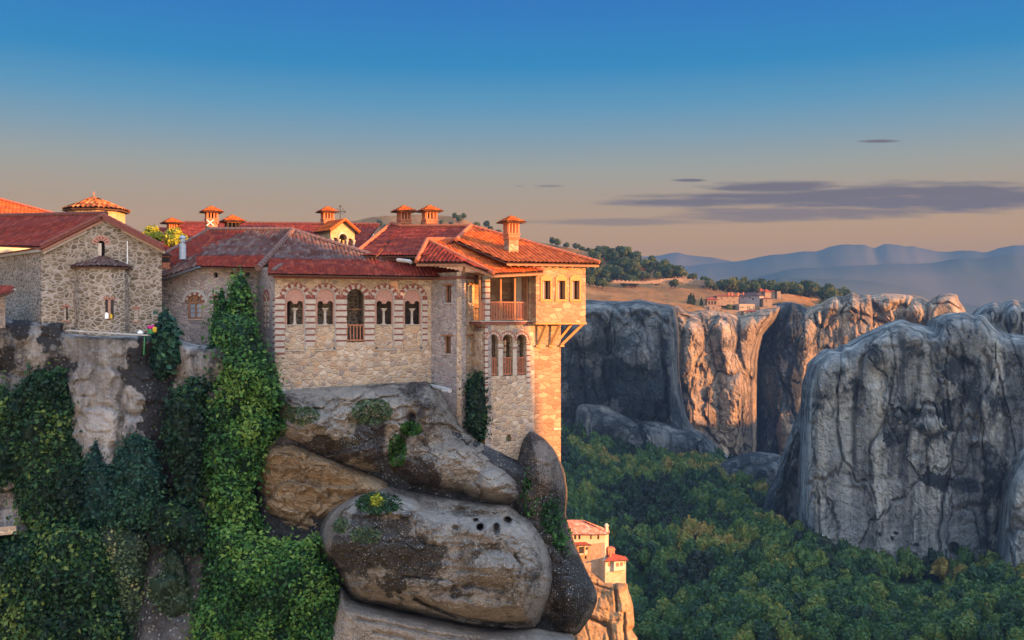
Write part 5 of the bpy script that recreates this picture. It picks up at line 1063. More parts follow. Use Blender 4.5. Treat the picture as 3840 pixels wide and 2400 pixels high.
# eave brick dentils under lower stair tower roof
mb = MB(); FD.rect(mb, -.1, FD.uv(1700, 1046)[1], FD.W+.1, FD.uv(1700, 1037)[1], -.2, .12); FE.rect(mb, .1, FD.uv(1700, 1046)[1]+.003, FE.W+.1, FD.uv(1700, 1037)[1]-.003, -.2, .1); mb.build('eaves_cornice', M['brick'], tw)
# ============ belfry
bf = empty('bell_tower', base_of(1290, 67, 3), 'small open stone belfry with round arches, tiled gable and a bell, glowing in the sun', 'bell tower')
FBf = Pl((1243, 67.6), (1326, 66.6)) ; FBf = Pl((1240, 66.2), (1330, 67.4)); mb = MB(); b0 = FBf.uv(1285, 960)[1]; z1 = FBf.uv(1285, 862)[1]; W_ = FBf.W; sw = W_/2
zs = FBf.uv(1285, 897)[1]; cw = W_*.30
hl = [archp(W_/2-cw/2-.02, W_/2+cw/2+.02, b0+.25, zs+.05), archp(.14, W_*.30, b0+.25, zs-.12), archp(W_*.70, W_-.14, b0+.25, zs-.12)]
ap = FBf.uv(1286, 832)[1]; ev = z1-.05
FBf.panel(mb, [(0, b0-2), (W_, b0-2), (W_, ev), (W_/2, ap), (0, ev)], hl, 0, .3); FBf.panel(mb, [(0, b0-2), (W_, b0-2), (W_, ev), (W_/2, ap), (0, ev)], hl, -1.3, .3)
for u_ in (0, W_-.3):
    for o in (-.9,): FBf.rect(mb, u_+.003, ev-.5, u_+.297, ev-.003, -1.298, -.302)
FBf.rect(mb, 0.003, b0-2, W_-.003, b0+.2, -1.298, -.302)
bw = mb.build('wall', M['cream_lit'] if 'cream_lit' in M else M['stone_tower'], bf)
mb = MB()
for u_ in (.09, W_*.335, W_*.665, W_-.09):
    for o in (.03, -1.62): mb.lathe(FBf.pt(u_, b0+.2, o), [(.10, 0), (.075, .06), (.07, zs-.2-b0-.2), (.12, zs-.1-b0-.2), (.12, zs-.02-b0-.2)], 8)
ring(FBf, mb, W_/2, zs+.05, cw/2+.03, cw/2+.15, 0.002, .05, 9, [0], sub=2); mb.build('column', M['white'], bf)
rf = newroof(); up3 = Vector((0, 0, 1)); e_l0 = FBf.pt(-.22, ev-.10, .3); e_l1 = FBf.pt(-.22, ev-.10, -1.9); r0 = FBf.pt(W_/2, ap+.12, .3); r1 = FBf.pt(W_/2, ap+.12, -1.9); e_r0 = FBf.pt(W_+.22, ev-.10, .3); e_r1 = FBf.pt(W_+.22, ev-.10, -1.9)
for a, b, c, d in ((e_l0, e_l1, r1, r0), (e_r0, e_r1, r1, r0)):
    n = (b-a).cross(c-a).normalized(); n = n if n.z > 0 else -n; roofslope(rf, (a, n), [a, b, c, d], pitch=.22, row=.3, amp=.045, und=.08)
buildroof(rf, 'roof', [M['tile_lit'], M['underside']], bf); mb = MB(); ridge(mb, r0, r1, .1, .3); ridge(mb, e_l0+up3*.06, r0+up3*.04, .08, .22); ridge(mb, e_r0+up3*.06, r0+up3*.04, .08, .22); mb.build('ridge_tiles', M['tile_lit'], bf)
mb = MB(); bc = FBf.pt(W_/2, zs-.42, -.7); mb.lathe(bc, [(.27, -.28), (.23, -.2), (.17, .05), (.14, .2), (.05, .28), (0, .3)], 14); mb.bar(bc+Vector((0, 0, .28)), bc+Vector((0, 0, .5)), .04); mb.build('bell', M['dark'], bf, True)
mb = MB(); c0 = P(1276, 828, 68); t_ = .05
mb.bar(c0, c0+Vector((0, 0, 1.0)), t_); mb.bar(c0+Vector((-.3, 0, .62)), c0+Vector((.3, 0, .62)), t_)
for dx, dz in ((-.3, .62), (.3, .62), (0, 1.0)):
    mb.box(c0+Vector((dx, 0, dz)), .13, .06, .13); 
for s_ in (-1, 1):
    mb.bar(c0+Vector((s_*.07, 0, .69)), c0+Vector((s_*.2, 0, .82)), .03); mb.bar(c0+Vector((s_*.07, 0, .55)), c0+Vector((s_*.2, 0, .42)), .03); mb.bar(c0+Vector((s_*.18, 0, .84)), c0+Vector((s_*.24, 0, .78)), .03)
mb.build('cross', M['darkmetal'], bf)
mb = MB(); c0 = P(790, 868, 71); mb.bar(c0, c0+Vector((0, 0, .7)), .12, m=1)
for a in (40, 140, 220, 320): mb.bar(c0+Vector((0, -.1, .62)), c0+Vector((math.cos(R(a))*.33, -.1, .62+math.sin(R(a))*.33)), .07, .05)
tag(mb.build('roof_cross', [M['whitepaint'], M['brick_lit']]), 'small white diagonal cross standing on the ridge in front of a chimney', 'cross')
# ============ chapel on the left
ch = empty('chapel', base_of(380, 60, -1), 'rough stone chapel with a gabled red tile roof and round apse at the left', 'chapel', 'monastery buildings')
GA = Pl((155, 58.0), (607, 60.4)); GB = Pl((155, 58.0), (-60, 66.0))
def g_(px, py): return GA.uv(px, py)
gb = g_(300, 1290)[1]; fL = g_(155, 930); fR = g_(607, 930); fA = g_(387, 822)
cw_ = [arch_at(GA, 367, 393, 964, 902), arch_at(GA, 240, 254, 1200, 1149), arch_at(GA, 504, 518, 1204, 1155)]
mb = MB(); GA.panel(mb, [(0, gb), (fR[0], gb), (fR[0], fR[1]), (fA[0], fA[1]), (0, fL[1])], [c[0] for c in cw_], 0, .5); GB.panel(mb, [(0.003, -3), (GB.W, -3), (GB.W, fL[1]), (.003, fL[1])], [], 0, .4, 1)
mb.build('wall', [M['stone_chapel'], M['stone_chapel_side'] if 'stone_chapel_side' in M else M['stone_chapel']], ch)
for q, (hl, u0, u1) in enumerate(cw_):
    mb = MB(); v0 = hl[0][1]; v1 = max(h[1] for h in hl); GA.rect(mb, u0-.05, v0-.05, u1+.05, v1+.05, -.9, -.51); wn = mb.build('window', M['dark'], ch)
    mb = MB()
    if q: 
        GA.panel(mb, archp(u0+.003, u1-.003 if q == 2 else u1-.09, v0, hl[2][1], None, 6), [[((u0+u1)/2-.02+.04*math.cos(t)*1.0, v0+.15+.16*k+.04*math.sin(t)) for t in (0, 1.57, 3.14, 4.71)] for k in range(4)], -.1, .06)
        mb.build('panel', M['plaster_white'], wn)
    else: GA.rect(mb, u0+.003, v0, u0+.2, v1-.15, -.3, -.06); mb.build('reveal', M['plaster_white'], wn)
    mb = MB(); c = (u0+u1)/2; r_ = (u1-u0)/2; ring(GA, mb, c, hl[2][1], r_*1.03, r_+.12+(.1 if q == 0 else 0), -.03, .03, 13 if q == 0 else 7, [0, 1], sub=1)
    if q == 0: ring(GA, mb, c, hl[2][1], r_+.24, r_+.32, -.03, .05, 22, [0], sub=1)
    GA.rect(mb, u0-.12, v0-.08, u1+.12, v0-.003, -.1, .06, 0); mb.build('arch_ring', [M['brickpink'], M['brick']], wn)
# apse: five sided drum
ac = GA.pt((g_(272, 1000)[0]+g_(486, 1000)[0])/2, 0, 0); ar = (g_(486, 1000)[0]-g_(272, 1000)[0])/2; zt_ = g_(380, 998)[1]-.1; ang = [GA.rot+math.pi+ math.pi*k/5 for k in range(6)]
ptsA = [ac+Vector((math.cos(a)*ar, math.sin(a)*ar*.8, 0)) for a in ang]
mb = MB(); zb_ = g_(380, 1300)[1]
for i in range(5): mb.hexa([ptsA[i]+Vector((0, 0, zb_)), ptsA[i+1]+Vector((0, 0, zb_)), ac+Vector((0, 0, zb_)), ac+Vector((0, .01, zb_)), ptsA[i]+Vector((0, 0, zt_)), ptsA[i+1]+Vector((0, 0, zt_)), ac+Vector((0, 0, zt_)), ac+Vector((0, .01, zt_))])
aps = mb.build('apse', M['stone_chapel'], ch)
rf = newroof(); apx = ac+Vector((0, .1, g_(380, 962)[1])); pe = [ac+(p-ac)*1.16+Vector((0, 0, zt_)) for p in ptsA]
for i in range(5):
    a, b = pe[i], pe[i+1]; n = (b-a).cross(apx-a).normalized(); n = n if n.z > 0 else -n; roofslope(rf, (a, n), [a, b, apx], pitch=.24, row=.32, amp=.055, jit=.03)
buildroof(rf, 'apse_roof', [M['tile_old'], M['underside']], aps)
i = 2; a_, b_ = ptsA[2], ptsA[3]; 
class Seg(Pl):
    def __init__(s, a, b): s.O = Vector((a.x, a.y, 0)); s.U = Vector((b.x-a.x, b.y-a.y, 0)).normalized(); s.W = (b-a).length; s.N = Vector((s.U.y, -s.U.x, 0)); s.rot = math.atan2(s.U.y, s.U.x)
SG = Seg(a_, b_); SG.N = SG.N if SG.N.dot(-SG.O) > 0 else -SG.N
SG2 = Seg(ptsA[3], ptsA[4]); SG2.N = SG2.N if SG2.N.dot(-SG2.O) > 0 else -SG2.N
sg = SG if abs(SG.uv(410, 1150)[0]-SG.W/2) < abs(SG2.uv(410, 1150)[0]-SG2.W/2) else SG2
mb = MB(); v0 = sg.uv(410, 1196)[1]; v1 = sg.uv(410, 1124)[1]; x0, x1, x2, x3 = [sg.uv(x, 1150)[0] for x in (395, 405, 415, 426)]
for a, b in ((x0, x1), (x2, x3)): sg.rect(mb, a, v0, b, v1, -.05, .012)
wn = mb.build('window', M['dark'], aps); mb = MB()
for k in range(16): sg.rect(mb, x1+.002, v0+(v1-v0)*k/16+.01, x2-.002, v0+(v1-v0)*(k+1)/16-.01, -.02, .03, 0)
for a, b in ((x0, x1), (x2, x3)): ring(sg, mb, (a+b)/2, v1-.02, (b-a)/2+.01, (b-a)/2+.13, -.03, .04, 7, [0, 1], sub=1)
mb.build('arch_ring', [M['brickpink'], M['brick']], wn)
mb = MB(); sg.rect(mb, x0-.02, v0+.02, x0+.18, v0+.32, .02, .12); sg.rect(mb, x0+.02, v0+.32, x0+.12, v0+.38, .03, .09); tag(mb.build('white_canister', M['whitepaint']), 'small white canister on the sill of the chapel apse window', 'canister')
mb = MB(); sg.rect(mb, x2-.03, v0+.02, x2+.1, v0+.26, .02, .12); sg.rect(mb, x2-.01, v0+.26, x2+.06, v0+.31, .04, .09); tag(mb.build('yellow_canister', M['yellow']), 'little yellow canister beside the white one on the chapel apse window', 'canister')
mb = MB(); mb.tube([GA.pt(g_(477, 1010)[0], g_(477, 1012)[1], .1), GA.pt(g_(478, 906)[0], g_(478, 904)[1], .1)], .03, 6); mb.tube([GA.pt(g_(484, 1012)[0], g_(484, 1060)[1], .12), GA.pt(g_(479, 1000)[0], g_(479, 1000)[1], .1)], .02, 6); mb.build('conduit', M['whitepaint'], ch)
# chapel roof
plC = rplane((387, 808, 60.0), (155, 932, 57.4), (-60, 822, 68)); 
e = lambda a, b: onpl(plC, a, b)
roof_of(ch, 'roof', [(plC, [e(398, 806), e(150, 927), e(-70, 918), e(-70, 815)])], M['tile'], pitch=.26, row=.38)
mb = MB(); dz = Vector((0, -.1, 0)); a = P(387, 806, 59.2); l_ = P(152, 922, 57.5); r_ = P(612, 922, 59.9); ridge(mb, l_, a, .13, .3); ridge(mb, a, r_, .13, .3); ridge(mb, e(398, 806)+Vector((0, 0, .08)), e(-70, 815)+Vector((0, 0, .08)), .15)
mb.build('ridge_tiles', M['ridge'], ch)
mb = MB()
for s0, s1 in ((l_, a), (a, r_)):
    for k, (o, m_) in enumerate(((.13, 0), (.27, 1), (.40, 2))):
        dv = Vector((0, .12+k*.1, -o)); mb.bar(s0+dv, s1+dv, .5-k*.12, .12, m_)
    for t in np.linspace(0, 1, 38): q = s0.lerp(s1, t)+Vector((0, -.03, -.20)); mb.box(q, .09, .5, .07, 0, 3)
mb.build('gable_cornice', [M['tile_flat'] if 'tile_flat' in M else M['brick'], M['brickpink'], M['white'], M['brick']], ch)
mb = MB(); rr = P(607, 930, 60.4); mb.add([P(387, 806, 60.2), P(612, 924, 60.3), P(612, 930, 72), P(300, 815, 70)], [(0, 1, 2, 3)]); mb.build('rear_roof', M['brick'], ch)
mb = MB(); GB.rect(mb, -.1, fL[1]-.05, GB.W, fL[1]+.02, -.1, .22, 0); GB.rect(mb, -.05, fL[1]-.22, GB.W, fL[1]-.054, -.1, .14, 1); mb.build('eaves_cornice', [M['brick'], M['grey']], ch)
# ============ domed church and its roof beyond the chapel
dm = empty('domed_church', base_of(380, 72, 3), 'low octagonal church dome with old orange tiles behind the chapel roof', 'church', 'monastery buildings')
dc = P(362, 900, 75); rd = (470-232)/2/F*75; zt_ = P(0, 793, 75).z; mb = MB()
oc = [dc+Vector((math.cos(R(22+45*k))*rd*.84, math.sin(R(22+45*k))*rd*.84, 0)) for k in range(8)]
mb.add([Vector((p.x, p.y, 2)) for p in oc]+[Vector((p.x, p.y, zt_)) for p in oc], [(k, (k+1) % 8, 8+(k+1) % 8, 8+k) for k in range(8)]); mb.build('drum', M['cream_lit'] if 'cream_lit' in M else M['stone_tower'], dm)
rf = newroof(); apx = Vector((P(352, 0, 75).x, 75, P(0, 743, 75).z)); pe = [Vector((dc.x+(p.x-dc.x)*1.19, dc.y+(p.y-dc.y)*1.19, zt_+.02)) for p in oc]
for k in range(8):
    a, b = pe[k], pe[(k+1) % 8]; n = (b-a).cross(apx-a).normalized(); n = n if n.z > 0 else -n; roofslope(rf, (a, n), [a, b, apx], pitch=.36, row=.4, amp=.09, jit=.03)
buildroof(rf, 'roof', [M['tile_dome'] if 'tile_dome' in M else M['tile_lit'], M['underside']], dm)
mb = MB(); mb.tube([apx, apx+Vector((0, 0, .42))], .025, 6); mb.lathe(apx+Vector((0, 0, .2)), [(0, 0), (.06, .05), (0, .1)], 8); mb.bar(apx+Vector((-.1, 0, .36)), apx+Vector((.1, 0, .36)), .04); mb.bar(apx+Vector((0, 0, .3)), apx+Vector((0, 0, .5)), .04); mb.build('finial_cross', M['ochre'], dm)
nr = empty('north_range', base_of(60, 88, 3), 'sunlit orange tile roof at the far left behind the chapel', 'building', 'monastery buildings')
tN = ((0, 752, 90), (225, 812, 84), (-120, 806, 80)); pN = rplane((0, 752, 88), (228, 813, 86), (-100, 818, 82))
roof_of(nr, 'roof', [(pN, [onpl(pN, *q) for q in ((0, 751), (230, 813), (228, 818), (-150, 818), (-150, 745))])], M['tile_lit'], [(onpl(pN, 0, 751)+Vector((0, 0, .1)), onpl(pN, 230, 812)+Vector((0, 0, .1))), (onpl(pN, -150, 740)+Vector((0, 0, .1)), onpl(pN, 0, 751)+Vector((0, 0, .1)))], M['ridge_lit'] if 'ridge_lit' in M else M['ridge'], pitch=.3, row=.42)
mb = MB(); mb.hexa([P(-150, 1180, 83), P(200, 1180, 87), P(200, 1180, 92), P(-150, 1180, 92), P(-150, 817, 83), P(200, 817, 87), P(200, 830, 92), P(-150, 830, 92)]); mb.build('wall', M['cream'], nr)
# little roof at the left edge
lt = empty('lean_to', base_of(10, 54, 0), 'corner of a low tiled lean-to roof cut off by the left edge', 'shed')
pl_ = rplane((-60, 1078, 56), (57, 1076, 54.6), (40, 1100, 53.6))
roof_of(lt, 'roof', [(pl_, [onpl(pl_, *q) for q in ((-90, 1072), (40, 1074), (58, 1080), (40, 1096), (-90, 1140))])], M['tile'])
mb = MB(); mb.bar(P(58, 1084, 54.3), P(-90, 1150, 53.3), .1, .12); mb.build('edge_board', M['grey'], lt)
mb = MB(); mb.hexa([P(-90, 1230, 55), P(20, 1230, 55.5), P(20, 1230, 57), P(-90, 1230, 58), P(-90, 1110, 55), P(20, 1100, 55.5), P(20, 1100, 57), P(-90, 1100, 58)]); mb.build('wall', M['stone_grey_shaded'], lt)
# ============ convent on the lower pillar
RG2 = 'convent on the lower rock pillar'
ro = empty('pillar_convent', base_of(2210, 247.5, -85), 'sunlit cream and stone convent house with a ribbed red roof on the lower rock pillar', 'convent', RG2)
RA = Pl((2040, 244.5), (2268, 249)); RB = Pl((2268, 249), (2282, 255)); mb = MB()
zt_ = RA.uv(2200, 2002)[1]; zm = RA.uv(2200, 2040)[1]; zb_ = RA.uv(2200, 2200)[1]
ww = [rwin(RA, a, b, 2007, 2023) for a, b in ((2153, 2161), (2169, 2177), (2213, 2219), (2240, 2247))]+[rwin(RA, 2194, 2201, 2084, 2097), rwin(RA, 2130, 2137, 2007, 2024)]
RA.panel(mb, [(0, zm), (RA.W, zm), (RA.W, zt_), (0, zt_)], [w_ for w_ in ww if w_[0][1] > zm], 0, .5, 0); RA.panel(mb, [(0, zb_), (RA.W-.2, zb_), (RA.W-.2, zm), (0, zm)], [ww[4]], -.25, .5, 1)
RB.panel(mb, [(0, zb_), (RB.W, zb_), (RB.W, zt_), (0, zt_)], [], -.01, .5, 0); mb.build('wall', [M['cream'], M['stone_far']], ro)
mb = MB()
for i, h in enumerate(ww): RA.rect(mb, h[0][0]-.1, h[0][1]-.1, h[1][0]+.1, h[2][1]+.1, -.75, -.45 if i != 4 else -.7)
mb.build('window', M['dark'], ro)
pq = rplane((2124, 1951, 252.75), (2284, 2001, 248.25), (2040, 2003, 243.75)); 
roof_of(ro, 'roof', [(pq, [onpl(pq, *q) for q in ((2040, 1950), (2185, 1951), (2284, 2001), (2270, 2006), (2040, 2006))])], M['tile_far'], pitch=.65, row=1.0, amp=.09)
pq2 = rplane((2185, 1951, 252.75), (2284, 2001, 248.25), (2288, 1990, 258.75)); roof_of(ro, 'roof', [(pq2, [onpl(pq2, 2185, 1951), onpl(pq2, 2284, 2001), onpl(pq2, 2284, 1990)])], M['tile_far'], pitch=.65, row=1.0, amp=.09)
mb = MB(); c = P(2274, 1990, 250.5); mb.box(c+Vector((0, 0, .2)), .7, .7, 2.0, .4); mb.box(c+Vector((0, 0, 1.3)), .95, .95, .28, .4, 0); mb.frust(c+Vector((0, 0, 1.45)), .85, .85, .25, .25, .4, .4); mb.build('chimney', M['cream'], ro)
RC = Off(RA, .9); mb = MB(); bz0, bz1 = RC.uv(2180, 2081)[1], RC.uv(2180, 2046)[1]; bu0, bu1 = RC.uv(2163, 2060)[0], RC.uv(2208, 2060)[0]
RC.rect(mb, bu0, bz0, bu1, bz1, -.9, 0, 0); bay = mb.build('bay', M['cream'], ro)
mb = MB(); RC.rect(mb, RC.uv(2171, 2060)[0], bz0+.4, RC.uv(2190, 2060)[0], bz1-.3, -.05, .03); RC.rect(mb, RC.uv(2196, 2060)[0], bz0+1.2, RC.uv(2204, 2060)[0], bz1-.5, -.05, .03); mb.build('window', M['dark'], bay)
mb = MB()
for x in (2169, 2191, 2207, 2165): u_ = RC.uv(x, 2060)[0]; RC.rect(mb, u_-.12, bz0, u_+.12, bz1, 0.003, .1)
RC.rect(mb, bu0-.1, bz0-.25, bu1+.1, bz0-.002, -1.2, .12); mb.build('frame', M['ochre'], bay)
pq3 = rplane((2165, 2030, 247.88), (2216, 2045, 245.25), (2140, 2046, 244.12)); roof_of(ro, 'bay_roof', [(pq3, [onpl(pq3, *q) for q in ((2140, 2030), (2192, 2031), (2218, 2045), (2140, 2046))])], M['tile_far2'], pitch=.6, row=1, amp=.06)
rs = empty('convent_annex', base_of(2310, 248, -88), 'small lower convent house with a red hipped roof and white bay at the pillar edge', 'house', RG2)
RD = Pl((2269, 246.75), (2347, 249.75)); mb = MB(); z0, z1 = RD.uv(2300, 2190)[1], RD.uv(2300, 2102)[1]; RD.rect(mb, 0, z0-3, RD.W, z1, -5.5, 0, 0); RD.rect(mb, 0.1, RD.uv(2300, 2142)[1], RD.W-.1, z1-.01, 0.004, .03, 1); mb.build('wall', [M['stone_far2'], M['plaster_white']], rs)
mb = MB(); u0, u1 = RD.uv(2295, 2120)[0], RD.uv(2332, 2120)[0]; RD.rect(mb, u0, RD.uv(2300, 2138)[1], u1, z1-.02, .04, .9, 0); bay = mb.build('bay', M['plaster_white'], rs)
mb = MB()
for a, b in ((2302, 2313), (2317, 2328)): RD.rect(mb, RD.uv(a, 2110)[0], RD.uv(2300, 2123)[1], RD.uv(b, 2110)[0], RD.uv(2300, 2109)[1], .85, .93)
RD.rect(mb, RD.uv(2338, 2110)[0], RD.uv(2300, 2120)[1], RD.uv(2343, 2110)[0], RD.uv(2300, 2107)[1], .0, .06); RD.rect(mb, RD.uv(2280, 2110)[0], RD.uv(2300, 2122)[1], RD.uv(2290, 2110)[0], RD.uv(2300, 2107)[1], .0, .06); mb.build('window', M['wood'], rs)
mb = MB(); RD.rect(mb, u0-.1, RD.uv(2300, 2141)[1], u1+.1, RD.uv(2300, 2138)[1]-.003, .04, .98); mb.build('frame', M['ochre'], bay)
pr = rplane((2300, 2076, 251.25), (2264, 2107, 245.62), (2358, 2101, 248.25)); roof_of(rs, 'roof', [(pr, [onpl(pr, *q) for q in ((2297, 2076), (2264, 2107), (2358, 2102), (2345, 2088))])], M['tile_far2'], pitch=.6, row=1, amp=.06)
mb = MB(); mb.box(P(2288, 2068, 252), 1.8, 1.8, 2.2, .3, 0); mb.frust(P(2288, 2060, 252), 2.2, 2.2, 1.8, 1.8, .3, .3); mb.box(P(2289, 2080, 249), .5, .5, 1, .3, 0); mb.build('chimney', M['brick_lit'], rs)
# ============ monastery far off on the cliff top
FG_ = 'distant monastery on the cliff top'
def house(label, px0, px1, yt, yb, D, dep, rot, wall, roof, rh=2.2, wins=(), hip=True, over=.6, name='monastery_building', cat='building', chim=()):
    a = P(px0, yb, D); b = P(px1, yb, D); cx = (a.x+b.x)/2; W = (b.x-a.x); z0 = a.z-2; z1 = P(0, yt, D).z; r_ = R(rot); X = Vector((math.cos(r_), math.sin(r_), 0)); Y = Vector((-math.sin(r_), math.cos(r_), 0))
    w2 = W/2/max(.3, math.cos(r_)); root = empty(name, (cx, D, a.z), label, cat, FG_); C0 = Vector((cx, D, 0))-X*0
    mb = MB(); q = [C0-X*w2, C0+X*w2, C0+X*w2+Y*dep, C0-X*w2+Y*dep]; mb.hexa([p+Vector((0, 0, z0)) for p in q]+[p+Vector((0, 0, z1)) for p in q]); mb.build('wall', wall, root)
    if roof:
        o = over; q = [C0-X*(w2+o)-Y*o, C0+X*(w2+o)-Y*o, C0+X*(w2+o)+Y*(dep+o), C0-X*(w2+o)+Y*(dep+o)]; q = [p+Vector((0, 0, z1+.02)) for p in q]; ins = min(dep/2+o, w2+o)-.02 if hip else 0
        r0 = C0-X*(w2+o-ins)+Y*dep/2+Vector((0, 0, z1+rh)); r1 = C0+X*(w2+o-ins)+Y*dep/2+Vector((0, 0, z1+rh)); rf = newroof()
        for pts in ([q[0], q[1], r1, r0], [q[2], q[3], r0, r1], [q[1], q[2], r1], [q[3], q[0], r0]):
            if not hip and len(pts) == 3: continue
            n = (pts[1]-pts[0]).cross(pts[2]-pts[0]).normalized(); n = n if n.z > 0 else -n
            if n.z > .05: roofslope(rf, (pts[0], n), pts, pitch=.8, row=1.2, amp=.08)
        buildroof(rf, 'roof', [roof, M['underside']], root)
    for (x0, x1, y0, y1) in wins:
        mb = MB(); pa_, pb_ = P(x0, y1, D), P(x1, y0, D); u0, u1 = (pa_.x-cx)/math.cos(r_), (pb_.x-cx)/math.cos(r_)
        v = [C0+X*u0-Y*.05, C0+X*u1-Y*.05, C0+X*u1+Y*.2, C0+X*u0+Y*.2]; mb.hexa([p+Vector((0, 0, pa_.z)) for p in v]+[p+Vector((0, 0, pb_.z)) for p in v]); mb.build('window', M['dark'], root)
    for (x, y0, y1, s_) in chim:
        mb = MB(); p = P(x, y1, D+dep*.35); h = P(0, y0, D+dep*.35).z-p.z; mb.box(p+Vector((0, 0, h/2-.6)), s_, s_, h+1.2, r_); mb.box(p+Vector((0, 0, h)), s_*1.4, s_*1.4, .3, r_); mb.build('chimney', M['brick_lit'], root)
    return root
B_ = M['stone_far']
house('long stone range with chimneys left of centre in the distant monastery', 2688, 2771, 1111, 1137, 796, 9, 8, B_, M['tile_far2'], 1.2, ((2704, 2707, 1116, 1122), (2726, 2730, 1114, 1118), (2747, 2751, 1114, 1118), (2736, 2738, 1130, 1135), (2750, 2755, 1130, 1134)), chim=((2733, 1097, 1110, 1.5), (2745, 1097, 1110, 1.5), (2767, 1098, 1110, 1.5)))
house('dark roofed shaded range in the middle of the distant monastery', 2773, 2842, 1110, 1138, 800, 12, -35, M['stone_grey_shaded'], M['tile_old'], 3, ((2788, 2791, 1114, 1119), (2808, 2813, 1114, 1118), (2818, 2824, 1118, 1124)), chim=((2785, 1097, 1108, 1.5),))
house('plain lit block left of the small tower in the distant monastery', 2839, 2872, 1100, 1127, 806, 8, 12, B_, None, 1.0)
house('small square tower with a red pyramid roof in the distant monastery', 2868, 2893, 1095, 1127, 804, 6, 18, B_, M['tile_far2'], 2.4)
house('tiny domed lantern block peeking over the distant monastery roofs', 2850, 2864, 1090, 1102, 812, 3, 20, B_, M['tile_far2'], 2)
house('square red roofed block at the right end of the distant monastery', 2862, 2897, 1120, 1158, 792, 7, 8, B_, M['tile_far2'], .8, ((2872, 2876, 1126, 1131),))
house('white rendered wing with paired windows in the distant monastery', 2771, 2832, 1140, 1172, 790, 8, 10, M['stone_far2'], None, 1, ((2776, 2779, 1149, 1156), (2783, 2786, 1149, 1156), (2801, 2804, 1149, 1156), (2808, 2811, 1149, 1156), (2826, 2829, 1149, 1156)))
house('low bright red roofed porch under the white wing of the distant monastery', 2789, 2845, 1168, 1178, 784, 5, 4, M['stone_far2'], M['tile_far2'], 1.0, ((2800, 2804, 1170, 1175), (2815, 2819, 1170, 1175)))
house('open pavilion with a wide red roof at the left of the distant monastery', 2652, 2690, 1124, 1147, 790, 6, 5, B_, M['tile_far2'], 2.0, ((2656, 2663, 1129, 1142), (2667, 2674, 1129, 1142), (2678, 2686, 1129, 1142)), over=1.4)
house('low rock cut house between the pavilion and the cliff edge', 2660, 2702, 1148, 1165, 784, 4, 0, B_, None, 1, ((2674, 2678, 1152, 1158),))
house('ruined stump of wall at the right of the distant monastery', 2914, 2928, 1092, 1112, 830, 4, 10, B_, None, 1, name='ruin')
house('two storey stone ruin beside the lone wall stump', 2892, 2906, 1093, 1110, 832, 4, -10, B_, M['tile_far2'], 1, name='ruin')
mb = MB(); pr_ = None
for x0, y0, x1, y1, D in ((2640, 1146, 2705, 1150, 786), (2700, 1160, 2780, 1164, 786), (2850, 1152, 2900, 1150, 786), (2895, 1150, 2912, 1143, 788)):
    a, b = P(x0, y0, D), P(x1, y1, D); mb.hexa([a+Vector((0, 0, -5)), b+Vector((0, 0, -5)), b+Vector((0, 1, -5)), a+Vector((0, 1, -5)), a, b, b+Vector((0, 1, 0)), a+Vector((0, 1, 0))])
tag(mb.build('terrace_wall', M['stone_far']), 'pale terrace wall along the cliff edge under the distant monastery', 'wall', FG_)
mb = MB(); line = [(2300, 1052, 862), (2420, 1056, 866), (2450, 1052, 868), (2500, 1045, 872), (2560, 1044, 876), (2600, 1048, 876), (2645, 1052, 872), (2672, 1054, 866)]
for (x0, y0, D0), (x1, y1, D1) in zip(line, line[1:]):
    a, b = P(x0, y0, D0), P(x1, y1, D1); h = 2 if x1 < 2460 else (3.2 if x1 < 2600 else 4.5)
    mb.hexa([a+Vector((0, 0, -h)), b+Vector((0, 0, -h)), b+Vector((0, 1, -h)), a+Vector((0, 1, -h)), a, b, b+Vector((0, 1, 0)), a+Vector((0, 1, 0))])
    k = int((b-a).length/3.2)
    for i in range(k):
        q = a.lerp(b, (i+.5)/k); mb.box(q+Vector((0, .5, .3)), 1.5, .8, .6, .1)
tag(mb.build('retaining_wall', M['stone_far']), 'long crenellated retaining wall crossing the dry hillside below the tree grove', 'wall')
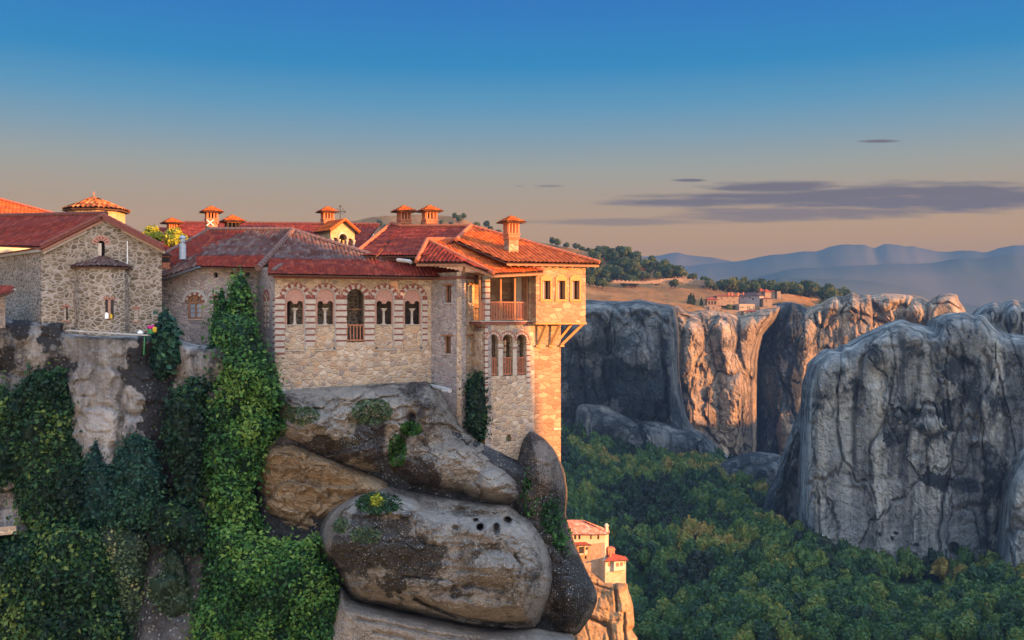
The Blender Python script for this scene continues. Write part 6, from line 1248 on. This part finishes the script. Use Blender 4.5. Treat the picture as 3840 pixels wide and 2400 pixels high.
# ------------------------------------------------------------------ the near rock and everything growing on it
NG = 'boulders of the monastery rock'
NBK = [(.7, 3.2, 1.8, .3, .06), (.34, 1.1, .7, .14, .08), (.10, .42, .34, .05, .12)]
RN = [(.07, 5.5, 5.5, 2, False), (.55, .22, .22, 4, False), (.30, .8, .8, 5, True), (.05, 3.0, 3.0, 3, False)]
rock('boulder', M['rock'], 'great lichen spotted boulder under the arcade wall, split by a grassy crack', [(1040, 1446), (1300, 1436), (1600, 1430), (1660, 1470), (1735, 1590), (1815, 1645), (1868, 1694), (1925, 1756), (1965, 1806), (1980, 1853), (1962, 1902), (1905, 1925), (1849, 1924), (1776, 1906), (1682, 1888), (1573, 1866), (1500, 1846), (1452, 1826), (1433, 1824), (1350, 1802), (1270, 1779), (1164, 1752), (1098, 1697), (1010, 1657), (992, 1590), (1005, 1520)],
     64.4, 7.2, 150, 3.5, 'boulder', NG, noise=RN+[(1.0, .12, .12, 2, False)], edge=4, prof=2.6, bumps=[(1180, 1620, 110, 90, .8), (1350, 1690, 110, 110, 1.2), (1860, 1830, 130, 90, 1.3), (1640, 1760, 130, 110, 1.2)],
     blocks=NBK, stains=[(1560, 1790, 110, 80, 1.3), (1240, 1690, 150, 60, 1.2), (1380, 1640, 80, 110, .9), (1600, 1500, 90, 60, .6), (1800, 1800, 140, 90, -1), (1560, 1470, 60, 50, .8)], creases=[([(1545, 1560), (1540, 1600), (1497, 1678), (1447, 1731), (1438, 1830)], 14, 2.0), ([(1530, 1420), (1545, 1560)], 30, .7), ([(1010, 1655), (1098, 1668), (1180, 1722)], 16, .8), ([(1060, 1560), (1150, 1600), (1250, 1690)], 26, .5), ([(1630, 1560), (1740, 1660), (1800, 1760)], 20, .3), ([(1120, 1480), (1250, 1520), (1400, 1500)], 18, .35)])
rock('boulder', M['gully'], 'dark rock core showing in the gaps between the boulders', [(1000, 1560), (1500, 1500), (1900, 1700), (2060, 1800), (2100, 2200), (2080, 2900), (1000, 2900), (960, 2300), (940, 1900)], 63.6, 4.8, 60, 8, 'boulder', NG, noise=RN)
rock('boulder', M['rock_tan'], 'bare tan overhang face under the long boulder beside the ivy', [(985, 1670), (1098, 1660), (1200, 1700), (1440, 1800), (1460, 1870), (1330, 1920), (1240, 1950), (1215, 2020), (1118, 2025), (1065, 2010), (999, 1955), (960, 1880), (958, 1810)],
     60.9, 3.4, 70, 4, 'boulder', NG, prof=3, blocks=NBK, noise=[(.4, .25, .25, 4, False), (.12, .9, .9, 4, False)], edge=2.5, creases=[([(970, 1850), (1080, 1900), (1200, 1950)], 8, .25), ([(1240, 1790), (1235, 1880)], 5, .2), ([(1000, 1760), (1100, 1800), (1200, 1870)], 10, .15)], tilt=(.3, -.5))
FR = [(.06, 6, 6, 2, False), (.4, .22, .22, 4, False), (.22, .9, .7, 5, True), (.05, 2.8, 2.8, 3, False)]
rock('boulder', M['rock_face'], 'huge boulder shaped like a face with small holes and a long mouth crack', [(1300, 1868), (1380, 1835), (1450, 1820), (1600, 1850), (1780, 1880), (1900, 1890), (1950, 1925), (2002, 1960), (2045, 2025), (2072, 2093), (2078, 2173), (2066, 2245), (2038, 2311), (2006, 2360), (1936, 2374), (1827, 2367), (1682, 2338), (1573, 2316), (1460, 2290), (1376, 2273), (1323, 2256), (1290, 2218), (1257, 2147), (1200, 2085), (1186, 2028), (1222, 1929)],
     60.2, 7.2, 170, 3.5, 'boulder', NG, noise=FR, edge=2.5, prof=2.7, blocks=[(.5, 3.5, 2.0, .22, .06), (.26, 1.0, .6, .10, .08), (.09, .4, .32, .04, .12)], stains=[(1420, 2040, 170, 130, 1.5), (1560, 2090, 120, 90, 1.3), (1300, 2080, 70, 80, 1.2), (1850, 1990, 200, 50, -1.2), (1870, 2130, 110, 70, -1), (1700, 2290, 230, 60, -.9), (1480, 2190, 60, 50, 1.6)],
     bumps=[(1870, 2130, 120, 70, .8), (1760, 2268, 190, 34, .5), (1680, 2330, 230, 26, .35), (1420, 2040, 190, 150, .8), (1960, 2220, 80, 110, .7), (1800, 1978, 15, 15, -2.2), (1861, 1984, 15, 24, -1.8), (1902, 1955, 17, 18, -1.8), (1783, 1952, 13, 9, -1.2), (1709, 1980, 14, 12, -.5), (2010, 2120, 55, 60, .35)],
     creases=[([(1470, 1850), (1640, 1905), (1790, 1935), (1930, 1945)], 30, 1.9), ([(1558, 2246), (1640, 2284), (1730, 2318), (1850, 2340), (1960, 2338)], 8, 1.6), ([(1600, 2300), (1750, 2345), (1900, 2362)], 6, .7), ([(1700, 2200), (1791, 2198), (1880, 2212)], 12, .5), ([(1929, 2082), (1955, 2120), (1942, 2165)], 6, .5), ([(1400, 2262), (1500, 2288), (1640, 2330), (1700, 2342)], 7, .9), ([(1480, 2235), (1560, 2262), (1640, 2300)], 6, .3), ([(1740, 2060), (1850, 2050), (1935, 2085)], 14, .25), ([(1640, 1960), (1760, 2020), (1830, 2040)], 22, .25)])
rock('boulder', M['rock_dark'], 'tall dark speckled boulder behind the face rock, bulging out at its lower right', [(1990, 1610), (2038, 1640), (2070, 1670), (2092, 1707), (2118, 1773), (2128, 1853), (2124, 1940), (2155, 2035), (2198, 2136), (2235, 2214), (2239, 2255), (2213, 2318), (2171, 2374), (2125, 2390), (2050, 2378), (1990, 2360), (1930, 2200), (1890, 1950), (1925, 1760), (1955, 1650)],
     63.5, 5.5, 120, 4, 'boulder', NG, noise=FR, blocks=NBK[1:], stains=[(2150, 2200, 90, 150, 1.2), (2040, 1700, 50, 60, -1), (2080, 1950, 60, 150, .8)], edge=2, bumps=[(2140, 2230, 90, 120, 1.2), (2040, 1760, 60, 100, .5)], creases=[([(2010, 2330), (2090, 2352), (2160, 2355)], 8, .5)])
rock('boulder', M['rock_smooth'], 'layered pinkish rock shelf at the bottom under the face boulder', [(1270, 2190), (1323, 2240), (1400, 2262), (1573, 2300), (1827, 2352), (2000, 2352), (2100, 2372), (2140, 2385), (2160, 2420), (2190, 2800), (1100, 2800), (1200, 2400)],
     60.5, 6.5, 90, 5, 'boulder', NG, noise=FR, edge=2, creases=[([(1340, 2320), (1480, 2345), (1650, 2385), (1800, 2400)], 6, .35), ([(1400, 2370), (1550, 2400)], 6, .3)], prof=3)
LC = [(.5, .15, .08, 4, False), (.2, .7, .5, 5, False), (.05, 3, 3, 3, False)]
rock('cliff', M['cliff'], 'pale streaked cliff face with a black water stain beneath the chapel', [(-420, 1196), (60, 1199), (250, 1203), (256, 1240), (560, 1256), (640, 1262), (740, 1292), (960, 1290), (950, 1400), (930, 1600), (900, 1900), (900, 2300), (900, 2900), (-420, 2900)],
     61.5, 4.4, 34, 5, 'cliff', None, noise=LC, edge=1.5, prof=3, creases=[([(640, 1330), (650, 1500), (630, 1700), (640, 1900)], 70, 1.6), ([(600, 1950), (600, 2150), (640, 2400)], 90, 1.6), ([(0, 1390), (120, 1420), (260, 1480)], 14, .35), ([(900, 1300), (860, 1400), (920, 1500)], 22, .8)],
     blocks=[(.5, 4, 5, .2, .08), (.2, 1.2, 1.2, .08, .1)], stains=[(555, 1380, 90, 140, 3.2), (600, 1560, 80, 200, 3.0), (650, 1750, 50, 150, 2.0), (80, 1230, 40, 60, 1.5), (190, 1260, 50, 60, 1.8), (220, 1380, 70, 80, .8), (20, 1350, 40, 60, .9), (350, 1450, 90, 200, -1.2), (860, 1350, 80, 60, 1), (620, 2000, 120, 200, 1.6)], bumps=[(120, 1300, 200, 90, .5), (860, 1350, 90, 60, .4)])
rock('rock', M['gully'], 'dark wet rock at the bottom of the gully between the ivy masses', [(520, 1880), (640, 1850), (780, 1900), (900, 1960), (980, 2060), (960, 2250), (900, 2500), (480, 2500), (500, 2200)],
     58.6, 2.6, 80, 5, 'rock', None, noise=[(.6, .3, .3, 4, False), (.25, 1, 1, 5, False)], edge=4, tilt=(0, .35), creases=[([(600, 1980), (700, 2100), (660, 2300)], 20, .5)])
rock('boulder', M['cliff'], 'small pale boulder low in the gully near the bottom edge', [(490, 2280), (540, 2265), (590, 2300), (620, 2400), (640, 2500), (520, 2500), (500, 2380)], 57.0, 1.0, 40, 4, 'boulder', NG, noise=FR)
rock('boulder', M['cliff'], 'pale bluish boulder beside the pale one at the bottom of the gully', [(640, 2310), (690, 2300), (740, 2330), (790, 2420), (790, 2520), (650, 2520), (630, 2400)], 56.8, 1.2, 50, 4, 'boulder', NG, noise=FR)
# lower pillar
rock('cliff', M['lit_pillar'], 'sunlit ochre rock pillar carrying the small convent', [(2000, 2050), (2110, 2085), (2150, 2095), (2210, 2125), (2268, 2170), (2348, 2186), (2355, 2212), (2372, 2262), (2379, 2340), (2370, 2362), (2384, 2385), (2394, 2430), (2410, 2900), (1950, 2900)],
     253, 9, 60, 3.5, 'rock', None, noise=[(1.2, .12, .05, 4, False), (.7, .35, .2, 5, False), (.25, 1.2, .8, 4, False)], blocks=[(1.2, 7, 12, .9, .06), (.5, 2.5, 4, .3, .08)], prof=3, edge=2, creases=[([(2303, 2190), (2310, 2240), (2313, 2290)], 4, 3.5), ([(2200, 2130), (2250, 2160), (2270, 2180)], 5, 1.5), ([(2215, 2320), (2280, 2345), (2290, 2400)], 7, 3), ([(2340, 2300), (2343, 2400)], 5, 2), ([(2180, 2170), (2250, 2200), (2290, 2210)], 4, 1.2)])
# ------------------------------------------------------------------ ivy, shrubs and tufts
def foliage(name, label, cat, mat, outline, D0, T, Rr, leaf=.16, dens=110, step=9, clump=.8, cf=.7, edge=26, group=None, tj=.75, seed=1, bright=.5, core=True, air=.12):
    rg_ = np.random.default_rng(seed)
    V, Q, Vf, Qf = body(outline, D0, T, Rr, step, noise=[(clump, cf, cf*.7, 3, False), (clump*.5, cf*2.6, cf*2.2, 2, False)], edge=edge, back=.3)
    a, b, c, d = Vf[Qf[:, 0]], Vf[Qf[:, 1]], Vf[Qf[:, 2]], Vf[Qf[:, 3]]; n = np.cross(c-a, d-b); ar = np.linalg.norm(n, axis=1)/2; n = n/(2*ar[:, None]+1e-9)
    n[n[:, 1] > 0] *= -1
    N = int(ar.sum()*dens); k = rg_.choice(len(Qf), N, p=ar/ar.sum()); u, v = rg_.random((2, N, 1)); p = (a[k]*(1-u)+b[k]*u)*(1-v)+(d[k]*(1-u)+c[k]*u)*v
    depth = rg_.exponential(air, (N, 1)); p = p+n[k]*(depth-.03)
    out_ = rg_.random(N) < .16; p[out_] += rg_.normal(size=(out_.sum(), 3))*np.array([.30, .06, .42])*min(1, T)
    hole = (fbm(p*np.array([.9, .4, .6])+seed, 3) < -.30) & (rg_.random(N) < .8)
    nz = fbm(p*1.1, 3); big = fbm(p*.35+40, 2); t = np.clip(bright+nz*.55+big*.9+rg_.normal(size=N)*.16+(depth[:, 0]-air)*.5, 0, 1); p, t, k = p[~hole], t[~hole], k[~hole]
    nn2 = n[k]+np.array([0, -.3, .55]); lv, lq = leaves(p, nn2, leaf, tj, .75, 1.35, rg_)
    o = mesh_np(name, np.r_[V, lv], np.r_[Q, lq+len(V)], mat, smooth=False, attr=np.r_[np.zeros(len(Q)), t])
    tag(o, label, cat, group); return o
IG = 'ivy hanging on the rocks'
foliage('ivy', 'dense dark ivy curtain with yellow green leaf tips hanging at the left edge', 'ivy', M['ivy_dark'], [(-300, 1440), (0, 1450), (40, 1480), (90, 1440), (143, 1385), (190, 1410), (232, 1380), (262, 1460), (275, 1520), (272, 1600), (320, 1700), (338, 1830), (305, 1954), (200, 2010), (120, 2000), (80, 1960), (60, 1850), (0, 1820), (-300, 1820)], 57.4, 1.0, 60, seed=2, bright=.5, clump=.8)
foliage('shrub', 'feathery green shrubs at the cliff foot right of the dark ivy curtain', 'shrub', M['shrub'], [(300, 1760), (335, 1700), (360, 1650), (385, 1720), (420, 1740), (470, 1640), (505, 1620), (535, 1640), (585, 1690), (612, 1800), (600, 1900), (560, 1960), (470, 2000), (340, 1990), (290, 1900)], 57.2, 1.2, 60, seed=3, bright=.42, edge=22, leaf=.13)
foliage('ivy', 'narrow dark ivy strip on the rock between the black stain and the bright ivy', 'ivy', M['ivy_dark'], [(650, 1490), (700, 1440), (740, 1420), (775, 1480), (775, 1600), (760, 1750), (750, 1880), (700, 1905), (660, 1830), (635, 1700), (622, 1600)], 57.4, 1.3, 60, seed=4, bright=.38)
foliage('climbing_plant', 'tall bright climber growing up the rear wall to the eaves', 'climber', M['ivy'], [(905, 1018), (925, 1060), (940, 1090), (945, 1150), (955, 1190), (972, 1230), (966, 1320), (1010, 1350), (980, 1470), (800, 1470), (796, 1240), (812, 1180), (822, 1090), (833, 1084), (842, 1130), (858, 1180), (866, 1110), (872, 1070), (893, 1030)], 61.6, 1.5, 46, seed=5, bright=.55, edge=10, clump=.4, cf=1.2, leaf=.15)
foliage('ivy', 'great bright green column of ivy bulging over the rock below the climber', 'ivy', M['ivy'], [(800, 1320), (815, 1215), (850, 1200), (950, 1205), (975, 1260), (1005, 1330), (1040, 1400), (1058, 1460), (1075, 1510), (1010, 1550), (1040, 1600), (1005, 1660), (990, 1730), (962, 1800), (952, 1890), (990, 1990), (940, 2050), (800, 2050), (760, 1930), (742, 1700), (750, 1580), (790, 1480), (800, 1400)], 58.6, 2.4, 90, seed=6, bright=.6, clump=1.0, dens=135, leaf=.14)
foliage('ivy', 'broad bright green ivy mound at the bottom left of the face boulder', 'ivy', M['ivy'], [(780, 1990), (900, 1960), (980, 2010), (1060, 2030), (1150, 2030), (1195, 2000), (1205, 2080), (1250, 2150), (1275, 2230), (1320, 2300), (1328, 2370), (1300, 2550), (700, 2550), (720, 2330), (750, 2200), (770, 2080)], 57.0, 2.8, 130, seed=7, bright=.62, clump=1.0, dens=135, leaf=.14)
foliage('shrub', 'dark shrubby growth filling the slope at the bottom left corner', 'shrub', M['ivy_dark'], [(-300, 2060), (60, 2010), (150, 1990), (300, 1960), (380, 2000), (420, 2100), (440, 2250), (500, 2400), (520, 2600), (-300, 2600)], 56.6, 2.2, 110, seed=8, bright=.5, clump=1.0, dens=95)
foliage('shrub', 'grey green scrub between the dark shrubs and the gully', 'shrub', M['scrub'], [(360, 1960), (470, 1980), (540, 2010), (560, 2120), (555, 2250), (600, 2330), (560, 2450), (560, 2600), (430, 2600), (420, 2300), (350, 2120)], 57.2, 1.4, 70, seed=9, bright=.45, edge=24, leaf=.12)
foliage('shrub', 'bluish leafed young tree low on the left slope', 'shrub', M['shrub'], [(205, 2080), (250, 2050), (300, 2090), (310, 2170), (270, 2200), (215, 2180)], 55.6, .9, 40, seed=10, bright=.8, edge=14, leaf=.22, dens=50)
foliage('fig_shrub', 'blue green fig shrub spilling over the ledge by the drainpipe', 'shrub', M['shrub'], [(600, 1180), (625, 1165), (650, 1190), (665, 1230), (672, 1280), (680, 1340), (650, 1390), (620, 1410), (570, 1400), (548, 1340), (532, 1290), (560, 1250), (595, 1230)], 58.8, 1.2, 40, seed=11, bright=.35, edge=14, leaf=.24, dens=60)
foliage('ivy', 'small dark green ivy patch climbing the corner below the three arches', 'ivy', M['ivy_dark'], [(1752, 1425), (1765, 1440), (1780, 1402), (1800, 1395), (1815, 1440), (1822, 1500), (1830, 1540), (1825, 1600), (1812, 1655), (1790, 1640), (1760, 1615), (1745, 1570), (1752, 1500)], 60.9, .8, 26, seed=12, bright=.3, edge=7, clump=.25, cf=1.8, leaf=.13)
foliage('shrub', 'leafy green shrub trailing down the dark boulder behind the face rock', 'shrub', M['ivy'], [(1962, 1790), (1985, 1772), (2012, 1775), (2030, 1830), (2078, 1880), (2100, 1950), (2112, 2050), (2110, 2130), (2085, 2120), (2050, 2050), (2000, 1960), (1958, 1920), (1965, 1860)], 59.6, 1.3, 40, seed=13, bright=.35, edge=9, clump=.35, cf=1.4, leaf=.15)
foliage('ivy', 'thin ivy fringe on the ledge under the rear wall', 'ivy', M['ivy_dark'], [(770, 1300), (800, 1290), (860, 1330), (900, 1400), (880, 1470), (800, 1480), (760, 1440)], 58.0, .8, 40, seed=14, bright=.3)
foliage('shrub', 'rough scrub and saplings at the foot of the gully by the bottom edge', 'shrub', M['scrub'], [(620, 2080), (660, 2060), (720, 2160), (760, 2250), (800, 2380), (720, 2400), (660, 2280), (600, 2200)], 56.6, .7, 40, seed=15, bright=.4, edge=22, leaf=.12, dens=60)
foliage('shrub', 'dark leafy shrub hanging over the gully rock between the two ivy masses', 'shrub', M['ivy_dark'], [(560, 1900), (620, 1880), (700, 1900), (760, 1940), (780, 2040), (730, 2080), (660, 2030), (590, 2050), (550, 1980)], 56.3, .7, 50, seed=16, bright=.35, edge=26, leaf=.13)
foliage('shrub', 'low weedy growth on the gully floor near the bottom edge', 'shrub', M['scrub'], [(560, 2180), (640, 2150), (700, 2200), (720, 2300), (640, 2330), (570, 2280)], 56.0, .5, 40, seed=17, bright=.4, edge=26, leaf=.12, dens=60)
# tufts of grass and small plants on the boulders, found by dropping rays on the rock
bpy.context.view_layer.update()
dg = bpy.context.evaluated_depsgraph_get(); rocks_ = [o for o in COL.objects if o.name.startswith(('boulder', 'cliff')) and o.type == 'MESH']
BV = [BVHTree.FromObject(o, dg) for o in rocks_]
def hit(px, py):
    d = Vector(((px-CX)/F, 1, (CY-py)/F)).normalized(); best = None
    for b_ in BV:
        h = b_.ray_cast(Vector((0, 0, 0)), d)
        if h[0] is not None and (best is None or h[3] < best[3]): best = h
    return best
def tuft(cx_, cy_, rx, ry, n, size, mat, label, seed, h=.25, name='grass_tuft', group='tufts of grass on the boulders', cat='grass'):
    rg_ = np.random.default_rng(seed); C = []; N_ = []
    for i in range(n):
        a = rg_.uniform(0, 6.28); r_ = math.sqrt(rg_.random()); q = hit(cx_+math.cos(a)*r_*rx, cy_+math.sin(a)*r_*ry)
        if q is None or q[0].y > 70: continue
        hh = rg_.random()*h*(1.2-r_); nn_ = -q[1] if q[1].y > 0 else q[1]; C.append(q[0]+nn_*hh*.7+Vector((0, 0, hh*.6))); N_.append(nn_)
    if not C: return
    C = np.array(C); v, q = leaves(C, np.array(N_), size, .9, .5, 2.0, rg_); o = mesh_np(name, v, q, mat, smooth=False, attr=np.clip(rg_.normal(.5, .22, len(q)), 0, 1)); tag(o, label, cat, group)
tuft(1395, 1545, 75, 50, 900, .12, M['scrub'], 'patch of green and brown growth high on the long boulder', 31)
tuft(1490, 1690, 35, 60, 500, .13, M['ivy'], 'green plants rooted in the crack between the two boulders', 32)
tuft(1540, 1610, 42, 26, 500, .13, M['ivy'], 'small bright bush on top of the crack', 33, .5)
tuft(1420, 1890, 85, 40, 900, .12, M['ivy_dark'], 'dark green patch on the top of the face boulder', 34)
tuft(1415, 1893, 26, 20, 260, .13, M['yellowtree'], 'tiny yellow green bush in the dark patch on the face boulder', 35, .5, 'bush', None, 'bush')
tuft(1280, 1975, 30, 26, 260, .11, M['scrub'], 'round mossy clump on the left shoulder of the face boulder', 36)
tuft(1370, 2010, 60, 30, 350, .11, M['scrub'], 'thin moss right of the round clump', 37, .12)
tuft(1130, 1560, 70, 34, 500, .12, M['scrub'], 'brownish growth at the left end of the long boulder', 38)
tuft(1030, 1600, 45, 50, 500, .15, M['ivy'], 'ivy shoots reaching from the bright ivy onto the long boulder', 39, .4)
tuft(870, 2120, 20, 40, 200, .13, M['scrub'], 'brown dry weeds in the bright ivy mound', 40, .4)
tuft(1635, 1450, 28, 8, 120, .12, M['scrub'], 'little weeds around the drain pipe under the arcade', 41, .2)
tuft(400, 1220, 110, 14, 400, .10, M['scrub'], 'weeds on the ledge in front of the chapel apse', 42, .2)
# yellow lit tree behind the chapel roof
Vt, Qt, Tt = crown(77, 900, lobes=9, leaf=.16, spread=.8)
y_ = mesh_np('crown', Vt, Qt, M['yellowtree'], smooth=False, attr=Tt); yme = y_.data; bpy.data.objects.remove(y_)
for (px, py, D, s, lb) in ((563, 866, 74, .8, 'left crown of the sunlit yellow green tree pair behind the chapel roof'), (645, 880, 73.0, .95, 'right and lower crown of the sunlit yellow green trees behind the chapel roof')):
    p = P(px, py+10, D); r_ = empty('yellow_tree', p-Vector((0, 0, 1.3*s)), lb, 'tree', 'sunlit trees behind the chapel'); r_.scale = (s, s, s); r_.rotation_euler[2] = px
    for nm, d in (('crown', yme), ('trunk', TRUNK)):
        o = bpy.data.objects.new(nm, d); COL.objects.link(o); o.parent = r_
# ------------------------------------------------------------------ small things
mb = MB(); c = P(566, 1244, 57.2); mb.lathe(c+Vector((0, 0, -.12)), [(.0, 0), (.17, 0), (.24, .28), (.26, .28)], 12); pot = empty('flower_pot', c, 'green flower pot with pink flowers hanging by the drainpipe', 'flower pot')
mb.build('pot', M['green'], pot)
v, q = leaves(np.array(c)+RNG.normal(size=(60, 3))*np.array([.11, .08, .04])+np.array([0, 0, .25]), RNG.normal(size=(60, 3)), .11); adj = mesh_np('flowers', v, q, M['pink'], pot, smooth=False)
mb = MB(); c = P(580, 1246, 57.1); mb.lathe(c, [(0, 0), (.1, 0), (.13, .2), (.1, .3), (0, .32)], 10); tag(mb.build('yellow_lantern', M['yellow']), 'small yellow pot next to the pink flowers', 'pot')
mb = MB(); c = P(526, 1250, 57.3); mb.lathe(c, [(0, 0), (.18, 0), (.14, .08), (.05, .16), (0, .16)], 10); tag(mb.build('white_bowl', M['whitepaint']), 'small white bowl on the ledge end left of the flower pot', 'bowl')
mb = MB(); pts = [P(256, 1238, 57.0), P(300, 1242, 57.0), P(400, 1248, 57.0), P(500, 1254, 57.0), P(560, 1257, 57.0)]
for a, b in zip(pts, pts[1:]): mb.bar(a, b, .5, .07)
tag(mb.build('ledge_pipe', M['concrete']), 'pale concrete kerb along the top of the cliff before the apse', 'kerb')
mb = MB(); mb.tube([P(542, 1262, 56.9), P(541, 1300, 56.9), P(539, 1330, 57)], .04, 6); tag(mb.build('green_hose', M['green']), 'thin green hose dangling under the flower pot', 'hose')
mb = MB(); a, b = P(898, 1312, 58.4), P(1008, 1318, 58.8); mb.bar(a, b, .10, .14); mb.bar(a+Vector((.5, 0, .05)), a+Vector((.5, 0, .3)), .05); mb.bar(a+Vector((1.3, 0, .05)), a+Vector((1.3, 0, .3)), .05); tag(mb.build('iron_beam', M['iron']), 'rusty iron beam sticking out above the bright ivy column', 'beam')
mb = MB(); mb.tube([P(1618, 1448, 61), P(1650, 1455, 59.8), P(1688, 1465, 58.8)], .13, 10); mb.tube([P(1660, 1466, 58.8), P(1686, 1468, 58.2)], .09, 8); tag(mb.build('waste_pipe', M['grey']), 'grey pipe jutting from the wall foot beside the stair tower', 'pipe')
mb = MB(); fw = Pl((1031, 59.9), (1617, 62.9)); b0 = fw.uv(1300, 1452)[1]
for i in range(30):
    u = i*FA.W/30; FA.rect(mb, u+.02, b0-.35, u+FA.W/30-.02, b0-.02+.04*math.sin(i*2.1), -.1, .14, 0)
mb.build('footing', M['grey'], arc)
mb = MB(); mb.hexa([P(-40, 2012, 55), P(62, 2002, 55), P(62, 2002, 58), P(-40, 2012, 58), P(-40, 1980, 55), P(60, 1972, 55), P(60, 1972, 58), P(-40, 1980, 58)]); tag(mb.build('garden_wall', M['stone']), 'low stone wall top emerging from the shrubs at the left edge', 'wall')
# ------------------------------------------------------------------ the evening air
def haze():
    g = bpy.data.materials.new('evening_haze'); g.use_nodes = True; nt = g.node_tree; nt.nodes.clear()
    o = nt.nodes.new('ShaderNodeOutputMaterial'); v = nt.nodes.new('ShaderNodeVolumePrincipled'); nt.links.new(v.outputs[0], o.inputs['Volume'])
    v.inputs['Color'].default_value = (.066, .145, .28, 1); v.inputs['Density'].default_value = HAZE; v.inputs['Anisotropy'].default_value = 0.0
    mb = MB(); mb.hexa([(-3320, -170, GZ-1), (3320, -170, GZ-1), (3320, 6500, GZ-1), (-3320, 6500, GZ-1), (-3320, -170, 450), (3320, -170, 450), (3320, 6500, 450), (-3320, 6500, 450)])
    b = mb.build('haze', g); tag(b, kind='stuff')
HAZE = 2.0e-4
haze()
